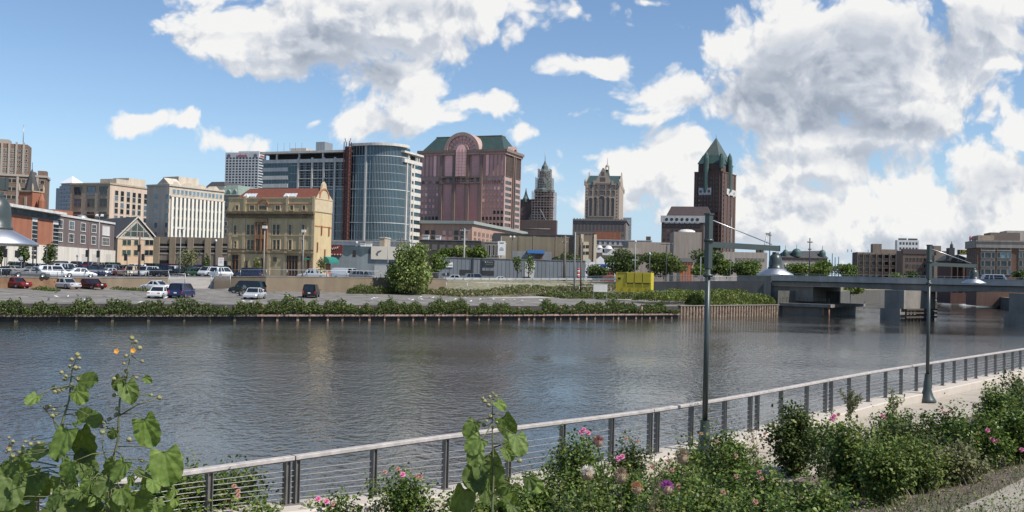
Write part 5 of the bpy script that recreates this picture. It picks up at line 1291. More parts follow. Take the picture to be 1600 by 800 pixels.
for ring, zt_, zb_ in ((8.6, Zc(300), 0), (6.4, Zc(278), Zc(300)), (4.8, Zc(264), Zc(278))):
    n = 7
    for i in range(n+1):
        q = -ring+2*ring*i/n
        for (x, y) in ((q, -ring), (ring, q), (q, ring), (-ring, q)): mb.tube([(x,y,zb_),(x,y,zt_)], .13, 3, cap=False)
    z = zb_
    while z < zt_: mb.box(-ring,ring,-ring-.1,-ring+.1,z,z+.25); mb.box(ring-.1,ring+.1,-ring,ring,z,z+.25); z += 2.1
mb.build('scaffold_frame', scm, sc_)
# 20 gothic office tower with green roof
gst = M('pinkish_stone', (.34,.27,.215), .85, .06, .08); gpn = M('grey_brown_glass', (.11,.09,.085), .3, .3, .1)
b = B('tall beige tower with pointed gables and steep green roof topped by a lantern', 'office tower', 'R', 968, 287, 914.5, 974.5, 1327, -9, 8, gst)
w, d, h = b.w, b.d, b.h; Zt = lambda y: P(945, y, 1327).z-8
kk = lambda px: b.s_at('F', px, 320)
zt0 = b.z_at('F', 945, 340); zt1 = b.z_at('F', 945, 310)
for px, ww, ex in ((922.5, 4.4, -1), (930, 4.4, 0), (940, 8, 1.5), (949.5, 4.4, 0), (957, 4.4, -1)): b.win('F', kk(px), b.z_at('F', 945, 338), ww, zt1-zt0+ex, pm=gpn, fm=gst, ft=.8, fo=1.0, arch=True, nx=2)
for y in (302, 292.5):
    for px, ww in ((922.5, 4), (931, 4), (940.5, 8), (950, 4), (958, 4)): b.win('F', kk(px), b.z_at('F', 945, y+3), ww, 6, pm=gpn, fm=gst, ft=.3, fo=.4)
for px in (916.5, 963.5): b.grid('F', [kk(px)], [h-8-4.2*i for i in range(12)], 1.8, 2.0, ft=0, pm=gpn)
b.grid('R', b.lin(1.5, d-1.5, 5), [h-8-4.2*i for i in range(10)], 2.2, 2.2, ft=0, pm=gpn)
zr0, zr1 = Zt(286), Zt(267)
# cross gables
k0, k1, kc = kk(927.5), kk(956), kk(941.5)
MB().ext([(k0,-.6,h),(k1,-.6,h),(kc+1,-.6,Zt(262)),(kc-1,-.6,Zt(262))], (0,3,0)).build('front_gable', gst, b.e)
mb = MB().add([(0,0,h),(w,0,h),(w,d,h),(0,d,h),(.4,d/2,zr1),(w-.4,d/2,zr1)], [(0,1,5,4),(2,3,4,5),(1,2,5),(3,0,4)]); mb.build('roof', grn, b.e)
MB().add([(k0,0,h),(k1,0,h),(kc,0,Zt(262)),(kc,d/2,Zt(262)),(k0,d/2,h),(k1,d/2,h)], [(0,2,3,4),(1,5,3,2)]).build('roof', grn, b.e)
MB().lathe([(7,h),(2.2,Zt(258)),(1.6,Zt(257))], (kc+1.5,d/2,0), 4, smooth=False).build('roof', grn, b.e)
mb = MB()
for a, c in ((0,0),(w,0),(0,d),(w,d)): mb.box(a-1.5,a+1.5,c-1.5,c+1.5,h-3,Zt(283.5)); mb.lathe([(1.5,Zt(283.5)),(.2,Zt(279))], (a,c,0), 6)
for a in (k0, k1): mb.box(a-1.2,a+1.2,-1.2,1,h-2,h+4)
for kx in (-.3, w-.9): mb.ext([(kx,-.2,h-.5),(kx,d+.2,h-.5),(kx,d/2+1.2,zr1+2),(kx,d/2-1.2,zr1+2)], (1.2,0,0)); mb.lathe([(1.2,zr1+1),(.3,zr1+5)], (kx+.6,d/2,0), 6)
mb.build('pinnacle', gst, b.e); mb = MB()
for a in range(4): mb.box(kc+1.5-2+4*(a%2)-.6, kc+1.5-2+4*(a%2)+.6, d/2-2+4*(a//2)-.6, d/2-2+4*(a//2)+.6, Zt(258), Zt(252.5))
mb.lathe([(3.2,Zt(252.5)),(2.6,Zt(251)),(.3,Zt(247.5))], (kc+1.5,d/2,0), 8); mb.build('lantern', gst, b.e)
MB().tube([(kc+1.5,d/2,Zt(248)),(kc+1.5,d/2,Zt(238))], .35, 4).build('flagpole', MATS['flagpole_grey'], b.e)
for px, y, ww in ((941, 279, 7), (941, 270, 4)): k = kk(px); MB().box(k-ww/2, k+ww/2, -.8, -.6, Zt(y+4), Zt(y-2)).build('window', gpn, b.e)
b.end()
b = B('broad grey building with tall window row at the foot of the gabled tower', 'office building', 'R', 978, 345, 895, 985, 900, -9, 6, M('drab_stone', (.19,.165,.15), .85, .1, .1))
b.grid('F', b.lin(1, b.w-1, 14), [b.z_at('F', 940, 361)], 2.3, 6.2, ft=.3, pm=gpn, fm=b.wall); b.grid('F', b.lin(1, b.w-1, 14), [b.z_at('F', 940, 369)], 2.3, 2, ft=0, pm=gpn)
b.band('cornice', 'FR', b.h-.5, b.h+1, 1.0, b.wall); mb = MB()
for k in b.lin(0, b.w, 18): b.fb(mb, 'F', k-.5, k+.5, b.h+1, b.h+1.8, 0, .4)
mb.build('crenel', b.wall, b.e); b.box('brick_part', b.w*.42, b.w*.9, -2.5, -.2, -3, b.z_at('F', 950, 363), redb); b.end()
b = B('pale blue glass slab behind the broad grey building', 'office building', 'R', 985, 340, 973, 0, 960, -9, 6, M('pale_blue_glass', (.26,.33,.37), .2, .05, .1), d=20, w=8); mb = MB()
for i in range(14): b.fb(mb, 'F', 0, b.w, b.h-3*i-.3, b.h-3*i, 0, .08)
mb.build('floor_line', MATS['floor_band_grey'], b.e)
b.e.location.x += 1
# 21 dark brick tower with green pyramid
mcb = M('dark_red_brick', (.105,.066,.055), .85, .12, .12); mcw = M('white_band_stone', (.50,.49,.47), .8, .08, .3); cop = M('copper_green', (.05,.095,.085), .6, .2, .15)
mcg = glassm('mc_pane', (.035,.03,.035), .15, .4)
D = 830; b = B('tallest dark brick tower with a green glass pyramid roof and white arcaded bands', 'office tower', 'R', 1129, 268, 1085, 1150.5, D, -31, 6, mcb)
w, d, h = b.w, b.d, b.h; Zm = lambda y: P(1120, y, D)[2]-6
for face, ln in (('F', w), ('R', d)):
    for k in b.lin(.8, ln-.8, 9 if face == 'F' else 6):
        for i in range(22): b.win(face, k, h-6-3.75*i, 1.5, 1.6, pm=mcg, fm=mcb, ft=.0)
pr = MB()
for k in b.lin(0, w, 5): b.fb(pr, 'F', k-.3, k+.3, -2, h-1, 0, .5)
for k in b.lin(0, d, 4): b.fb(pr, 'R', k-.3, k+.3, -2, h-1, 0, .5)
pr.build('pier', M('dark_brick_pier', (.17,.09,.07), .85), b.e)
b.box('upper_tier', 2.5, w-2.5, 2.5, d-2.5, h, Zm(252), mcb); b.band('cornice', 'FR', h-.3, h+.5, .4, mcb)
x0, x1, y0, y1 = 1.8, w-1.8, 1.8, d-1.8; za, zb = Zm(254), Zm(240)
MB().hexa([(x0,y0,za),(x1,y0,za),(x1,y1,za),(x0,y1,za)], [(x0+3.5,y0+3.5,zb),(x1-3.5,y0+3.5,zb),(x1-3.5,y1-3.5,zb),(x0+3.5,y1-3.5,zb)]).build('roof', cop, b.e)
MB().add([(x0+3.2,y0+3.2,Zm(242)),(x1-3.2,y0+3.2,Zm(242)),(x1-3.2,y1-3.2,Zm(242)),(x0+3.2,y1-3.2,Zm(242)),(w/2,d/2,Zm(209))], [(0,1,4),(1,2,4),(2,3,4),(3,0,4)]).build('pyramid_roof', M('pyramid_green', (.085,.105,.09), .5, .15, .2), b.e)
MB().tube([(w/2,d/2,Zm(210)),(w/2,d/2,Zm(202))], .2, 4).build('finial', MATS['flagpole_grey'], b.e)
for (cx, cy) in ((w*.42, 0), (w, d*.5), (w-1.5, 1.5)):
    zt_ = Zm(235) if cx != w-1.5 else Zm(238)
    MB().lathe([(2.3,Zm(296) if cx != w-1.5 else Zm(262)),(2.3,Zm(246)),(1.6,Zm(240)),(.1,zt_)], (cx,cy,0), 8, smooth=False).build('glazed_turret', cop, b.e)
for (face, ln, a0, a1) in (('F', w, .18, .62), ('R', d, .25, .95)):
    mb = MB(); z0 = Zm(302); b.fb(mb, face, ln*a0, ln*a1, z0, z0+5, 0, 1.0)
    n = 3 if face == 'F' else 2
    for i in range(n):
        k = ln*(a0+(a1-a0)*(i+.5)/n); r_ = 1.2
        mb.ext([Vector(b.q(face, k+r_*math.cos(2*math.pi*j/12), 1.02, z0+2.0+r_*math.sin(2*math.pi*j/12))) for j in range(12)], Vector(b.q(face, 0, 1.1, 0))-Vector(b.q(face, 0, 1.02, 0)), 1)
        b.fb(mb, face, k-1.8, k+1.8, z0-1.0, z0, 0, .8)
    mb.build('arcade_band', [mcw, mcg], b.e)
b.end()
b = B('dark brick wing with white arcaded band attached left of the tallest tower', 'office building', 'R', 1100, 338, 1034, 0, 800, -14, 6, mcb, d=28)
b.grid('F', b.lin(.6, b.w-.6, 10), [b.h-9-3.75*i for i in range(5)], 1.6, 1.7, ft=0, pm=mcg)
mb = MB(); z0 = b.h-5.2; mb.box(-.8, b.w, -1.0, 0, z0, b.h+.3); mb.box(b.w, b.w+.8, -1, b.d, z0, b.h+.3)
for k in b.lin(2, b.w-3, 7): mb.ext([(k+1.3*math.cos(2*math.pi*j/12), -1.03, z0+2.4+1.3*math.sin(2*math.pi*j/12)) for j in range(12)], (0,-.06,0), 1); mb.box(k-1.7,k+1.7,-.8,0,z0-.9,z0)
mb.build('arcade_band', [mcw, mcg], b.e)
hiproof(b, 3.5, b.w+6, 1, b.d, b.h+.3, b.h+8.3, 3.6, 5, M('dark_brown_roof', (.07,.05,.05), .8, .15, .3)); b.end()
# 22 blank arts centre
bg = M('beige_blank_concrete', (.33,.275,.23), .9, .06, .05)
b = B('tall blank beige box with a small rounded roof vent before the dark tower', 'arts centre', 'R', 1096.5, 363, 1053, 0, 560, -4, 5, bg, d=24)
MB().lathe([(5,0),(4.6,.9),(3,1.6),(0,1.9)], (b.w*.5,6,b.h), 14).build('roof_vent', whitest, b.e)
b = B('wide low blank beige hall left of the tall beige box', 'arts centre', 'L', 982, 377.5, 0, 1048, 600, 2, 5, bg, d=24); b.box('step_block', b.w-2, b.w+2.6, -.5, 12, -3, b.h-1.2, bg)
b = B('lower pale beige block in front of the wide hall', 'low building', 'L', 959, 387, 0, 1000, 520, 2, 5, M('pale_beige_wall', (.36,.31,.26), .9, .06, .1), d=12)
for i, px in enumerate((1002, 1043)):
    k = P(px, 384, 500); t = thing('banner', ['dark hanging banner at the left of the beige arts hall', 'dark hanging banner near the right corner of the beige arts hall'][i], 'banner', (k.x, k.y, 12)); MB().box(-1.2,1.2,0,.1,3,7).build('cloth', M('banner_red', (.10,.05,.05), .8), t); MB().tube([(-1.4,0,-8),(-1.4,0,7.4)], .12, 5).build('pole', dframe, t)
# 23 arcaded white building
b = B('long pale building with a row of small arched windows above a purple brown base', 'low building', 'R', 1018, 377, 929, 0, 640, -6, 5, M('pale_grey_render', (.40,.40,.39), .85, .05, .1), d=20)
for i, k in enumerate(b.lin(.5, b.w-.5, 11)): b.win('F', k, b.z_at('F', 970, 381)-.6, 1.6, 2.0, ft=.0, pm=gpn, arch=i > 2)
b.box('lower_storey', -1, b.w-14, -1.5, 0, -3, b.z_at('F', 960, 381.5)-1.2, M('purple_brown', (.10,.075,.075), .9)); b.box('chimney_block', b.w-3.4, b.w-.4, 3, 6, b.h, b.h+3.2, mcb); b.band('cornice', 'FR', b.h, b.h+.5, .4, b.wall); b.end()
# small roof things near x 945-960
for i, (px, y, s_) in enumerate(((937, 386, 2.0), (951, 390, 2.6))):
    p = P(px, y+5, 420); t = thing('roof_unit', ['white roof unit by the tan building with pale strips', 'curved white roof unit above the white cafe'][i], 'roof unit', (p.x, p.y, p.z-1)); MB().box(-s_,s_,0,2,0,s_).lathe([(s_*.7,s_),(s_*.4,s_*1.5),(0,s_*1.6)], (0,1,0), 10).build('housing', whitest, t)
b = B('low umber building behind the white cafe and green trees', 'low building', 'R', 962, 396, 930, 0, 430, 0, 5, M('umber_wall', (.11,.09,.08), .9), d=10)
# 26 beige long civic building, domes, low blocks
b = B('long low beige building with a dark window row behind the second lamp', 'low building', 'L', 1118, 393, 0, 1199, 520, -3, 5, M('warm_beige', (.38,.33,.28), .9, .06, .1), d=20)
mb = MB(); s0, s1 = b.s_at('F', 1149, 398), b.s_at('F', 1195, 398); zz = b.z_at('F', 1170, 408); mb.box(s0, s1, -.05, 0, zz, zz+1.6, 0)
for k in b.lin(s0, s1, 22): mb.box(k-.12, k+.12, -.2, -.05, zz, zz+1.6, 1)
mb.build('window_row', [dk, limest], b.e); b.box('roof_plant', b.w*.82, b.w*.88, 3, 6, b.h, b.h+2.4, slate); b.box('roof_plant', b.w*.9, b.w*.95, 3, 6, b.h, b.h+3.0, slate)
b = B('grey civic building with three small green copper domes on the skyline', 'civic building', 'L', 1222, 402, 0, 1293, 950, 0, 6, M('brownish_stone', (.17,.13,.115), .9, .1, .1), d=30)
Zd = lambda y: b.z_at('F', 1250, y)
mb = MB().add([(-1,-1,b.h),(b.w+1,-1,b.h),(b.w+1,30,b.h),(-1,30,b.h),(4,10,b.h+6),(b.w-4,10,b.h+7.5)], [(0,1,5,4),(1,2,5),(2,3,4,5),(3,0,4)]); mb.build('roof', slate, b.e)
for px, r_, y in ((1228.5, 3.0, 393), (1246, 4.6, 391), (1286.5, 3.2, 392)):
    k = b.s_at('F', px, 400); zb = b.h+1
    MB().lathe([(r_,0),(r_,zb*.0+Zd(y+4)-zb),(r_*.95,Zd(y+1.5)-zb),(r_*.6,Zd(y-1.5)-zb),(.25,Zd(y-3)-zb),(.2,Zd(y-9)-zb)], (k,3,zb), 12).build('dome', cop, b.e)
b.grid('F', b.lin(1, b.w-1, 10), [b.h-5], 2, 2.6, ft=0, pm=gpn)
b = B('flat pale grey low block below the copper domes with a small white panel', 'low building', 'L', 1219, 408, 0, 1296, 540, 0, 5, M('flat_grey_block', (.27,.265,.26), .9, .05, .1), d=12)
k = b.s_at('F', 1229, 413); b.box('pale_panel', k-1.2, k+1.2, -.1, 0, b.h-3, b.h-1, whitest); mb = MB()
for k in b.lin(b.w*.3, b.w, 9): mb.box(k-.9, k+.9, -.06, 0, b.h-4, b.h-2.6)
mb.build('window_row', dk, b.e)
# 27 right-hand background blocks
tb = M('tan_brown_brick', (.235,.185,.145), .9, .1, .2)
b = B('tan brick apartment block with balconies and a darker shaded left end', 'apartment block', 'L', 1340, 394, 1327, 1412, 470, -8, 4.4, tb, d=12)
MB().box(-.1, .0, .1, b.d, -3, b.h+.1).build('left_end_shade', M('dark_brown_wall', (.10,.075,.07), .9), b.e)  # thin dark sheet, paints the shade of this end into its colour
ks = [b.s_at('F', px, 400) for px in (1346, 1355, 1365, 1375, 1385, 1396, 1406)]; zs = [b.h-2.7-3.2*i for i in range(6)]
for j, z in enumerate(zs):
    for k in ks: b.win('F', k, z, 1.7, 1.7, fm=M('tan_dark_frame', (.16,.12,.10), .8), ft=.18, pm=dw, fo=.3)
mb = MB()
for k in ks: mb.box(k-1.9, k-1.65, -.5, 0, -1, b.h-.4)
mb.build('pilaster', tb, b.e); k = b.s_at('F', 1371, 385); b.box('stair_tower', k-1.6, k+2.4, 2, 7, b.h, b.h+4.2, tb); b.box('roof_housing', k+2.4, k+10, 3, 7, b.h, b.h+1.7, tb)
mb = MB()
for px in (1326, 1332, 1358, 1364, 1378): k = b.s_at('F', px, 390); mb.box(k-.12, k+.12, 2, 2.2, b.h, b.h+1.3)
mb.build('vent_pipe', dframe, b.e); b.end()
b = B('white modern block with two dark roof panels behind the brown warehouses', 'apartment block', 'L', 1402, 375, 1397, 1436, 640, -8, 4.4, M('white_block', (.66,.67,.68), .7, .03, .1), d=6)
b.grid('F', b.lin(1, b.w-.5, 6), [b.h-3-3.4*i for i in range(4)], 1.3, 1.7, ft=0, pm=gpn); b.box('roof_panel', b.w*.1, b.w*.45, 1, 3, b.h+.2, b.h+1.2, slate); b.box('roof_panel', b.w*.55, b.w*.95, 1, 3, b.h+.2, b.h+1.2, slate); b.end()
b = B('brown brick warehouse with small windows behind the far lamp pole', 'warehouse', 'L', 1411, 391, 0, 1479, 440, -8, 4.4, M('brown_old_brick', (.17,.115,.095), .9, .15, .2), d=12)
b.grid('F', b.lin(1, b.w-1, 11), [b.h-4.6-2.9*i for i in range(3)], .9, 1.3, ft=.1, pm=dw, fm=tb); b.box('dark_wing', -.1, b.w*.55, -.2, 3, b.h-1.6, b.h+.6, M('dark_brown_wall')); b.box('roof_housing', b.w*.75, b.w*.92, 3, 7, b.h, b.h+2.4, tb); b.end()
b = B('tan stepped block between the far pole and the dark sign building', 'low building', 'L', 1460, 399, 0, 1500, 430, -8, 4.4, tb, d=12); b.box('step_block', b.w*.1, b.w*.45, 1, 5, b.h, b.h+1.8, tb)
b.grid('F', b.lin(1, b.w-1, 5), [b.h-3.5], 1.2, 1.4, ft=.1, pm=dw); b.end()
b = B('dark gabled pump house carrying the black and yellow rooftop sign', 'pump house', 'L', 1486, 408, 0, 1526, 330, -6, 3.6, M('dark_house_brick', (.12,.065,.055), .9, .2, .3), d=14)
MB().ext([(-.6,-.5,b.h),(b.w+.6,-.5,b.h-.5),(b.w+.6,-.5,b.h-.2),(b.w*.25,-.5,b.h+2.2),(-.6,-.5,b.h+.3)], (0,15,0)).build('roof', slate, b.e); mb = MB()
for px in (1492, 1501, 1512): k = b.s_at('F', px, 420); mb.box(k-.7, k+.7, -.05, 0, .8, b.h-1.2)
mb.build('window', dw, b.e); b.box('tank_tower', 0, 1.8, 2, 5, b.h, b.h+4.5, slate); MB().lathe([(.6,0),(.5,1.2),(.15,1.5),(.1,2.2)], (1.1,3,b.h+4.5), 8).build('chimney_pot', slate, b.e)
sg = thing('rooftop_sign', 'black rooftop sign with large yellow letters left of the arched brick building', 'sign', b.o, b.r)
s0, s1 = b.s_at('F', 1494, 394), b.s_at('F', 1513, 394); z0, z1 = b.z_at('F', 1503, 398), b.z_at('F', 1503, 390.5); MB().box(s0, s1, -1.2, -1.0, z0, z1).build('panel', M('sign_black', (.012,.012,.012), .5), sg)
text_mesh('lettering', 'USI', 1.75, M('sign_yellow', (.42,.36,.03), .5), sg, ((s0+s1)/2, -1.22, (z0+z1)/2), (R(90),0,0), .01); mb = MB()
for x in (s0+.3, s1-.3): mb.box(x-.08, x+.08, -1.1, -.9, z0-2.2, z0)
mb.build('frame', dframe, sg)
# arched brick building
ab_ = M('arcade_brick', (.18,.105,.075), .9, .12, .3); ast = M('arcade_stone', (.33,.29,.25), .85, .08, .5)
b = B('large red brown brick building with big arched top windows at the right edge', 'office building', 'L', 1527, 377, 1510.5, 1660, 300, -12, 3.6, ab_)
MB().box(-.35, b.w, -.4, 0, b.h-1.9, b.h).build('cornice', ast, b.e); MB().box(-.5, b.w, -.6, 0, b.h-.1, b.h+.35).build('cornice', ast, b.e); MB().box(-.5, 0, 0, b.d, b.h-1.9, b.h+.35).build('cornice', ast, b.e)
for i, px in enumerate((1543.5, 1568.5, 1603, 1628)):
    k = b.s_at('F', px, 400); zz = b.z_at('F', px, 389.5); rw = 1.75
    b.win('F', k, zz-.2, rw*2, rw+.3, pm=dw, fm=ast, ft=.32, fo=.25, arch=True, detail=True, nx=3)
    for y in (403, 416, 429):
        z = b.z_at('F', px, y)
        b.win('F', k, z, 1.6, 1.6, pm=pane2, fm=ast, ft=.12, fo=.2, detail=True)
        for dx in (-1.5, 1.5): b.win('F', k+dx, z, .8, 1.6, pm=pane2, fm=ast, ft=.12, fo=.2, detail=True)
        b.box('spandrel_panel', k-2.0, k+2.0, -.12, 0, z+1.85, z+2.3, ast)
for k in b.lin(.8, b.d-.5, 4):
    for i in range(4): b.win('L', k, b.h-4.4-2.6*i, .9, 1.9, pm=dw, fm=ast, ft=.12)
zz = b.h+.35
for x0, x1, y0, hh, mt in ((1531, 1556, 2, 1.6, tanst), (1553, 1600, 4, 2.6, M('roof_block_brown', (.20,.16,.13), .9)), (1583, 1670, 7, 3.4, limest)):
    b.box('roof_block', b.s_at('F', x0, 372), b.s_at('F', x1, 372), y0, y0+8, zz, zz+hh, mt)
b.end()
sg = thing('rooftop_sign', 'small red round rooftop emblem with grey letters on the arched brick building', 'sign', b.o, b.r)
k = -.2; MB().ext([(k-.1, b.d*.6+.85*math.cos(a), b.h+1.1+.85*math.sin(a)) for a in [2*math.pi*i/16 for i in range(16)]], (.15,0,0)).build('emblem', M('bright_red', (.55,.04,.06), .5), sg)
for i in range(3): MB().box(k-.1, k+.05, b.d*.6-1.5-i*.9, b.d*.6-2.1-i*.9, b.h+.7, b.h+1.5-.1*(i%2)).build('letter', um, sg)
# house with red trim between trees, centre right
b = B('little orange and cream pavilion with dark roof between the two round trees', 'pavilion', 'L', 1062, 409, 0, 1083, 330, 0, 5, M('cream_panel', (.60,.50,.36), .8), d=6)
hiproof(b, -.7, b.w+.7, -.7, b.d+.7, b.h, b.h+1.3, 1.2, 2, slate)
for k in b.lin(0, b.w, 5): b.box('orange_post', k-.22, k+.22, -.25, 0, -1, b.h, M('orange_paint', (.45,.12,.03), .7))
# yellow hoarding container on the slope
yl = M('yellow_paint', (.50,.40,.03), .6, .08, 1.5)
p = P(962, 452, 166); q = P(1017, 452, 164)
t = thing('site_container', 'bright yellow four panel site container standing in the weeds by the approach wall', 'container', (p.x, p.y, 0), math.atan2(q.y-p.y, q.x-p.x)); ww = (q-p).length
zt_, zb_ = P(990, 425.5, 165).z, P(990, 449, 165).z
MB().box(0, ww, 0, 2.2, zb_-.8, zt_).build('shell', yl, t)
mb = MB()
for x in (.30, .525, .76): mb.box(ww*x-.05, ww*x+.05, -.05, 0, zb_+.7, zt_-.12)
mb.box(ww*.3, ww, -.06, 0, zb_+.6, zb_+.72); mb.box(ww*.06, ww*.14, -.05, 0, zb_+1.25, zb_+1.6); mb.box(ww*.06, ww*.3, -.04, 0, zt_-.18, zt_-.1); mb.build('door_gap', dk, t)
for a, c in ((.31,.515),(.535,.75),(.77,.985)): MB().box(ww*a, ww*c, -.1, -.0, zb_+.78, zt_-.15).build('door_panel', yl, t)
mb = MB()
for x in (.02, .3, .525, .76, .98): mb.box(ww*x-.09, ww*x+.09, -.14, -.1, zb_-.8, zb_+.7)
mb.build('leg', yl, t)
p = P(938, 455, 163); t = thing('board', 'plain white rectangular board fixed to the chain fence left of the yellow container', 'board', (p.x, p.y, p.z)); MB().box(-1.15, 1.15, -.05, .0, -.1, 1.15).box(-1.2, 1.2, -.07, .02, 1.15, 1.2).build('panel', whitest, t); MB().box(-1.1,-1.02,0,.08,-2,1.3).box(1.02,1.1,0,.08,-2,1.3).build('post', MATS['galvanised'], t)
# crane on the horizon
p = P(1190, 405, 1100); t = thing('tower_crane', 'thin distant crane jib leaning behind the second lamp', 'crane', (p.x, p.y, 5)); zz = P(1197, 366, 1100).z-5
MB().tube([(-3,0,10),(5.5,0,zz)], .7, 4).tube([(-1,0,10),(7,0,zz)], .35, 4).box(4, 8, -1, 1, zz, zz+1.5).build('jib', MATS['galvanised'], t)
# moored boats beyond the bridge
boatw = M('boat_white', (.62,.60,.56), .5, .05, 1)
def boat(px, py, L_, label, cab=True, ang=0):
    p = onz(px, py, 0); t = thing('moored_boat', label, 'boat', p, ang, 'boats moored beyond the bridge')
    n = 8; vs = []
    for i in range(n+1):
        s_ = i/n; x = -L_/2+L_*s_; wd = 1.3*math.sqrt(max(0.02, 1-max(0, s_-.35)**2/.43)); zt_ = .9+.5*s_
        vs += [(x,-wd*.6,-.3),(x,-wd,zt_),(x,wd,zt_),(x,wd*.6,-.3)]
    fs = [(i*4+k, i*4+k+1, i*4+5+k, i*4+4+k) for i in range(n) for k in range(3)]+[(0,1,2,3)]
    MB().add(vs, fs).build('hull', boatw, t); MB().hexa([(-L_*.25,-.9,.9),(L_*.15,-.9,1.1),(L_*.15,.9,1.1),(-L_*.25,.9,.9)], [(-L_*.22,-.75,2.3),(L_*.05,-.75,2.3),(L_*.05,.75,2.3),(-L_*.22,.75,2.3)]).build('cabin', M('boat_tan', (.40,.34,.24), .6), t)
    MB().hexa([(-L_*.26,-.92,1.5),(L_*.1,-.92,1.6),(L_*.1,.92,1.6),(-L_*.26,.92,1.5)], [(-L_*.25,-.9,2.0),(L_*.08,-.9,2.0),(L_*.08,.9,2.0),(-L_*.25,.9,2.0)]).build('windscreen', dk, t)
boat(1449, 464.5, 8, 'small pale boat moored far beyond the bridge left of the tan cruiser', ang=2)
boat(1464, 467, 10, 'tan and white cabin cruiser moored beyond the bridge', ang=2.3)
boat(1492, 469, 14, 'long white boat moored beyond the bridge nearest the right pier', ang=2.5)
# ------------------------------------------------------------------ vehicles
tyre = M('tyre_rubber', (.02,.02,.02), .8); rimm = M('wheel_rim', (.45,.45,.46), .3, .05, 3, metal=.7)
cglass = M('car_glass', (.012,.016,.02), .05, .2, 2, spec=.8); redl = M('tail_lamp', (.35,.02,.015), .3); whl = M('head_lamp', (.7,.7,.68), .15); platem = M('number_plate', (.65,.65,.62), .5)
def paint(name, c): return M('paint_'+name, c, .25, .04, 1, spec=.6, metal=.15)
PAINT = {'red': (.17,.018,.018), 'dark red': (.065,.009,.012), 'silver': (.46,.48,.50), 'white': (.72,.73,.72), 'blue': (.014,.022,.095), 'black': (.012,.013,.014), 'grey': (.16,.17,.18), 'tan': (.38,.31,.22), 'green': (.03,.08,.05), 'dark blue': (.02,.03,.07), 'dark green': (.015,.03,.028)}
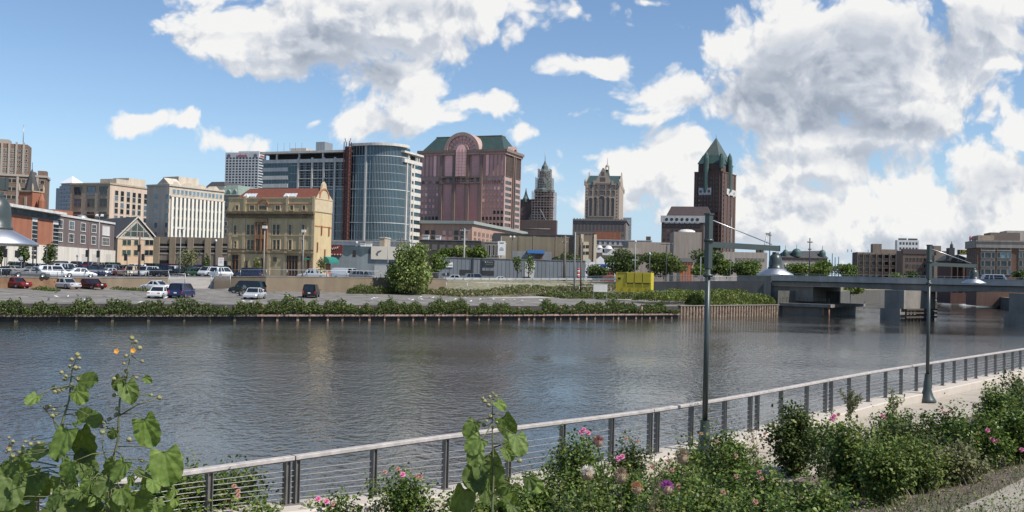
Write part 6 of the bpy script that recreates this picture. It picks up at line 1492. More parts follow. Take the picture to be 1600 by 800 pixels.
# type: length, width, height, bonnet z, [cabin stations x at base/top], belt z
TYPES = {'sedan': (4.7, 1.8, 1.42, (.10,.24,.34,.62,.74,.86)), 'coupe': (4.5, 1.75, 1.34, (.12,.27,.40,.60,.76,.88)), 'suv': (4.9, 1.95, 1.82, (.04,.22,.33,.90,.96,.97)),
         'van': (4.9, 1.95, 1.78, (.0,.12,.30,.90,.97,.98)), 'pickup': (5.4, 1.95, 1.85, (.0,.27,.36,.58,.62,.97)), 'cargo': (5.4, 2.0, 2.15, (.0,.10,.22,.93,.98,.99))}
def car_body(kind, simple=False):
    L_, W_, H_, st = TYPES[kind]; hw = W_/2; belt = H_*(.60 if kind in ('sedan', 'coupe') else .56); nose = belt*.80; tail = belt*(.98 if kind in ('sedan', 'coupe') else 1.0)
    xs = [0, .03, .12, st[1], .45, .7, st[4], .97, 1.0]; xs = sorted(set(xs)); body = MB(); vs = []
    for s_ in xs:
        x = L_/2-L_*s_                     # front is +x
        zt = nose*.72 if s_ == 0 else nose*.92 if s_ < .05 else (nose+(belt-nose)*min(1, (s_-.05)/max(.01, st[1]-.05)) if s_ < st[1] else belt+(tail-belt)*max(0, (s_-st[1])/(1-st[1])))
        if s_ == 1.0: zt = tail*.86
        k = .86 if s_ in (0, 1.0) else .95 if s_ < .05 or s_ > .96 else 1
        zb = .30 if s_ in (0, 1.0) else .22
        vs += [(x,-hw*k*.9,zb),(x,-hw*k,.45),(x,-hw*k,zt*.82),(x,-hw*k*.90,zt),(x,hw*k*.90,zt),(x,hw*k,zt*.82),(x,hw*k,.45),(x,hw*k*.9,zb)]
    n = 8; fs = [(i*n+k, i*n+(k+1)%n, (i+1)*n+(k+1)%n, (i+1)*n+k) for i in range(len(xs)-1) for k in range(n)]+[tuple(range(n)), tuple(range((len(xs)-1)*n, len(xs)*n))]
    body.add(vs, fs, 0)
    X = lambda s_: L_/2-L_*s_
    b0, t0, t1, b1 = st[1], st[2], st[3], st[4]; tw = hw*.74; bw = hw*.90; zr = H_
    gl = MB(); gl.hexa([(X(b1),-bw,belt-.04),(X(b0),-bw,belt-.04),(X(b0),bw,belt-.04),(X(b1),bw,belt-.04)], [(X(t1)-.05,-tw,zr-.06),(X(t0)+.05,-tw,zr-.06),(X(t0)+.05,tw,zr-.06),(X(t1)-.05,tw,zr-.06)])
    body.hexa([(X(t1)-.1,-tw-.03,zr-.1),(X(t0)+.08,-tw-.03,zr-.1),(X(t0)+.08,tw+.03,zr-.1),(X(t1)-.1,tw+.03,zr-.1)], [(X(t1)+.05,-tw*.88,zr),(X(t0)-.1,-tw*.88,zr),(X(t0)-.1,tw*.88,zr),(X(t1)+.05,tw*.88,zr)], 0)
    for sgn in (-1, 1):
        for (xb, xt, wd) in ((X(b0), X(t0), .09), (X(b1), X(t1), .16 if kind in ('sedan','coupe') else .28), ((X(b0)+X(b1))/2, (X(t0)+X(t1))/2, .07)) + (((X(b1)*.7+X(b0)*.3, X(t1)*.7+X(t0)*.3, .07),) if kind in ('suv','van') else ()):
            y0, y1 = sgn*(bw+.012), sgn*(tw+.012)
            body.hexa([(xb-wd,y0,belt-.05),(xb+wd,y0,belt-.05),(xb+wd,y0-sgn*.05,belt-.05),(xb-wd,y0-sgn*.05,belt-.05)], [(xt-wd,y1,zr-.05),(xt+wd,y1,zr-.05),(xt+wd,y1-sgn*.05,zr-.05),(xt-wd,y1-sgn*.05,zr-.05)], 0)
    if kind == 'cargo':
        for sgn in (-1, 1): body.hexa([(X(b1)+.02,sgn*(bw+.02)-.03,belt-.05),(X(.36),sgn*(bw+.02)-.03,belt-.05),(X(.36),sgn*(bw+.02)+.03,belt-.05),(X(b1)+.02,sgn*(bw+.02)+.03,belt-.05)], [(X(t1),sgn*(tw+.02)-.03,zr-.05),(X(.36),sgn*(tw+.02)-.03,zr-.05),(X(.36),sgn*(tw+.02)+.03,zr-.05),(X(t1),sgn*(tw+.02)+.03,zr-.05)])
    body.box(X(0)+.02, X(.03), -hw*.8, hw*.8, .28, .48, 0); body.box(X(.985), X(1)-.06, -hw*.86, hw*.86, .34, .56, 0)
    return body, gl, (L_, W_, H_, belt, nose, tail)
CARMESH = {}
def carmeshes(kind, col):
    key = (kind, col)
    if key not in CARMESH:
        body, gl, dm = car_body(kind); CARMESH[key] = (body.mesh('body', [paint(col.replace(' ', '_'), PAINT[col])]), gl.mesh('window_glass', [cglass]), dm)
    return CARMESH[key]
wr = .33
_w = MB().lathe([(wr*.62,-.10),(wr*.95,-.11),(wr,-.07),(wr,.07),(wr*.95,.11),(wr*.62,.10)], n=18); _r = MB().lathe([(0,-.09),(.05,-.085),(wr*.6,-.06),(wr*.64,-.10),(wr*.64,.10),(wr*.6,.06),(.05,.085),(0,.09)], n=12)
wheel_me, rim_me = _w.mesh('tyre', [tyre]), _r.mesh('rim', [rimm])
for me_ in (wheel_me, rim_me): me_.transform(Matrix.Rotation(R(90), 4, 'X'))
box_me = {}
def small(name, sx, sy, sz, mat):
    k = (name, sx, sy, sz, mat.name)
    if k not in box_me: box_me[k] = MB().box(-sx/2,sx/2,-sy/2,sy/2,-sz/2,sz/2).mesh(name, [mat])
    return box_me[k]
def car(kind, col, loc, ang, label, group=None, cat='car', name='parked_car', parts=True, pitch=0):
    bm_, gm2, (L_, W_, H_, belt, nose, tail) = carmeshes(kind, col); t = thing(name, label, cat, loc, ang, group); t.rotation_euler = (0, pitch, ang)
    ob('body', bm_, t); ob('window_glass', gm2, t)
    for sx in (.19, .80):
        for sy in (-1, 1):
            wl = ob('wheel', wheel_me, t, (L_/2-L_*sx, sy*(W_/2-.10), wr)); ob('rim', rim_me, wl)
    if parts:
        for sy in (-1, 1):
            ob('headlight', small('headlight', .12, .34, .15, whl), t, (L_/2-.05, sy*W_*.34, nose*.72)); ob('taillight', small('taillight', .1, .3 if kind in ('sedan','coupe') else .16, .17 if kind in ('sedan','coupe') else .42, redl), t, (-L_/2+.03, sy*W_*(.33 if kind in ('sedan','coupe') else .40), tail*.72))
            ob('mirror', small('mirror', .12, .2, .13, dframe), t, (L_*.5-L_*TYPES[kind][3][1]-.45, sy*(W_/2+.08), belt+.03))
        ob('number_plate', small('number_plate', .03, .34, .16, platem), t, (-L_/2-.03, 0, .62))
    return t
def onplane(px, py, zf, lo=100, hi=330):
    u, v = ray(px, py)
    for _ in range(40):
        Y = (lo+hi)/2
        if EYE+v*Y > zf(u*Y, Y): lo = Y
        else: hi = Y
    return Vector((u*Y, Y, zf(u*Y, Y)))
A = lambda deg: R(deg)
L1 = 'cars parked in the riverside lot'
lot_c = lambda px, py: onlot(px, py)
car('sedan', 'red', lot_c(22, 450), A(155), 'bright red sedan parked against the rust stained wall at the left edge', L1)
car('sedan', 'silver', lot_c(101, 451), A(150), 'silver sedan parked beside the dark red one at the low wall', L1)
car('sedan', 'dark red', lot_c(141, 451.5), A(150), 'dark red sedan parked at the low wall right of the silver one', L1)
car('coupe', 'white', lot_c(244, 453.5), A(160), 'white coupe parked side on behind the white sedan', L1)
car('sedan', 'white', lot_c(249, 465.5), A(93), 'white sedan seen from behind next to the blue minivan', L1)
car('van', 'blue', lot_c(284, 465), A(90), 'deep blue minivan seen from behind beside the white sedan', L1)
car('suv', 'dark green', lot_c(386, 459), A(166), 'large dark sport utility car parked against the wall behind the motorcycle', L1)
car('sedan', 'silver', lot_c(398, 467), A(268), 'silver sedan facing the river beside the motorcycle', L1)
car('van', 'black', lot_c(486, 464.5), A(95), 'black minivan standing alone in the lot left of the bushy tree', L1)
zup = lambda x, y: zU(x, y)
ST = 'cars on the street above the lot'
car('suv', 'white', onplane(86, 433.0, zup), A(28), 'white sport utility car on the street above the silver sedan', ST)
car('sedan', 'white', onplane(124, 433.5, zup), A(30), 'white sedan just behind the white sport utility car on the street', ST)
car('sedan', 'black', onplane(8, 432, zup), A(8), 'black sedan at the left edge on the street above the red car', ST)
car('sedan', 'grey', onplane(48, 433.5, zup), A(25), 'grey sedan on the street between the black sedan and the white utility car', ST)
car('suv', 'dark blue', onplane(150, 432, zup), A(30), 'dark blue utility car on the street beside the fence above the dark red sedan', ST)
car('suv', 'dark blue', P(388, 434.5, 172)*1.0, A(175), 'dark car on the street in front of the yellow brewery shopfront', ST)
car('pickup', 'silver', Vector(P(489, 436, 178)[:2]+(4.5,)), A(175), 'silver pickup on the street by the corner of the yellow brewery', ST)
car('cargo', 'white', Vector(P(541, 436, 185)[:2]+(4.5,)), A(-20), 'white delivery van parked before the blue grey building', ST, 'van', 'delivery_van')
car('suv', 'grey', Vector(P(568, 436, 183)[:2]+(4.5,)), A(-10), 'grey hatchback right of the white delivery van', ST)
car('sedan', 'white', Vector(P(626, 436, 186)[:2]+(4.5,)), A(10), 'white car half hidden by the bushy tree', ST)
car('sedan', 'silver', Vector(P(711, 441, 203)[:2]+(4.5,)), A(-10), 'silver car on the road right of the bushy tree', ST)
car('coupe', 'silver', Vector(P(782, 441, 204)[:2]+(4.5,)), A(5), 'silver coupe on the road before the black wall sign', ST)
car('suv', 'grey', Vector(P(744, 438, 212)[:2]+(4.5,)), A(0), 'grey car parked close under the grey metal building', ST)
car('sedan', 'dark blue', Vector(P(822, 438, 212)[:2]+(4.5,)), A(0), 'dark blue car near the pale slanted panel', ST)
BR = 'cars crossing the bridge'
for px, col, lab, kx in ((1548, 'silver', 'silver car on the bridge roof visible over the parapet near the last lamp', 'suv'), (1533, 'dark red', 'dark red car on the bridge behind the last lamp', 'sedan')):
    p = P(px, 437, 160); tt = (Vector((p.x, p.y, 0))-Vector((bl.x, bl.y, 0))).dot(bd); q = Vector((bl.x, bl.y, 0))+bd*tt+bn*(3.6 if col == 'silver' else 7.5); q.z = 6.3
    car(kx, col, q, math.atan2(bd.y, bd.x), lab, BR)
# crowd of cars in the upper car park
random.seed(21)
cols = ['silver','white','black','dark blue','dark red','grey','tan','silver','blue','green','white','grey','red','black']
LM = [(0, 40, 'under the nearest lamp'), (40, 80, 'before the red school wing'), (80, 125, 'before the grey school wall'), (125, 170, 'before the school doors'), (170, 205, 'left of the peach hall'),
      (205, 243, 'before the peach hall'), (243, 285, 'before the left garage bays'), (285, 325, 'before the middle garage bays'), (325, 352, 'before the last garage bay')]
ROWN = {0: 'front row', 1: 'second row', 2: 'third row', 3: 'back row'}
used = {}; n_ = 0
for r_, (D_, y_) in enumerate(((176, 0), (188, 0), (202, 0), (217, 0))):
    px = 2+r_*3
    while px < 350:
        px += random.uniform(13.5, 17) if r_ else random.uniform(17, 24)
        if px > 350: break
        if r_ == 0 and 262 < px < 345: continue
        if r_ == 3 and px > 350: continue
        u = ray(px, 415)[0]; X = u*D_; 
        if r_ == 3 and px < 60: continue
        kind = random.choice(['sedan','sedan','suv','coupe','van','sedan','pickup']); col = random.choice(cols)
        lm = [l for l in LM if l[0] <= px < l[1]][0][2]; base = f'{col} {"jeep" if kind == "suv" else "minivan" if kind == "van" else kind} in the {ROWN[r_]} of the upper lot {lm}'
        if base in used: continue
        used[base] = 1
        car(kind, col, Vector((X, D_+random.uniform(-1.5, 1.5), zU(X, D_))), random.choice((A(68), A(68), A(248), A(160)))+random.uniform(-.08,.08), base, 'cars in the crowded upper car park', parts=False); n_ += 1
# motorcycle
p = onlot(379, 462); t = thing('motorcycle', 'dark motorcycle parked between the big dark car and the silver sedan', 'motorcycle', p, A(80))
for x in (-.7, .75):
    wl = ob('wheel', wheel_me, t, (x,0,.33)); ob('rim', rim_me, wl)
mb = MB(); mb.tube([(-.7,0,.33),(-.2,0,.5),(.3,0,.85),(.75,0,.33)], .05, 6); mb.tube([(.75,0,.33),(.48,0,1.05)], .04, 6); mb.hexa([(-.3,-.14,.3),(.3,-.14,.3),(.3,.14,.3),(-.3,.14,.3)], [(-.2,-.12,.7),(.25,-.12,.7),(.25,.12,.7),(-.2,.12,.7)]); mb.build('frame', dframe, t)
MB().lathe([(0,-.25),(.12,-.2),(.17,0),(.13,.2),(0,.25)], n=10).build('tank', paint('black', PAINT['black']), t, (.15,0,.88)).rotation_euler = (0, R(90), 0)
MB().hexa([(-.75,-.12,.72),(-.05,-.14,.78),(-.05,.14,.78),(-.75,.12,.72)], [(-.8,-.1,.86),(-.05,-.1,.86),(-.05,.1,.86),(-.8,.1,.86)]).build('saddle', tyre, t)
MB().tube([(.42,-.38,1.12),(.5,0,1.08),(.42,.38,1.12)], .025, 5).build('handlebar', rimm, t); MB().hexa([(.5,-.2,.95),(.7,-.14,.9),(.7,.14,.9),(.5,.2,.95)], [(.42,-.18,1.4),(.46,-.14,1.4),(.46,.14,1.4),(.42,.18,1.4)]).build('windshield', M('tinted_screen', (.3,.32,.33), .1), t)
# gulls: one body, then copies
gb = MB()
gb.lathe([(0,-.24),(.03,-.2),(.075,-.1),(.095,.02),(.08,.12),(.05,.19),(.045,.22),(.055,.26),(.045,.30),(.015,.325),(0,.40)], n=10)
gme = gb.mesh('gull_body', [M('gull_white', (.80,.80,.79), .7, .04, 5)])
gme.transform(Matrix.Translation((0,0,.26)) @ Matrix.Rotation(R(70), 4, 'Y'))
wb = MB()
for sy in (-1, 1): wb.hexa([(-.30,sy*.05,.20),(.08,sy*.09,.22),(.08,sy*.105,.22),(-.30,sy*.07,.20)], [(-.28,sy*.03,.28),(.08,sy*.07,.33),(.08,sy*.09,.33),(-.28,sy*.05,.28)])
wme = wb.mesh('wing', [M('gull_grey', (.42,.44,.46), .7)]); lg = MB()
for sy in (-1, 1): lg.tube([(0,sy*.04,0),(0,sy*.03,.2)], .008, 4)
lme = lg.mesh('leg', [M('gull_leg', (.45,.30,.08), .7)])
random.seed(5)
GP = [(x+random.uniform(-2,2), y+random.uniform(-1.2,1.2)) for x, y in [(88,466),(105,465),(131,471),(185,475),(217,475),(257,469),(381,474),(391,474),(450,466),(455,469),(579,471),(584,469),(589,469),(594,475),(597,475),(614,474),(617,475),(640,470),(645,470),(652,468),(655,467),(660,471),(673,468),(677,467),(624,457),(686,474),(697,474),(704,472),(710,471),(726,469),(749,469),(757,469),(771,470),(774,471),(787,470),(797,471),(813,471),(845,472),(847,471),(874,468),(820,460),(706,461),(715,472),(735,472),(805,470)]]
for i, (x, y) in enumerate(GP):
    p = onlot(x, y); t = thing('gull', 'white gull standing on the asphalt near the river edge of the lot', 'gull', p, random.uniform(0, 6.28), 'gulls resting on the lot'); t.scale = (.85,)*3
    ob('body', gme, t); ob('wing', wme, t); ob('leg', lme, t)
# ------------------------------------------------------------------ fences and guard rails
galv = MATS['galvanised']
def fence(pts, h, name, label, gap=2.8, mesh=True, zs=None):
    o0 = Vector(pts[0]); t = thing(name, label, 'fence', o0); pp_ = [Vector(p)-o0 for p in pts]
    for a, c in zip(pp_[:-1], pp_[1:]):
        n = max(1, int((c-a).length/gap))
        for i in range(n+1 if c is pp_[-1] else n): q = a.lerp(c, i/n); MB().tube([(0,0,0),(0,0,h)], .045, 6).build('post', galv, t, q)
    mb = MB(); mb.tube([p+Vector((0,0,h)) for p in pp_], .04, 6); mb.build('top_rail', galv, t)
    if mesh:
        m2 = MB()
        for a, c in zip(pp_[:-1], pp_[1:]):
            n = int((c-a).length/.45); 
            for i in range(n):
                q0, q1 = a.lerp(c, i/n), a.lerp(c, (i+1)/n)
                m2.add([q0+Vector((0,0,.05)), q0+Vector((0,0,.062)), q1+Vector((0,0,h)), q1+Vector((0,0,h-.012))], [(0,1,2,3)]); m2.add([q1+Vector((0,0,.05)), q1+Vector((0,0,.062)), q0+Vector((0,0,h)), q0+Vector((0,0,h-.012))], [(0,1,2,3)])
        m2.build('wire_mesh', galv, t)
    return t
top = lambda i, dz=0: Vector((WL[i][0].x, WL[i][0].y+.15, WL[i][1]+.12+dz))
fence([top(1), top(2), top(3), top(4)], 1.0, 'chain_fence', 'galvanised chain fence along the top of the left retaining wall')
fence([top(6), top(7), top(8), top(9), top(10)], .95, 'chain_fence', 'galvanised chain fence on the long tan wall before the brewery')
fence([onlot(697, 458), onlot(762, 459), onlot(862, 461.5), slope_pt(905, .5), slope_pt(960, .5)], 1.9, 'chain_fence', 'chain fence on the verge right of the bushy tree', gap=3.6)
fence([slope_pt(995, .35), slope_pt(1060, .3), slope_pt(1100, .3), slope_pt(1150, .35)], 1.7, 'pipe_fence', 'leaning pipe fence in the weeds right of the yellow container', gap=6, mesh=False)
# gate leaves
for (px, w_, lab) in ((272, 2.4, 'left steel mesh gate leaf standing open before the tan wall'), (338, 3.0, 'right steel mesh gate leaf at the start of the long wall')):
    p = onlot(px, 452); p = p*(1-1.2/p.y) if False else p; t = thing('gate_leaf', lab, 'gate', p+Vector((-w_*.2, -.8, -.05)), R(-8)); mb = MB()
    for x in (0, w_): mb.tube([(x,0,0),(x,0,2.35)], .05, 6)
    for z in (.12, 2.3): mb.tube([(0,0,z),(w_,0,z)], .045, 6)
    mb.build('frame', galv, t); mb = MB()
    for i in range(16): mb.tube([(w_*i/16,0,.12),(w_*(i+1)/16,0,2.3)], .008, 3); mb.tube([(w_*(i+1)/16,0,.12),(w_*i/16,0,2.3)], .008, 3)
    mb.build('wire_mesh', galv, t)
# guard rail along the street
pts = [P(697, 434, 190), P(800, 434.4, 193), P(925, 434.6, 194), P(962, 434.8, 192)]
t = thing('guard_rail', 'long pale steel guard rail in front of the grey metal building', 'guard rail', pts[0]); mb = MB(); o0 = Vector(pts[0])
for a, c in zip(pts[:-1], pts[1:]):
    a, c = a-o0, c-o0
    mb.hexa([(a.x,a.y,a.z-.35),(c.x,c.y,c.z-.35),(c.x,c.y+.08,c.z-.35),(a.x,a.y+.08,a.z-.35)], [(a.x,a.y,a.z),(c.x,c.y,c.z),(c.x,c.y+.08,c.z),(a.x,a.y+.08,a.z)])
mb.build('beam', M('pale_steel', (.50,.50,.48), .5, .1, 1), t); k = 0
for i in range(18): q = Vector(pts[0]).lerp(Vector(pts[2]), i/17)-o0; MB().box(-.08,.08,.09,.2,-1.3,-.05).build('post', galv, t, q)
# railing above ramp
# ------------------------------------------------------------------ poles
wood = M('utility_pole_wood', (.14,.12,.10), .9, .3, 2); greyp = M('pole_grey', (.28,.28,.27), .6, .1, 2); darkp = M('pole_dark', (.05,.05,.055), .6)
def pole(px, ytop, ybase, Y, r_, mat, label, arms=(), lamp_=None, head=None, cat='pole', name='utility_pole', zb=None):
    p = P(px, ybase, Y); z0 = zb if zb is not None else min(p.z, 4.4); zt_ = P(px, ytop, Y).z; t = thing(name, label, cat, (p.x, p.y, z0)); H = zt_-z0
    MB().tube([(0,0,-.3),(0,0,H)], [r_*1.2, r_*.8], 8).build('pole', mat, t)
    for (dz, ww) in arms: MB().box(-ww, ww, -.08, .06, H-dz-.08, H-dz+.08).build('crossarm', mat, t)
    if arms:
        mb = MB()
        for (dz, ww) in arms:
            for x in (-.9, -.45, .45, .9): mb.lathe([(.05,0),(.06,.12),(0,.16)], (x*ww,0,H-dz+.08), 6)
        mb.build('insulator', limest, t)
    if lamp_ == 'globe': MB().lathe([(0,0),(.16,.05),(.2,.25),(.14,.42),(0,.48)], (0,0,H), 10).build('lamp_head', M('pale_lamp', (.7,.72,.72), .3), t)
    if lamp_ == 'arm': MB().tube([(0,0,H-.1),(.7,0,H+.15),(1.5,0,H+.2)], .05, 5).build('arm', mat, t); MB().hexa([(1.3,-.15,H+.1),(2.0,-.12,H+.12),(2.0,.12,H+.12),(1.3,.15,H+.1)], [(1.3,-.1,H+.28),(1.9,-.08,H+.24),(1.9,.08,H+.24),(1.3,.1,H+.28)]).build('lamp_head', whitest, t)
    if lamp_ == 'box': MB().box(-.35,.35,-.3,.3,H,H+.45).build('lamp_head', whitest, t)
    if lamp_ == 'flood':
        MB().box(-.5,.5,-.06,.06,H-.1,H).build('bracket', mat, t)
        for x in (-.45, .45): MB().hexa([(x-.2,-.3,H),(x+.2,-.3,H),(x+.2,.1,H),(x-.2,.1,H)], [(x-.2,-.2,H+.3),(x+.2,-.2,H+.3),(x+.2,.1,H+.4),(x-.2,.1,H+.4)]).build('lamp_head', whitest, t)
    return t
pole(411, 357, 447, 160, .13, M('concrete_pole', (.26,.22,.18), .8), 'tall brown light pole with pale head before the brewery bay windows', lamp_='box', name='light_pole')
pole(472.5, 363, 433, 172, .10, greyp, 'grey light pole before the brewery right windows', lamp_='box', name='light_pole')
pole(605.5, 374, 430, 175, .10, greyp, 'grey pole before the cream billboard', name='light_pole', cat='pole')
pole(626, 372, 436, 182, .16, wood, 'wooden utility pole behind the bushy tree', arms=((.4, 1.0),))
pole(642, 366, 436, 176, .09, wood, 'thin dark pole just above the bushy tree crown')
pole(725, 357, 402, 236, .20, greyp, 'pale utility pole with transformer left of the white signboard', arms=((.5, 1.1), (2.6, .7)))
pole(800, 371, 404, 240, .10, darkp, 'dark pole carrying two white curls above the grey building', lamp_='flood')
pole(881.5, 368, 440, 196, .26, wood, 'thick dark wooden pole with equipment before the warehouse right end', arms=((.5, .8), (1.4, .6)))
pole(897, 363, 452, 176, .11, greyp, 'slim grey pole right of the thick dark one', lamp_=None)
pole(907, 372, 455, 172, .13, M('brown_pole', (.16,.12,.09), .8), 'brown pole left of the white cafe')
pole(992, 379, 430, 200, .09, greyp, 'slim lamp post left of the round green tree with crossbar', arms=((3.6, .6),), lamp_='globe', name='light_pole')
pole(1014.5, 398, 432, 205, .13, darkp, 'black lamp post with two globes over the yellow container', arms=((.1, .5),), lamp_='globe', name='light_pole')
pole(1041, 381, 430, 215, .11, darkp, 'black flag pole before the blank beige hall', arms=((.1, 1.3),), name='light_pole', cat='pole')
pole(1094.5, 401, 432, 210, .09, greyp, 'grey street light with arm just left of the middle lamp pole', lamp_='arm', name='light_pole')
pole(1141, 340, 430, 200, .07, greyp, 'very thin grey mast behind the lamp arm', name='mast')
pole(1202, 362, 430, 215, .13, darkp, 'dark pole rising behind the middle lamp housing', arms=((.8, .3),))
pole(1264.5, 372, 432, 190, .13, darkp, 'dark utility pole with equipment above the bridge start', arms=((.8, .5), (2.2, .3)), zb=6.3)
for px, yt in ((1300, 396), (1304.5, 402), (1310, 401)): pole(px, yt, 432, 240, .12, darkp, {1300: 'tallest of the three dark posts over the bridge trees', 1304.5: 'middle of the three dark posts over the bridge trees', 1310: 'rightmost of the three dark posts over the bridge trees'}[px], zb=5)
pole(137, 352, 420, 165, .12, M('reddish_pole', (.14,.08,.07), .8), 'dark red traffic pole before the grey school wall', zb=4.2, name='light_pole')
pole(153, 338, 420, 172, .10, greyp, 'tall grey light pole with twin heads before the school end', lamp_='flood', zb=4.3, name='light_pole')
pole(217, 362, 418, 172, .16, M('reddish_pole'), 'reddish pole before the middle of the peach hall', zb=4.3, name='traffic_pole', cat='pole')
pole(281, 358, 420, 180, .07, greyp, 'slim light pole before the parking garage with twin heads', lamp_='flood', zb=4.4, name='light_pole')
pole(336, 378, 425, 180, .08, darkp, 'dark lamp post before the right bays of the garage', lamp_='globe', zb=4.4, name='light_pole')
pole(120, 402, 420, 175, .07, darkp, 'short dark lamp post with round head before the school', lamp_='globe', zb=4.2, name='light_pole')
pole(51, 372, 420, 170, .12, darkp, 'thick traffic light pole before the red brick wing', zb=4.2, name='traffic_pole')
pole(72, 385, 420, 172, .08, darkp, 'thin traffic pole right of the thick one', zb=4.2, name='traffic_pole')
# traffic lights
def tlight(px, py, Y, label):
    p = P(px, py, Y); t = thing('traffic_light', label, 'traffic light', p); MB().box(-.2,.2,-.15,.15,-.6,.6).build('housing', M('signal_black', (.02,.02,.02), .6), t)
    for i in range(3): MB().lathe([(0,-.2),(.13,-.2),(.14,-.15)], n=10).build('lens', M(['red_lens','amber_lens','green_lens'][i], [(.35,.03,.02),(.3,.18,.02),(.02,.2,.1)][i], .3), t, (0,.0,.38-.38*i)).rotation_euler = (R(0),0,0)
    z0 = p.z-3.9; MB().tube([(.3,0,-3.9),(.3,0,.7)], .06, 5).build('post', darkp, t)
for i, (px, py, Y) in enumerate(((5.5, 388, 168), (8, 396, 150), (55, 382, 168), (136, 396, 164), (153, 397, 170), (196, 402, 170), (217, 388, 171), (223, 402, 176))):
    tlight(px, py, Y, ['leftmost traffic light under the nearest lamp shade', 'traffic light low beside the leftmost one', 'traffic light on the thick pole before the red wing', 'traffic light on the dark red pole before the grey school wall', 'traffic light on the tall grey pole by the school end', 'traffic light before the left windows of the peach hall', 'upper traffic light on the reddish pole of the peach hall', 'small traffic light right of the reddish pole'][i])
# signs on posts
def sign(px, y0, y1, Y, wpx, mat, label, post=3.0, shape='rect', lines=None):
    p = P(px, y1, Y); q = P(px, y0, Y); hh = q.z-p.z; ww = wpx*Y/F; t = thing('street_sign', label, 'sign', p)
    mb = MB()
    if shape == 'round': mb.ext([(hh/2*math.cos(a), 0, hh/2+hh/2*math.sin(a)) for a in [2*math.pi*i/16 for i in range(16)]], (0,.05,0))
    else: mb.box(-ww/2, ww/2, 0, .06, 0, hh)
    mb.build('panel', mat, t); MB().box(-.05, .05, .07, .14, -post, hh).build('post', galv, t)
    for j, (z, l, c) in enumerate(lines or ()): MB().box(-ww*l/2, ww*l/2, -.012, 0, hh*z, hh*z+hh*.05).build('lettering', c, t)
    return t
sign(345, 402.5, 415.5, 172, 8.5, MATS['white_sign'], 'white upright sign with red lines by the brewery left corner', 2.5, lines=((.8,.7,M('bright_red')),(.55,.5,M('bright_red')),(.35,.6,um)))
sign(1013 if False else 919, 422-18, 412, 190, 4, MATS['pale_steel'], 'small round grey sign back left of the blue awning', 2.6, shape='round')
sign(479, 403.5, 405.5, 172, 9, M('sign_green', (.02,.22,.14), .5), 'green street name blade on the brewery light pole', .1)
sign(33, 401, 406, 150, 4.5, MATS['pale_steel'], 'small grey sign plate on a post above the street cars', 3)
for i, (px, y0, y1) in enumerate(((903.5, 419.5, 430),)):
    p = P(px, y1, 192); q = P(px, y0, 192); t = thing('marker_post', 'red and white striped marker post beside the guard rail', 'marker post', (p.x, p.y, p.z-.5)); hh = q.z-p.z+.5
    for j in range(5): MB().lathe([(.0,0),(.26,0),(.26,hh/5),(0,hh/5)], (0,0,hh*j/5), 10).build('stripe_ring', M('bright_red') if j % 2 == 0 else whitest, t)
# ------------------------------------------------------------------ vegetation
def leafm(name, col, hue, rough=.5, island=.45, trans=.3): return M(name, col, rough, .0, 3, hue=hue, island=island, trans=trans, spec=.22)
lg_dark = leafm('leaf_dark', (.052,.085,.025), (.09,.125,.035)); lg_mid = leafm('leaf_mid', (.09,.14,.028), (.14,.19,.045)); lg_light = leafm('leaf_light', (.16,.20,.05), (.21,.25,.075))
lg_yel = leafm('leaf_yellow_green', (.17,.19,.05), (.22,.23,.08)); lg_rose = leafm('leaf_rose', (.062,.115,.022), (.13,.19,.038), rough=.38, island=.6); bark = M('bark', (.10,.075,.055), .9, .4, 5)
lg_weed = leafm('leaf_weed', (.14,.155,.065), (.20,.20,.10)); lg_dry = leafm('leaf_dry', (.22,.17,.10), (.30,.24,.15))
def tree(px, ytop, ybase, Y, hw, mat, label, n=1500, ls=.5, trunk=True, name='tree', group=None, zb=None, seed=1, lobes=9, low=.25, sq=1.0):
    rng = np.random.default_rng(seed); p = P(px, ybase, Y); z0 = zb if zb is not None else p.z; H = P(px, ytop, Y).z-z0; W_ = hw*Y/F
    t = thing(name, label, 'tree' if name == 'tree' else 'bush', (p.x, p.y, z0), 0, group)
    C = []; cz = H*(low+(1-low)/2); rz = H*(1-low)/2
    for i in range(lobes):
        a = rng.uniform(0, 6.28); r_ = rng.uniform(.15, .62)**.7; zz = rng.uniform(-.75, .75); k = math.sqrt(max(.05, 1-zz*zz))
        C.append((W_*r_*k*math.cos(a), W_*r_*k*math.sin(a)*sq, cz+rz*zz, rng.uniform(.36, .55)))
    C.append((0,0,cz+rz*.45,.5)); C.append((0,0,cz-rz*.2,.6))
    m_ = n//len(C); pts = []; nn = []
    for (x, y, z, s_) in C:
        d = rdir(m_, rng); rr = rng.uniform(.45, 1.08, m_)**.6; sx = W_*s_; sz = rz*s_*1.05
        pts.append(np.stack([x+d[:,0]*sx*rr, y+d[:,1]*sx*sq*rr, z+d[:,2]*sz*rr], 1)); nn.append(d)
    pts = np.concatenate(pts); nn = np.concatenate(nn); k = pts[:,2] > .1; pts, nn = pts[k], nn[k]
    D_ = nn*.5+rdir(len(pts), rng)+np.array([0,0,-.25]); scatter('crown', mat, pts, D_, nn+rdir(len(pts), rng)*.6, rng.uniform(.6, 1.35, len(pts))*ls, DIAM, t, width=1.3)
    if trunk:
        mb = MB(); r0 = max(.06, H*.022); mb.tube([(0,0,-.3),(r0*.5,0,H*.3),(0,r0,H*.72)], [r0*1.2, r0*.85, r0*.25], 7)
        for (x, y, z, s_) in C[:6]: mb.tube([(r0*.3,0,H*rng.uniform(.22,.45)),(x*.6,y*.6,(z+H*.35)/2+.1),(x,y,z)], [r0*.5, r0*.3, r0*.08], 5)
        mb.build('trunk', bark, t)
    return t
pb = onlot(648, 461); Yb = pb.y
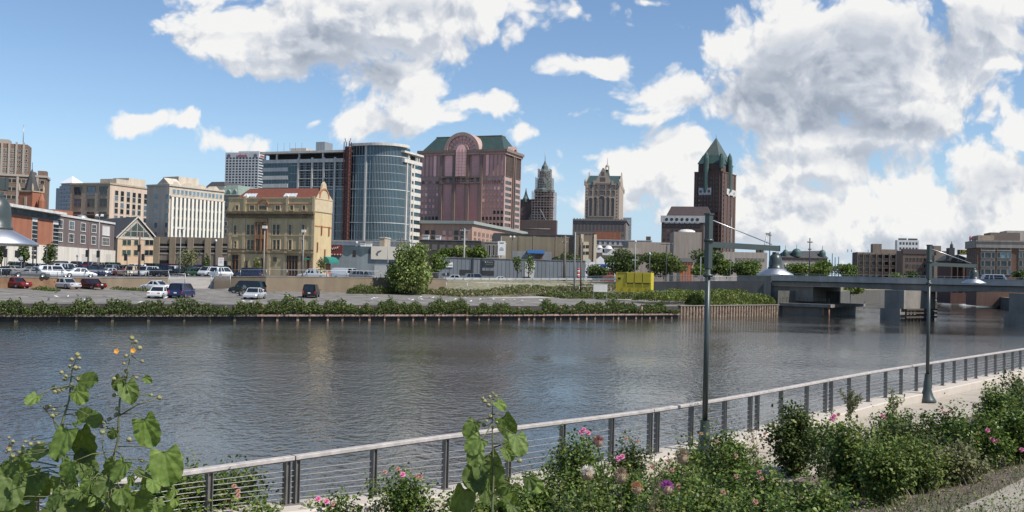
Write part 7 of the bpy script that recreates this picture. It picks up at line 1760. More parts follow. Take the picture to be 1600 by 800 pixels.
tree(643, 383, 461, Yb, 34, leafm('leaf_bright', (.17,.225,.06), (.23,.28,.09)), 'big bushy bright green tree against the end of the long wall', n=6500, ls=.36, seed=8, lobes=26, low=.02)
tree(617, 410, 461, Yb+.5, 17, lg_mid, 'small bush tree leaning left of the big bushy tree', n=1600, ls=.28, seed=4, low=.1)
tree(684, 398, 436, 196, 16, lg_mid, 'thin green tree right behind the big bushy tree', n=900, ls=.4, seed=5)
for i, (px, yt, hw, mt, lab) in enumerate(((694, 388, 16, lg_mid, 'left green bush over the roof of the grey metal building'), (722, 384, 15, lg_light, 'middle light green bush over the grey metal building'), (748, 384, 16, lg_mid, 'right green bush over the grey metal building beside the tan brick building'))): tree(px, yt, 412, 244, hw, mt, lab, n=1500, ls=.5, seed=6+i, low=.2)
tree(808, 400, 432, 206, 7, lg_mid, 'thin young street tree left of the pale slanted panel', n=260, ls=.35, seed=10, lobes=6, low=.2)
tree(826, 396, 432, 205, 9, lg_mid, 'sparse young street tree in front of the pale slanted panel', n=300, ls=.35, seed=11, lobes=6, low=.15)
tree(401, 404, 434, 176, 6.5, lg_yel, 'yellow green sapling before the left half of the brewery', n=330, ls=.3, seed=12, lobes=6, low=.3)
tree(500, 404, 434, 180, 8, lg_weed, 'sparse sapling at the right corner of the brewery', n=330, ls=.3, seed=13, lobes=7, low=.2)
tree(2, 384, 412, 185, 8, lg_dark, 'small tree at the left edge below the lamp shade', n=500, ls=.4, seed=14, low=.35, zb=4.4)
tree(38, 383, 414, 186, 8, lg_dark, 'small round street tree before the white base of the school', n=600, ls=.4, seed=15, low=.4, zb=4.4)
tree(76, 383, 416, 186, 9, lg_dark, 'small round street tree at the joint of red and grey school parts', n=600, ls=.4, seed=16, low=.4, zb=4.4)
tree(292, 386, 420, 182, 19, lg_weed, 'airy olive street tree before the parking garage', n=700, ls=.34, seed=17, low=.25, zb=4.3)
tree(322, 399, 420, 188, 6, lg_dark, 'small dark cypress like tree before the parking garage', n=400, ls=.34, seed=18, low=.1, zb=4.3)
for i, (px, yt, yb, Y, hw, mt, n, lab) in enumerate((
    (893, 397, 432, 236, 26, lg_dark, 1800, 'dark green tree mass behind the thick wooden pole'), (931, 415, 436, 205, 22, lg_dark, 2200, 'dark round shrub between the brown pole and the blue awning'),
    (975, 392, 434, 240, 30, lg_dark, 3600, 'large dark green tree behind the yellow container'), (956, 402, 432, 290, 16, lg_mid, 900, 'green tree left behind the large dark one'), (1037, 397, 434, 225, 34, leafm('leaf_olive', (.085,.12,.028), (.12,.155,.04)), 4600, 'wide round olive green tree right of the yellow container'),
    (1104, 393, 434, 230, 34, lg_dark, 3600, 'large dark tree just left of the middle lamp pole'), (1092, 413, 434, 215, 16, lg_mid, 1200, 'lower lighter tree at the foot of the large dark tree'), (1135, 407, 434, 228, 22, lg_mid, 1500, 'green tree just right of the middle lamp pole'),
    (1170, 407, 432, 225, 26, lg_mid, 2400, 'rounded green tree between the middle pole and its lamp'), (1248, 411, 434, 250, 24, lg_mid, 1900, 'leftmost tree behind the bridge parapet'), (1285, 408, 434, 255, 30, lg_mid, 2600, 'widest tree behind the bridge parapet'),
    (1320, 413, 434, 262, 20, lg_mid, 1600, 'rightmost tree behind the bridge parapet'), (1333, 448, 486, 262, 19, lg_light, 2400, 'bright green tree seen under the bridge deck'), (1428, 425, 440, 300, 12, lg_dark, 500, 'small dark tree behind the parapet near the brown warehouse'),
    (1398, 428, 440, 300, 18, lg_mid, 500, 'low green bush behind the parapet before the tan block'), (1596, 424, 440, 190, 14, lg_dark, 700, 'dark tree at the right edge before the arched brick building'))):
    tree(px, yt, yb, Y, hw, mt, lab, n=n, ls=.42*Y/220, seed=30+i, low=.08 if 'shrub' in lab or px > 1140 else .2, zb=None if px != 1333 else 3.4)
# growth along the river edge of the lot
rng = np.random.default_rng(5)
def band(name, label, mats, p0, p1, n, off, zlo, hfun, ls, shape=DIAM, up=.8, seed=1):
    rng = np.random.default_rng(seed); t_ = rng.uniform(0, 1, n); d = np.array(p1)-np.array(p0); L_ = float(np.linalg.norm(d[:2])); nr = np.array([-d[1], d[0], 0])/L_
    s_ = t_*L_; hh = np.array([hfun(x) for x in s_]); o = rng.uniform(off[0], off[1], n); q = rng.uniform(0, 1, n)**.75
    prof = 1-((o-(off[0]+off[1])/2)/((off[1]-off[0])/2))**2*.6
    C = np.array(p0)[None,:]+d[None,:]*t_[:,None]+nr[None,:]*o[:,None]; z0 = zlo+(d[2]*t_); C[:,2] = p0[2]+z0+q*hh*prof
    k = hh > .12; C = C[k]; m_ = len(C)
    D_ = rdir(m_, rng)*(1-up)+np.array([0,0,up])
    mi = rng.choice(len(mats), m_)
    o_ = scatter(name, mats[0], C, D_, rdir(m_, rng), rng.uniform(.6, 1.4, m_)*ls, shape, None, mats=mats, midx=mi); o_['kind'] = 'stuff'; return o_
def hnoise(seed, base, amp, gaps=()):
    r = random.Random(seed); ph = [r.uniform(0, 6.28) for _ in range(5)]
    def f(s_):
        v = sum(math.sin(s_*w_+ph[i])*a for i, (w_, a) in enumerate(((.35,.3),(.83,.3),(1.9,.25),(3.7,.2),(6.1,.12))))
        h_ = base+amp*v+(.55*amp if math.sin(s_*.55+ph[1]*3) > .8 else 0)-(.6*amp if math.sin(s_*.9+ph[2]*2) > .86 else 0)
        for a, c, k in gaps:
            if a < s_ < c: h_ *= k
        return max(0, h_)
    return f
tb3 = lambda v, z: (v.x, v.y, z)
band('bank_growth', '', [lg_dark, lg_mid, lg_dark, lg_weed], tb3(BK[0]*.15+BK[1]*.85, .75), tb3(BK[2], .75), 26000, (-.75, .9), .0, hnoise(1, 1.25, .75), .20, up=.35, seed=1)
band('bank_growth', '', [lg_dark, lg_mid, lg_mid, lg_weed], tb3(BK[2], .85), tb3(BK[3], .85), 26000, (-.65, 1.0), .0, hnoise(2, 1.25, .8), .20, up=.35, seed=2)
L34 = (BK[4]-BK[3]).length
band('bank_growth', '', [lg_dark, lg_mid, lg_mid, lg_weed], tb3(BK[3], .9), tb3(BK[4], .9), 17000, (-.6, 1.2), .0, hnoise(3, 1.2, .7, ((0, L34*.10, .55), (L34*.10, L34*.16, .2), (L34*.9, L34, .25))), .24, up=.35, seed=3)
# weeds hanging over and grass behind the orange sheet piles, and on the slope
band('reeds', '', [lg_light, lg_yel, lg_mid], tb3(BK[4]*.75+BK[5]*.25, 1.9), tb3(BK[5], 1.7), 15000, (.3, 4.0), .0, hnoise(4, 1.7, .35), .32, shape=BLADE, up=.75, seed=4)
band('reeds', '', [lg_yel, lg_light, lg_mid, lg_mid], tb3(BK[4]+Vector((-3,4,0)), 2.4), tb3(BK[5]+Vector((-5,6,0)), 2.7), 16000, (-2, 4.5), .0, hnoise(5, 1.5, .4), .30, shape=DIAM, up=.45, seed=5)
a_, c_ = slope_pt(862, .45), slope_pt(1010, .42)
band('weeds', '', [lg_mid, lg_weed, lg_dark], tuple(a_), tuple(c_), 14000, (-2.5, 5), -.1, hnoise(6, 1.05, .4), .26, up=.4, seed=6)
a_, c_ = slope_pt(1000, .5), slope_pt(1150, .45)
band('weeds', '', [lg_mid, lg_weed, lg_light, leafm('leaf_rusty', (.16,.07,.04), (.22,.10,.06))], tuple(a_), tuple(c_), 18000, (-6, 4), -.2, hnoise(7, 1.25, .4), .26, up=.4, seed=7)
a_, c_ = slope_pt(715, .75), slope_pt(1010, .8)
band('weeds', '', [lg_weed, lg_mid, lg_dry], tuple(a_), tuple(c_), 14000, (-1, 8), -.1, hnoise(8, .7, .4), .24, shape=BLADE, up=.7, seed=8)
for i, (x0, x1, h_, n) in enumerate(((542, 696, 1.15, 9000), (60, 92, .35, 700), (180, 240, .35, 900), (415, 540, .3, 1500), (696, 730, .7, 900))):
    a_, c_ = onlot(x0, 458.6 if x0 > 500 else 452), onlot(x1, 459.6 if x1 > 600 else 455.5); band('wall_weeds', '', [lg_mid, lg_weed, lg_dark], tuple(a_), tuple(c_), n, (-1.1, .3), -.1, hnoise(20+i, h_, h_*.45), .2, up=.45, seed=20+i)
a_, c_ = P(700, 441, 189), P(870, 443, 192); band('verge_grass', '', [lg_weed, lg_mid], (a_.x, a_.y, 4.0), (c_.x, c_.y, 3.9), 6000, (-9, 0), -.5, hnoise(30, .7, .2), .22, shape=BLADE, up=.8, seed=31)

# ---- foreground shrubs
pinkm = M('rose_petal', (.72,.16,.34), .5, .15, 20, hue=(.85,.35,.52), trans=.25); fadem = M('faded_petal', (.50,.26,.20), .7, .3, 20, trans=.2); hipm = M('rose_hip', (.40,.12,.04), .5)
def rose_mesh(mat, s_=1.0, seed=0):
    rng = np.random.default_rng(seed); C = []; D_ = []; U = []; sz = []
    for ring, (n, tilt, r_) in enumerate(((3, .95, .3), (5, .75, .7), (6, .35, 1.0), (6, .05, 1.1))):
        for i in range(n):
            a = 6.283*i/n+ring*.6; C.append((0,0,.004*ring)); D_.append((math.cos(a)*(1-tilt), math.sin(a)*(1-tilt), tilt)); U.append((-math.cos(a)*tilt, -math.sin(a)*tilt, 1-tilt)); sz.append(.030*s_*(.7+.3*r_))
    o = scatter('flower', mat, C, D_, U, sz, (LEAF[0]*np.array([1.7,1,1.8]), LEAF[1])); me = o.data; bpy.data.objects.remove(o); return me
rose_a, rose_b = rose_mesh(pinkm, 1.5), rose_mesh(fadem, 1.15, 2)
def shrub(px, yt, yb, hw, label, n=1500, ls=.05, mat=None, flowers=(), seed=0, shoots=14, name='rose_bush', cat='bush'):
    n = int(n*2.3); ls = ls*1.15; hw *= 1.18; rng = np.random.default_rng(100+seed); g = slope_hit(px, yb); Y = g.y; H = max(.35, (EYE+ray(px, yt)[1]*Y)-g.z); W_ = hw*Y/F
    t = thing(name, label, cat, g, 0, 'rose bushes and shrubs of the near planting bed'); C = []; D_ = []; U = []; S_ = []; mb = MB()
    for k in range(shoots):
        a = rng.uniform(0, 6.283); r_ = W_*rng.uniform(.1, 1.0)**.8; top_ = H*rng.uniform(.62, 1.02)*(1-.35*(r_/W_)**2); b0 = np.array([rng.normal()*.06, rng.normal()*.06, -.05]); e = np.array([r_*math.cos(a), r_*math.sin(a), top_]); md = np.array([r_*.6*math.cos(a), r_*.6*math.sin(a), top_*.62])
        mb.tube([b0, (b0+md)/2+np.array([0,0,.08]), md, e], [.009, .007, .005, .002], 4, cap=False)
        m_ = n//shoots; q = rng.uniform(0, 1, m_)**.62; q = .12+.9*q
        pt = np.where(q[:,None] < .6, b0+(md-b0)*(q[:,None]/.6), md+(e-md)*((q[:,None]-.6)/.4)); sp_ = .045+.10*W_*(1.1-np.abs(q-.6))[:,None]+.03
        cl = rng.integers(0, m_//5+1, m_); cofs = rng.normal(size=(m_//5+1, 3))[cl]; pt = pt+cofs*sp_*.9+rng.normal(size=(m_,3))*.022
        C.append(pt); out = pt-np.array([0,0,H*.35]); out /= np.linalg.norm(out, axis=1, keepdims=True)+1e-6; D_.append(out*.55+rdir(m_, rng)*.8+np.array([0,0,-.1])); U.append(np.array([0,0,1.0])+out*.5+rng.normal(size=(m_,3))*.45); S_.append(rng.uniform(.65, 1.25, m_)*ls)
    C = np.concatenate(C); D_ = np.concatenate(D_); U = np.concatenate(U); S_ = np.concatenate(S_); k = C[:,2] > .0
    mi = (rng.uniform(size=len(C)) < .12).astype(int); scatter('foliage', None, C[k], D_[k], U[k], S_[k], LEAF, t, width=1.25, mats=[mat or lg_rose, lg_yel], midx=mi[k]); mb.build('stem', bark, t)
    for (fx, fy, kind) in flowers:
        u, v = ray(fx, fy); Yf = Y-W_*.6; w_ = Vector((u*Yf, Yf, EYE+v*Yf))-g; o = ob('flower', rose_a if kind == 'p' else rose_b, t, w_); tow = Vector((-u, -1, .55)).normalized(); o.rotation_euler = tow.to_track_quat('Z', 'Y').to_euler(); 
    return t
SH = [ # x, top, base, half width, leaves, leaf size, material, flowers, label
 (515, 777, 845, 38, 1100, .045, None, ((497,780,'p'),(510,784,'p'),(520,788,'f')), 'low rose bush with pink blooms at the bottom edge left of the kerb corner'),
 (622, 733, 850, 44, 2000, .042, None, ((629,742,'p'),(622,733,'f'),(601,738,'f'),(657,746,'f'),(652,744,'f')), 'compact rose bush with one pink bloom standing before the pale kerb'),
 (325, 722, 850, 72, 3600, .05, lg_mid, ((366,760,'f'),(372,768,'f')), 'leafy shrub under the left end of the railing'), (255, 735, 870, 74, 3400, .05, None, (), 'dark shrub behind the big leaves at the lower left'), (405, 772, 870, 34, 800, .045, None, ((372,775,'f'),), 'small shrub at the bottom edge by the first double post'),
 (735, 772, 862, 55, 1700, .05, None, ((742,790,'f'),), 'dark shrub under the middle big leaved plant'), (812, 748, 855, 55, 1900, .045, None, ((800,770,'f'),), 'shrub just right of the middle big leaved plant'), (905, 670, 800, 40, 2300, .045, None, ((912,672,'p'),(919,677,'p'),(908,676,'p')), 'tall rose bush topped by the largest pink bloom'),
 (862, 722, 840, 46, 1500, .045, None, (), 'spreading green shrub left below the largest pink bloom'), (983, 682, 782, 27, 1300, .045, lg_dark, ((978,686,'f'),(996,690,'f')), 'small dark rounded bush before the second double post'), (960, 722, 845, 46, 1800, .045, None, ((972,714,'p'),(966,717,'p')), 'bush with a small pink bloom below the dark rounded one'),
 (1020, 738, 858, 54, 2000, .045, None, ((1020,730,'f'),(1050,735,'f')), 'bush around the purple thistle'), (1062, 716, 812, 44, 1500, .045, lg_mid, ((1045,720,'f'),), 'light green bush left of the middle lamp pole foot'), (1120, 673, 756, 52, 2600, .05, None, ((1095,678,'f'),(1120,690,'f')), 'broad rose bush hiding the foot of the middle lamp pole'),
 (1100, 752, 865, 62, 2000, .045, lg_mid, ((1060,760,'f'),(1130,770,'f')), 'low green bush at the bottom edge below the middle lamp pole'), (1178, 730, 830, 52, 1900, .045, None, ((1150,745,'f'),(1186,738,'f'),(1190,748,'f')), 'bush with faded brown blooms right of the middle lamp pole'), (1205, 775, 880, 66, 1900, .045, None, ((1180,785,'f'),), 'spreading bush at the bottom edge below the tall dark bush'),
 (1238, 632, 742, 42, 3000, .06, lg_dark, ((1195,678,'f'),), 'tall dark broad leaved bush standing alone before the kerb'), (1275, 752, 836, 46, 1400, .045, None, (), 'low bush at the edge of the bare bark mulch'), (1335, 652, 782, 44, 3000, .055, lg_mid, ((1303,651,'p'),(1310,648,'f')), 'tall bright green bush right of the bare mulch patch'),
 (1372, 690, 790, 44, 1900, .05, lg_mid, (), 'green bush in front of the far lamp pole bushes'), (1298, 655, 762, 30, 1500, .05, None, ((1300,655,'p'),), 'narrow bush between the tall dark bush and the bright green one'), (1388, 638, 722, 36, 1800, .05, None, ((1379,650,'p'),(1384,652,'f')), 'rose bush with one small pink bloom left of the far lamp pole'),
 (1432, 640, 730, 40, 2000, .05, lg_dark, (), 'dark bush directly before the base of the far lamp pole'), (1428, 688, 770, 44, 1600, .05, lg_mid, (), 'lower green bush below the far lamp pole'), (1482, 634, 722, 38, 2000, .05, None, ((1475,645,'f'),(1485,643,'f'),(1472,638,'f')), 'bush with brownish pink blooms right of the far lamp pole'),
 (1530, 650, 738, 40, 1900, .05, None, ((1550,687,'p'),(1556,690,'p'),(1543,673,'p')), 'rose bush with a cluster of pink blooms near the right edge'), (1492, 690, 758, 36, 1300, .05, lg_weed, (), 'olive weedy bush before the lower path'), (1556, 602, 690, 32, 1700, .055, None, (), 'rounded bush against the walkway near the right edge'),
 (1592, 580, 680, 36, 2000, .055, lg_dark, (), 'tallest dark bush at the right edge under the railing end'), (1585, 640, 726, 40, 1700, .05, None, ((1596,703,'p'),), 'bush with one pink bloom cut by the right edge'), (930, 760, 870, 50, 1400, .045, lg_mid, (), 'light low shrub at the bottom edge below the largest pink bloom'), (1145, 700, 790, 40, 1500, .045, lg_rose, ((1150,712,'f'),), 'shrub between the middle lamp pole bush and the faded brown blooms'), (1060, 770, 880, 56, 1400, .045, lg_rose, (), 'shrub at the bottom edge right of the purple thistle'), (875, 790, 900, 60, 1400, .045, lg_dark, (), 'dark shrub at the bottom edge right of the middle mallow'),
 (1640, 600, 700, 46, 1300, .055, None, (), 'bush mostly beyond the right edge')]
for i, (px, yt, yb, hw, n, ls, mt, fl_, lab) in enumerate(SH): shrub(px, yt, yb, hw, lab, n=n, ls=ls, mat=mt, flowers=fl_, seed=i)
# creeping plants, grass and chips on the bed
rng = np.random.default_rng(77)
def bedpts(n, rlo, rhi, x0, x1, fn=None):
    out = []
    rc = [(p, rnormal(i)) for i, p in enumerate(RC)]; xs = []
    while len(out) < n:
        i = rng.integers(3, len(RC)-4); t_ = rng.uniform(); p = RC[i].lerp(RC[i+1], t_); r_ = rng.uniform(rlo, rhi); q = p+rc[i][1]*r_
        if q.y < 2.2: continue
        if fn and not fn(q.x, q.y, r_): continue
        out.append((q.x, q.y, znear(r_)+.015))
    return np.array(out)
def patch_(x, y, r_): return math.sin(x*1.3+.5*y)+math.sin(y*1.1-x*.4+1)+math.sin(x*2.9+y*2.3)*.7 > -.1
pts = bedpts(26000, 3.6, 12.5, 0, 0, patch_); pts[:,2] += rng.uniform(0, .16, len(pts))
scatter('ground_cover', None, pts, rdir(len(pts), rng)+np.array([0,0,.3]), np.array([0,0,1.0])+rdir(len(pts), rng)*.5, rng.uniform(.025, .055, len(pts)), DIAM, mats=[lg_mid, lg_weed, lg_rose], midx=rng.choice(3, len(pts)))['kind'] = 'stuff'
pts = bedpts(9000, 3.3, 12.5, 0, 0, lambda x, y, r_: math.sin(x*.9-.7*y)+math.sin(y*1.7+x*.6+2) > .1)
scatter('grass', None, pts, rdir(len(pts), rng)*.5+np.array([0,0,1.0]), rdir(len(pts), rng), rng.uniform(.10, .26, len(pts)), BLADE, width=.05, mats=[lg_weed, lg_dry, lg_mid], midx=rng.choice(3, len(pts), p=[.5,.3,.2]))['kind'] = 'stuff'
pts = bedpts(20000, 3.2, 12.5, 0, 0)
chip = M('bark_chip', (.13,.10,.085), .95, .2, 8, hue=(.22,.18,.15), island=.5)
scatter('mulch_chips', None, pts+np.array([0,0,.01]), rdir(len(pts), rng)*np.array([1,1,.2]), np.array([0,0,1.0])+rdir(len(pts), rng)*.4, rng.uniform(.03, .08, len(pts)), DIAM, mats=[chip, lg_dry], midx=rng.choice(2, len(pts), p=[.85,.15]), width=.6)['kind'] = 'stuff'

# ---- big leaved mallow plants close to the camera
def heart(sd=0):
    fold, droop, ph = (.30, .30, 0) if sd == 0 else (.55, .55, 1.7) if sd == 1 else (.12, .16, 3.1)
    out = []
    for i in range(15):
        t_ = i/14*math.pi; x = .52*math.sin(t_)**.85*(1-.18*(i/14)); y = -.16*math.sin(t_*1.0)*(1 if t_ < 1 else 0)+.5*(1-math.cos(t_)); y += -.18*math.exp(-((t_-.75)/.42)**2)
        out.append((x, y))
    v = []; f = []
    mid = [(0, (i/14)**1.15, -.0) for i in range(15)]
    for i in range(15):
        x, y = out[i]; my = mid[i][1]; v.append((0, my, 0))
        for k in (.5, 1.0):
            xx, yy = x*k, my+(y-my)*k; wv = .05*math.sin(i*1.9+k*2+ph)*k+.02*math.sin(i*3.3); z = abs(xx)*fold-.22*xx*xx-droop*my*my*.6+wv; v.append((xx, yy, z))
        for k in (.5, 1.0):
            xx, yy = -x*k, my+(y-my)*k; wv = .05*math.sin(i*2.3+k*1.4+2-ph)*k+.02*math.sin(i*2.7+1); z = abs(xx)*fold-.22*xx*xx-droop*my*my*.6+wv; v.append((xx, yy, z))
        v[i*5] = (0, my, -.18*my*my-.012)
    for i in range(14):
        a, c = i*5, i*5+5; f += [(a,a+1,c+1,c),(a+1,a+2,c+2,c+1),(a,c,c+3,a+3),(a+3,c+3,c+4,a+4)]
    return v, f
mal = bpy.data.materials.new('mallow_leaf'); mal.use_nodes = True; N, L = mal.node_tree.nodes, mal.node_tree.links; bs = N['Principled BSDF']; bs.inputs['Roughness'].default_value = .62
tc = N.new('ShaderNodeTexCoord'); sp = N.new('ShaderNodeSeparateXYZ'); L.new(tc.outputs['Object'], sp.inputs[0])
def mm(op, x, y=None, z=None):
    n = N.new('ShaderNodeMath'); n.operation = op
    for i, q in enumerate((x, y, z)):
        if q is None: continue
        if isinstance(q, (int, float)): n.inputs[i].default_value = q
        else: L.new(q, n.inputs[i])
    return n.outputs[0]
ax = mm('ABSOLUTE', sp.outputs[0]); an = mm('ARCTAN2', ax, mm('ADD', sp.outputs[1], .02)); vein = mm('ABSOLUTE', mm('SUBTRACT', mm('FRACT', mm('ADD', mm('MULTIPLY', an, 1.75), .5)), .5)); rr_ = mm('SQRT', mm('ADD', mm('MULTIPLY', ax, ax), mm('MULTIPLY', sp.outputs[1], sp.outputs[1])))
vf = mm('LESS_THAN', mm('MULTIPLY', vein, rr_), .006); nz = N.new('ShaderNodeTexNoise'); nz.inputs['Scale'].default_value = 6; nz.inputs['Detail'].default_value = 5; L.new(tc.outputs['Object'], nz.inputs[0])
cr = N.new('ShaderNodeValToRGB'); L.new(nz.outputs['Fac'], cr.inputs[0]); e = cr.color_ramp.elements; e[0].color = (.066,.115,.022,1); e[1].color = (.145,.205,.042,1); e[0].position = .3; e[1].position = .7
oi = N.new('ShaderNodeObjectInfo'); hs = N.new('ShaderNodeHueSaturation'); L.new(cr.outputs[0], hs.inputs['Color']); a = N.new('ShaderNodeMapRange'); L.new(oi.outputs['Random'], a.inputs[0]); a.inputs[3].default_value = .75; a.inputs[4].default_value = 1.5; L.new(a.outputs[0], hs.inputs['Value'])
mxc = N.new('ShaderNodeMixRGB'); L.new(vf, mxc.inputs[0]); L.new(hs.outputs[0], mxc.inputs[1]); mxc.inputs[2].default_value = (.16,.21,.09,1); L.new(mxc.outputs[0], bs.inputs['Base Color'])
tr = N.new('ShaderNodeBsdfTranslucent'); tm = N.new('ShaderNodeMixRGB'); tm.blend_type = 'MULTIPLY'; tm.inputs[0].default_value = 1; L.new(mxc.outputs[0], tm.inputs[1]); tm.inputs[2].default_value = (1.9, 1.6, .5, 1); L.new(tm.outputs[0], tr.inputs[0]); mx = N.new('ShaderNodeMixShader'); mx.inputs[0].default_value = .38; L.new(bs.outputs[0], mx.inputs[1]); L.new(tr.outputs[0], mx.inputs[2]); L.new(mx.outputs[0], N['Material Output'].inputs[0])
bp = N.new('ShaderNodeBump'); bp.inputs['Strength'].default_value = .5; bp.inputs['Distance'].default_value = .03; L.new(mm('MULTIPLY', vein, rr_), bp.inputs['Height']); L.new(bp.outputs[0], bs.inputs['Normal'])
hearts = []
for sd in range(3):
    hv_, hf_ = heart(sd); me = bpy.data.meshes.new('mallow_leaf'); me.from_pydata(hv_, [], hf_); me.materials.append(mal); me.polygons.foreach_set('use_smooth', [True]*len(hf_)); me.update(); hearts.append(me)
stemm = M('mallow_stem', (.12,.13,.06), .7, .3, 15); podm = M('seed_pod', (.15,.17,.06), .8, .3, 30, hue=(.28,.26,.13), bump=.5); orm = M('orange_petal', (.75,.33,.03), .5, .1, 10, trans=.2)
_pm = MB()
for i in range(9):
    a = 6.283*i/9; _pm.lathe([(0,-.011),(.006,-.009),(.0075,0),(.006,.008),(0,.013)], (.008*math.cos(a), .008*math.sin(a), 0), 5)
pod_me = _pm.mesh('seed_pod', [podm])
_fm = scatter('flower', orm, [(0,0,0)]*5, [(math.cos(6.283*i/5), math.sin(6.283*i/5), .3) for i in range(5)], [(0,0,1)]*5, .011, (LEAF[0]*np.array([1.9,1,1]), LEAF[1])); fl_me = _fm.data; bpy.data.objects.remove(_fm)
def mallow(label, D0, stem, leaves, pods, flowers=(), branches=(), extra=None):
    if extra:
        r_ = random.Random(int(stem[0][0])); n_, x0, x1, y0, y1 = extra; leaves = list(leaves)+[(r_.uniform(x0, x1), y0+(y1-y0)*r_.random()**.7, r_.uniform(20, 46), r_.uniform(-150, -30), r_.uniform(-5, 50)) for _ in range(n_)]
    base = P(*stem[0][:2], D0); t = thing('mallow_plant', label, 'plant', base, 0, 'big leaved mallow plants near the camera')
    W2 = lambda px, py, dz=0: P(px, py, D0+dz)-base
    sp_ = [W2(*q) for q in stem]; g = slope_hit(stem[0][0], 1400); mb = MB(); n = len(sp_); mb.tube([sp_[0]-Vector((0,0,max(.1, base.z-3.85)))]+sp_, [.0085]+[.008-.0062*i/(n-1) for i in range(n)], 6); mb.build('stem', stemm, t)
    for br_ in branches: pts = [W2(*q) for q in br_]; MB().tube(pts, [.0035, .0028, .0018][:len(pts)] if len(pts) <= 3 else .0025, 5).build('branch', stemm, t)
    def near_stem(p):
        return min((sp_[i].lerp(sp_[i+1], k/6) for i in range(n-1) for k in range(7)), key=lambda q: (q-p).length+abs(q.z-p.z-.02)*.6)
    for j, (px, py, wpx, ang, tilt) in enumerate(leaves):
        wpx *= .72  # base of the blade, width in px, direction of the tip in the picture (deg, 0 right, 90 up), lean toward viewer
        r_ = random.Random(j*7+int(px)); b_ = W2(px, py, r_.uniform(-.18, .14)); s_ = wpx*D0/F/1.0; a = R(ang)
        d = (rt*math.cos(a)+up*math.sin(a))*math.cos(R(tilt))-fw*math.sin(R(tilt)); nrm = (-fw*.8+up*.55+rt*r_.uniform(-.5,.5)).normalized(); x_ = d.cross(nrm).normalized(); z_ = x_.cross(d).normalized()
        m_ = Matrix((x_, d, z_)).transposed().to_4x4()@Matrix.Diagonal((s_, s_*1.0, s_, 1)); m_.translation = b_; o = ob('leaf', hearts[(j+int(px)) % 3], t); o.matrix_local = m_
        ns = near_stem(b_); MB().tube([Vector((0,0,0)), (ns-b_)*.45+Vector((0,0,.012)), ns-b_], [.0018, .002, .0025], 4).build('petiole', stemm, t, b_)
    for (px, py) in pods:
        r_ = random.Random(int(px*3+py)); b_ = W2(px, py, r_.uniform(-.05, .05)); o = ob('seed_pod', pod_me, t, b_); o.rotation_euler = (r_.uniform(-.8,.8), r_.uniform(-.8,.8), 0); s_ = r_.uniform(.42, .72); o.scale = (s_,)*3
        ns = near_stem(b_); 
        if (ns-b_).length > .02: MB().tube([Vector((0,0,-.005)), (ns-b_)*.5+Vector((0,0,-.006)), ns-b_], .0014, 4).build('stalk', stemm, t, b_)
    for (px, py) in flowers: o = ob('flower', fl_me, t, W2(px, py, -.05)); o.rotation_euler = (R(75), 0, R(15))
mallow('tallest big leaved mallow with an orange flower at the top, lower left', 4.0, [(160,860),(168,800),(172,735),(184,690),(187,625),(198,590),(206,535)],
  [(225,655,64,-66,15),(257,706,74,-78,10),(197,600,44,-62,20),(190,590,30,-110,20),(196,722,46,-120,20),(150,745,62,-50,30),(215,770,60,-60,30),(120,770,66,-90,35),(196,800,70,-70,35),(226,590,18,-30,10),(180,672,22,-120,10),(240,790,50,-50,30)],
  [(206,528),(212,534),(218,544),(197,556),(194,568),(197,580),(196,590),(213,590),(222,564),(178,592),(179,617),(184,639),(182,648),(236,617),(249,621),(202,687),(166,668),(158,666),(163,660),(160,675),(171,655),(222,720)], ((208,548),(182,549)),
  [((172,735),(160,700),(165,660)), ((186,650),(215,632),(249,622)), ((170,770),(205,755),(240,722))], (26, 90, 285, 715, 800))
mallow('second big leaved mallow with pod clusters and a folded pale leaf, lower left', 4.1, [(84,870),(86,800),(100,730),(94,670),(108,625),(112,580),(121,556)],
  [(122,598,48,12,15),(118,610,40,-40,20),(58,618,30,-125,55),(126,672,66,-72,5),(106,672,66,-108,25),(122,655,44,20,25),(140,650,36,-30,20),(70,700,50,-150,30),(60,740,62,-110,30),(20,750,66,-95,30),(98,745,60,-60,30),(130,720,52,-50,30),(40,790,66,-80,35)],
  [(121,554),(124,560),(112,562),(109,572),(118,575),(124,575),(96,582),(103,588),(101,592),(84,606),(92,611),(86,612),(99,609),(112,600),(114,606),(122,592),(78,634),(84,640),(88,647),(74,636),(82,650),(40,690),(48,694),(36,698),(30,706),(52,686),(60,692),(20,712),(14,703)], (),
  [((94,670),(80,650),(56,625)), ((100,730),(60,722),(36,706)), ((96,690),(84,660),(80,640))], (20, 0, 170, 700, 800))
mallow('low big leaved mallow cut by the left bottom corner', 4.3, [(10,880),(14,800),(22,740),(16,700)],
  [(-5,730,60,-70,25),(30,712,52,-60,20),(10,770,66,-60,30),(50,750,58,-30,30),(-10,790,70,-50,30),(60,800,60,-70,30)], [(16,698),(20,690),(14,684),(10,706)], ((14,702),))
mallow('single big leaved mallow rising before the railing in the middle', 4.3, [(768,880),(769,800),(771,740),(770,700),(769,660),(770,625)],
  [(786,652,46,-62,10),(776,628,26,-40,20),(742,660,40,-118,15),(752,686,42,-140,15),(745,700,40,-100,20),(757,715,72,-74,8),(750,725,58,-115,20),(806,680,46,-72,25),(798,686,38,-90,25),(727,765,56,-108,20),(826,745,30,-75,30),(800,790,34,-80,25),(790,700,30,-60,20)],
  [(770,614),(765,620),(774,618),(754,622),(757,627),(763,633),(766,650),(760,658),(771,668),(756,664),(776,660),(812,720),(808,712)], (), [((770,700),(795,690),(808,682)), ((770,660),(752,690),(740,672))], (8, 725, 840, 690, 790))
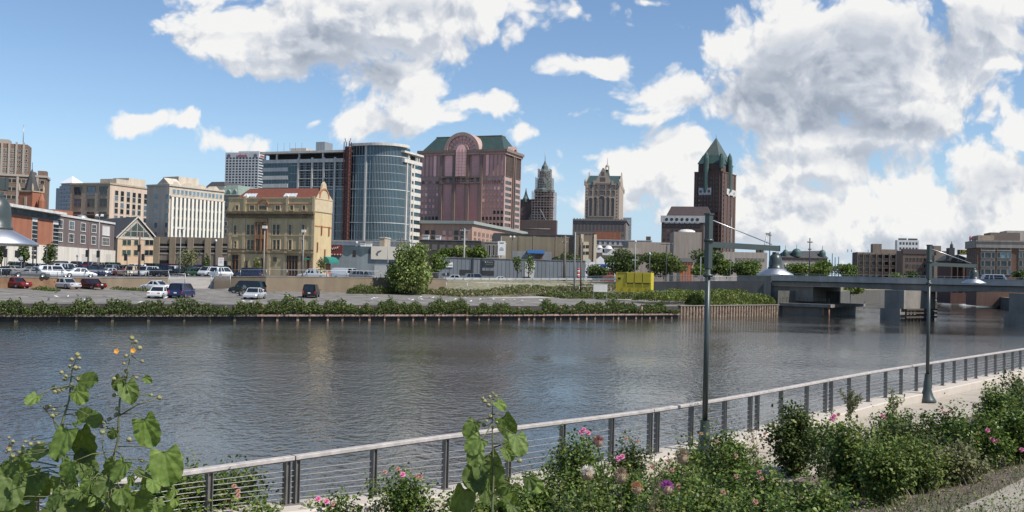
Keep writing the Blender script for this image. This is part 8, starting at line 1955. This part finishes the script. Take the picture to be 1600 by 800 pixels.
# thistles
thp = M('thistle_purple', (.36,.05,.34), .6, .15, 20); thb = M('thistle_bud', (.20,.15,.09), .9, .4, 40, hue=(.36,.27,.18)); thd = M('thistle_pink_brown', (.30,.10,.11), .8, .2, 20)
def thistle(px, py, bx, by, D0, mat, label, s_=1.0):
    b_ = P(px, py, D0); g = slope_hit(bx, by); t = thing('thistle', label, 'thistle', g, 0, 'thistles in the near planting bed'); h_ = b_-g; MB().tube([(0,0,0), h_*.5+Vector((.03,0,.02)), h_-Vector((0,0,.02))], [.006,.004,.003], 5).build('stem', stemm, t)
    rng = np.random.default_rng(int(px)); hd = MB().lathe([(0,-.026),(.018,-.02),(.026,0),(.022,.016),(.012,.022),(0,.024)], n=12).build('head', thb, t, h_); hd.scale = (s_,)*3
    n = 240; d = rdir(n, rng); d[:,2] = np.abs(d[:,2])*1.3; q = scatter('florets', mat, d*.012, d, rdir(n, rng), .028*s_, BLADE, t, width=.09); q.location = h_+Vector((0,0,.008*s_))
    d = rdir(120, rng); q = scatter('spines', thb, d*.02, d, rdir(120, rng), .016*s_, BLADE, t, width=.1); q.location = h_
thistle(1042, 765, 1046, 900, 5.0, thp, 'bright purple thistle head near the bottom edge'); thistle(935, 692, 962, 880, 5.6, thd, 'reddish thistle bud on a long stem beside the largest pink bloom', .9)
thistle(970, 746, 968, 900, 5.0, thb, 'round brown thistle head left of the purple one', 1.1); thistle(1066, 716, 1050, 880, 5.4, thb, 'large round brown thistle head above the purple one', 1.15); thistle(918, 742, 935, 890, 5.2, M('thistle_down', (.70,.66,.58), .8), 'thistle gone to white down below the largest pink bloom', 1.1); thistle(995, 765, 998, 890, 5.2, M('thistle_orange', (.45,.22,.11), .8), 'orange brown faded thistle at the bottom left of the purple one', .9)
# thin tall weeds
def weed(px, yt, yb, D0, hw, n, label, ls=.03, mat=None, seed=0):
    rng = np.random.default_rng(500+seed); g = slope_hit(px, yb) if D0 is None else P(px, yb, D0); Y = g.y; H = (EYE+ray(px, yt)[1]*Y)-g.z; W_ = hw*Y/F; t = thing('tall_weed', label, 'weed', g, 0, 'thin tall weeds in the near planting bed'); mb = MB(); C = []; D_ = []
    for k in range(9):
        a = rng.uniform(0, 6.28); z0 = H*rng.uniform(.15, .75); e = Vector((W_*math.cos(a)*rng.uniform(.3,1), W_*.6*math.sin(a), min(H, z0+H*rng.uniform(.15,.4)))); mb.tube([(0,0,0),(0,0,z0),e], [.004,.003,.001], 4, cap=False)
        for q in range(n//9): w_ = rng.uniform(0, 1); p = Vector((0,0,z0)).lerp(e, w_); C.append(tuple(p+Vector(rng.normal(size=3)*.012))); D_.append(tuple(Vector(rng.normal(size=3))+Vector((0,0,.4))))
    mb.tube([(0,0,-.1),(0,0,H)], [.005,.0015], 4, cap=False); mb.build('stem', stemm, t); scatter('leaves', mat or lg_weed, C, D_, rdir(len(C), rng), rng.uniform(.7,1.3,len(C))*ls, DIAM, t, width=.45)
weed(1325, 598, 700, None, 28, 700, 'airy pale green weed before the railing left of the far lamp pole', .08, lg_weed, 1); weed(1098, 590, 720, None, 22, 200, 'thin wiry weed crossing the middle lamp pole', .05, lg_weed, 2); weed(1395, 608, 700, None, 16, 260, 'upright light green weed left of the far lamp pole', .10, lg_light, 3)
weed(385, 728, 830, None, 26, 900, 'feathery weed before the railing at the first double post', .05, lg_mid, 4); weed(735, 648, 850, 6, 8, 60, 'very thin dry weed left of the middle mallow', .03, lg_dry, 5); weed(1180, 660, 780, None, 26, 260, 'dry pale weed between the middle lamp pole and the tall dark bush', .06, lg_dry, 6); weed(300, 745, 860, None, 22, 400, 'small pale weed by the left end of the railing', .05, lg_weed, 7)
weed(1020, 700, 850, 7, 20, 160, 'thin straw coloured weed over the bushes by the second double post', .03, lg_dry, 8); weed(1290, 700, 800, None, 18, 200, 'low weed on the bare mulch patch', .05, lg_weed, 9)
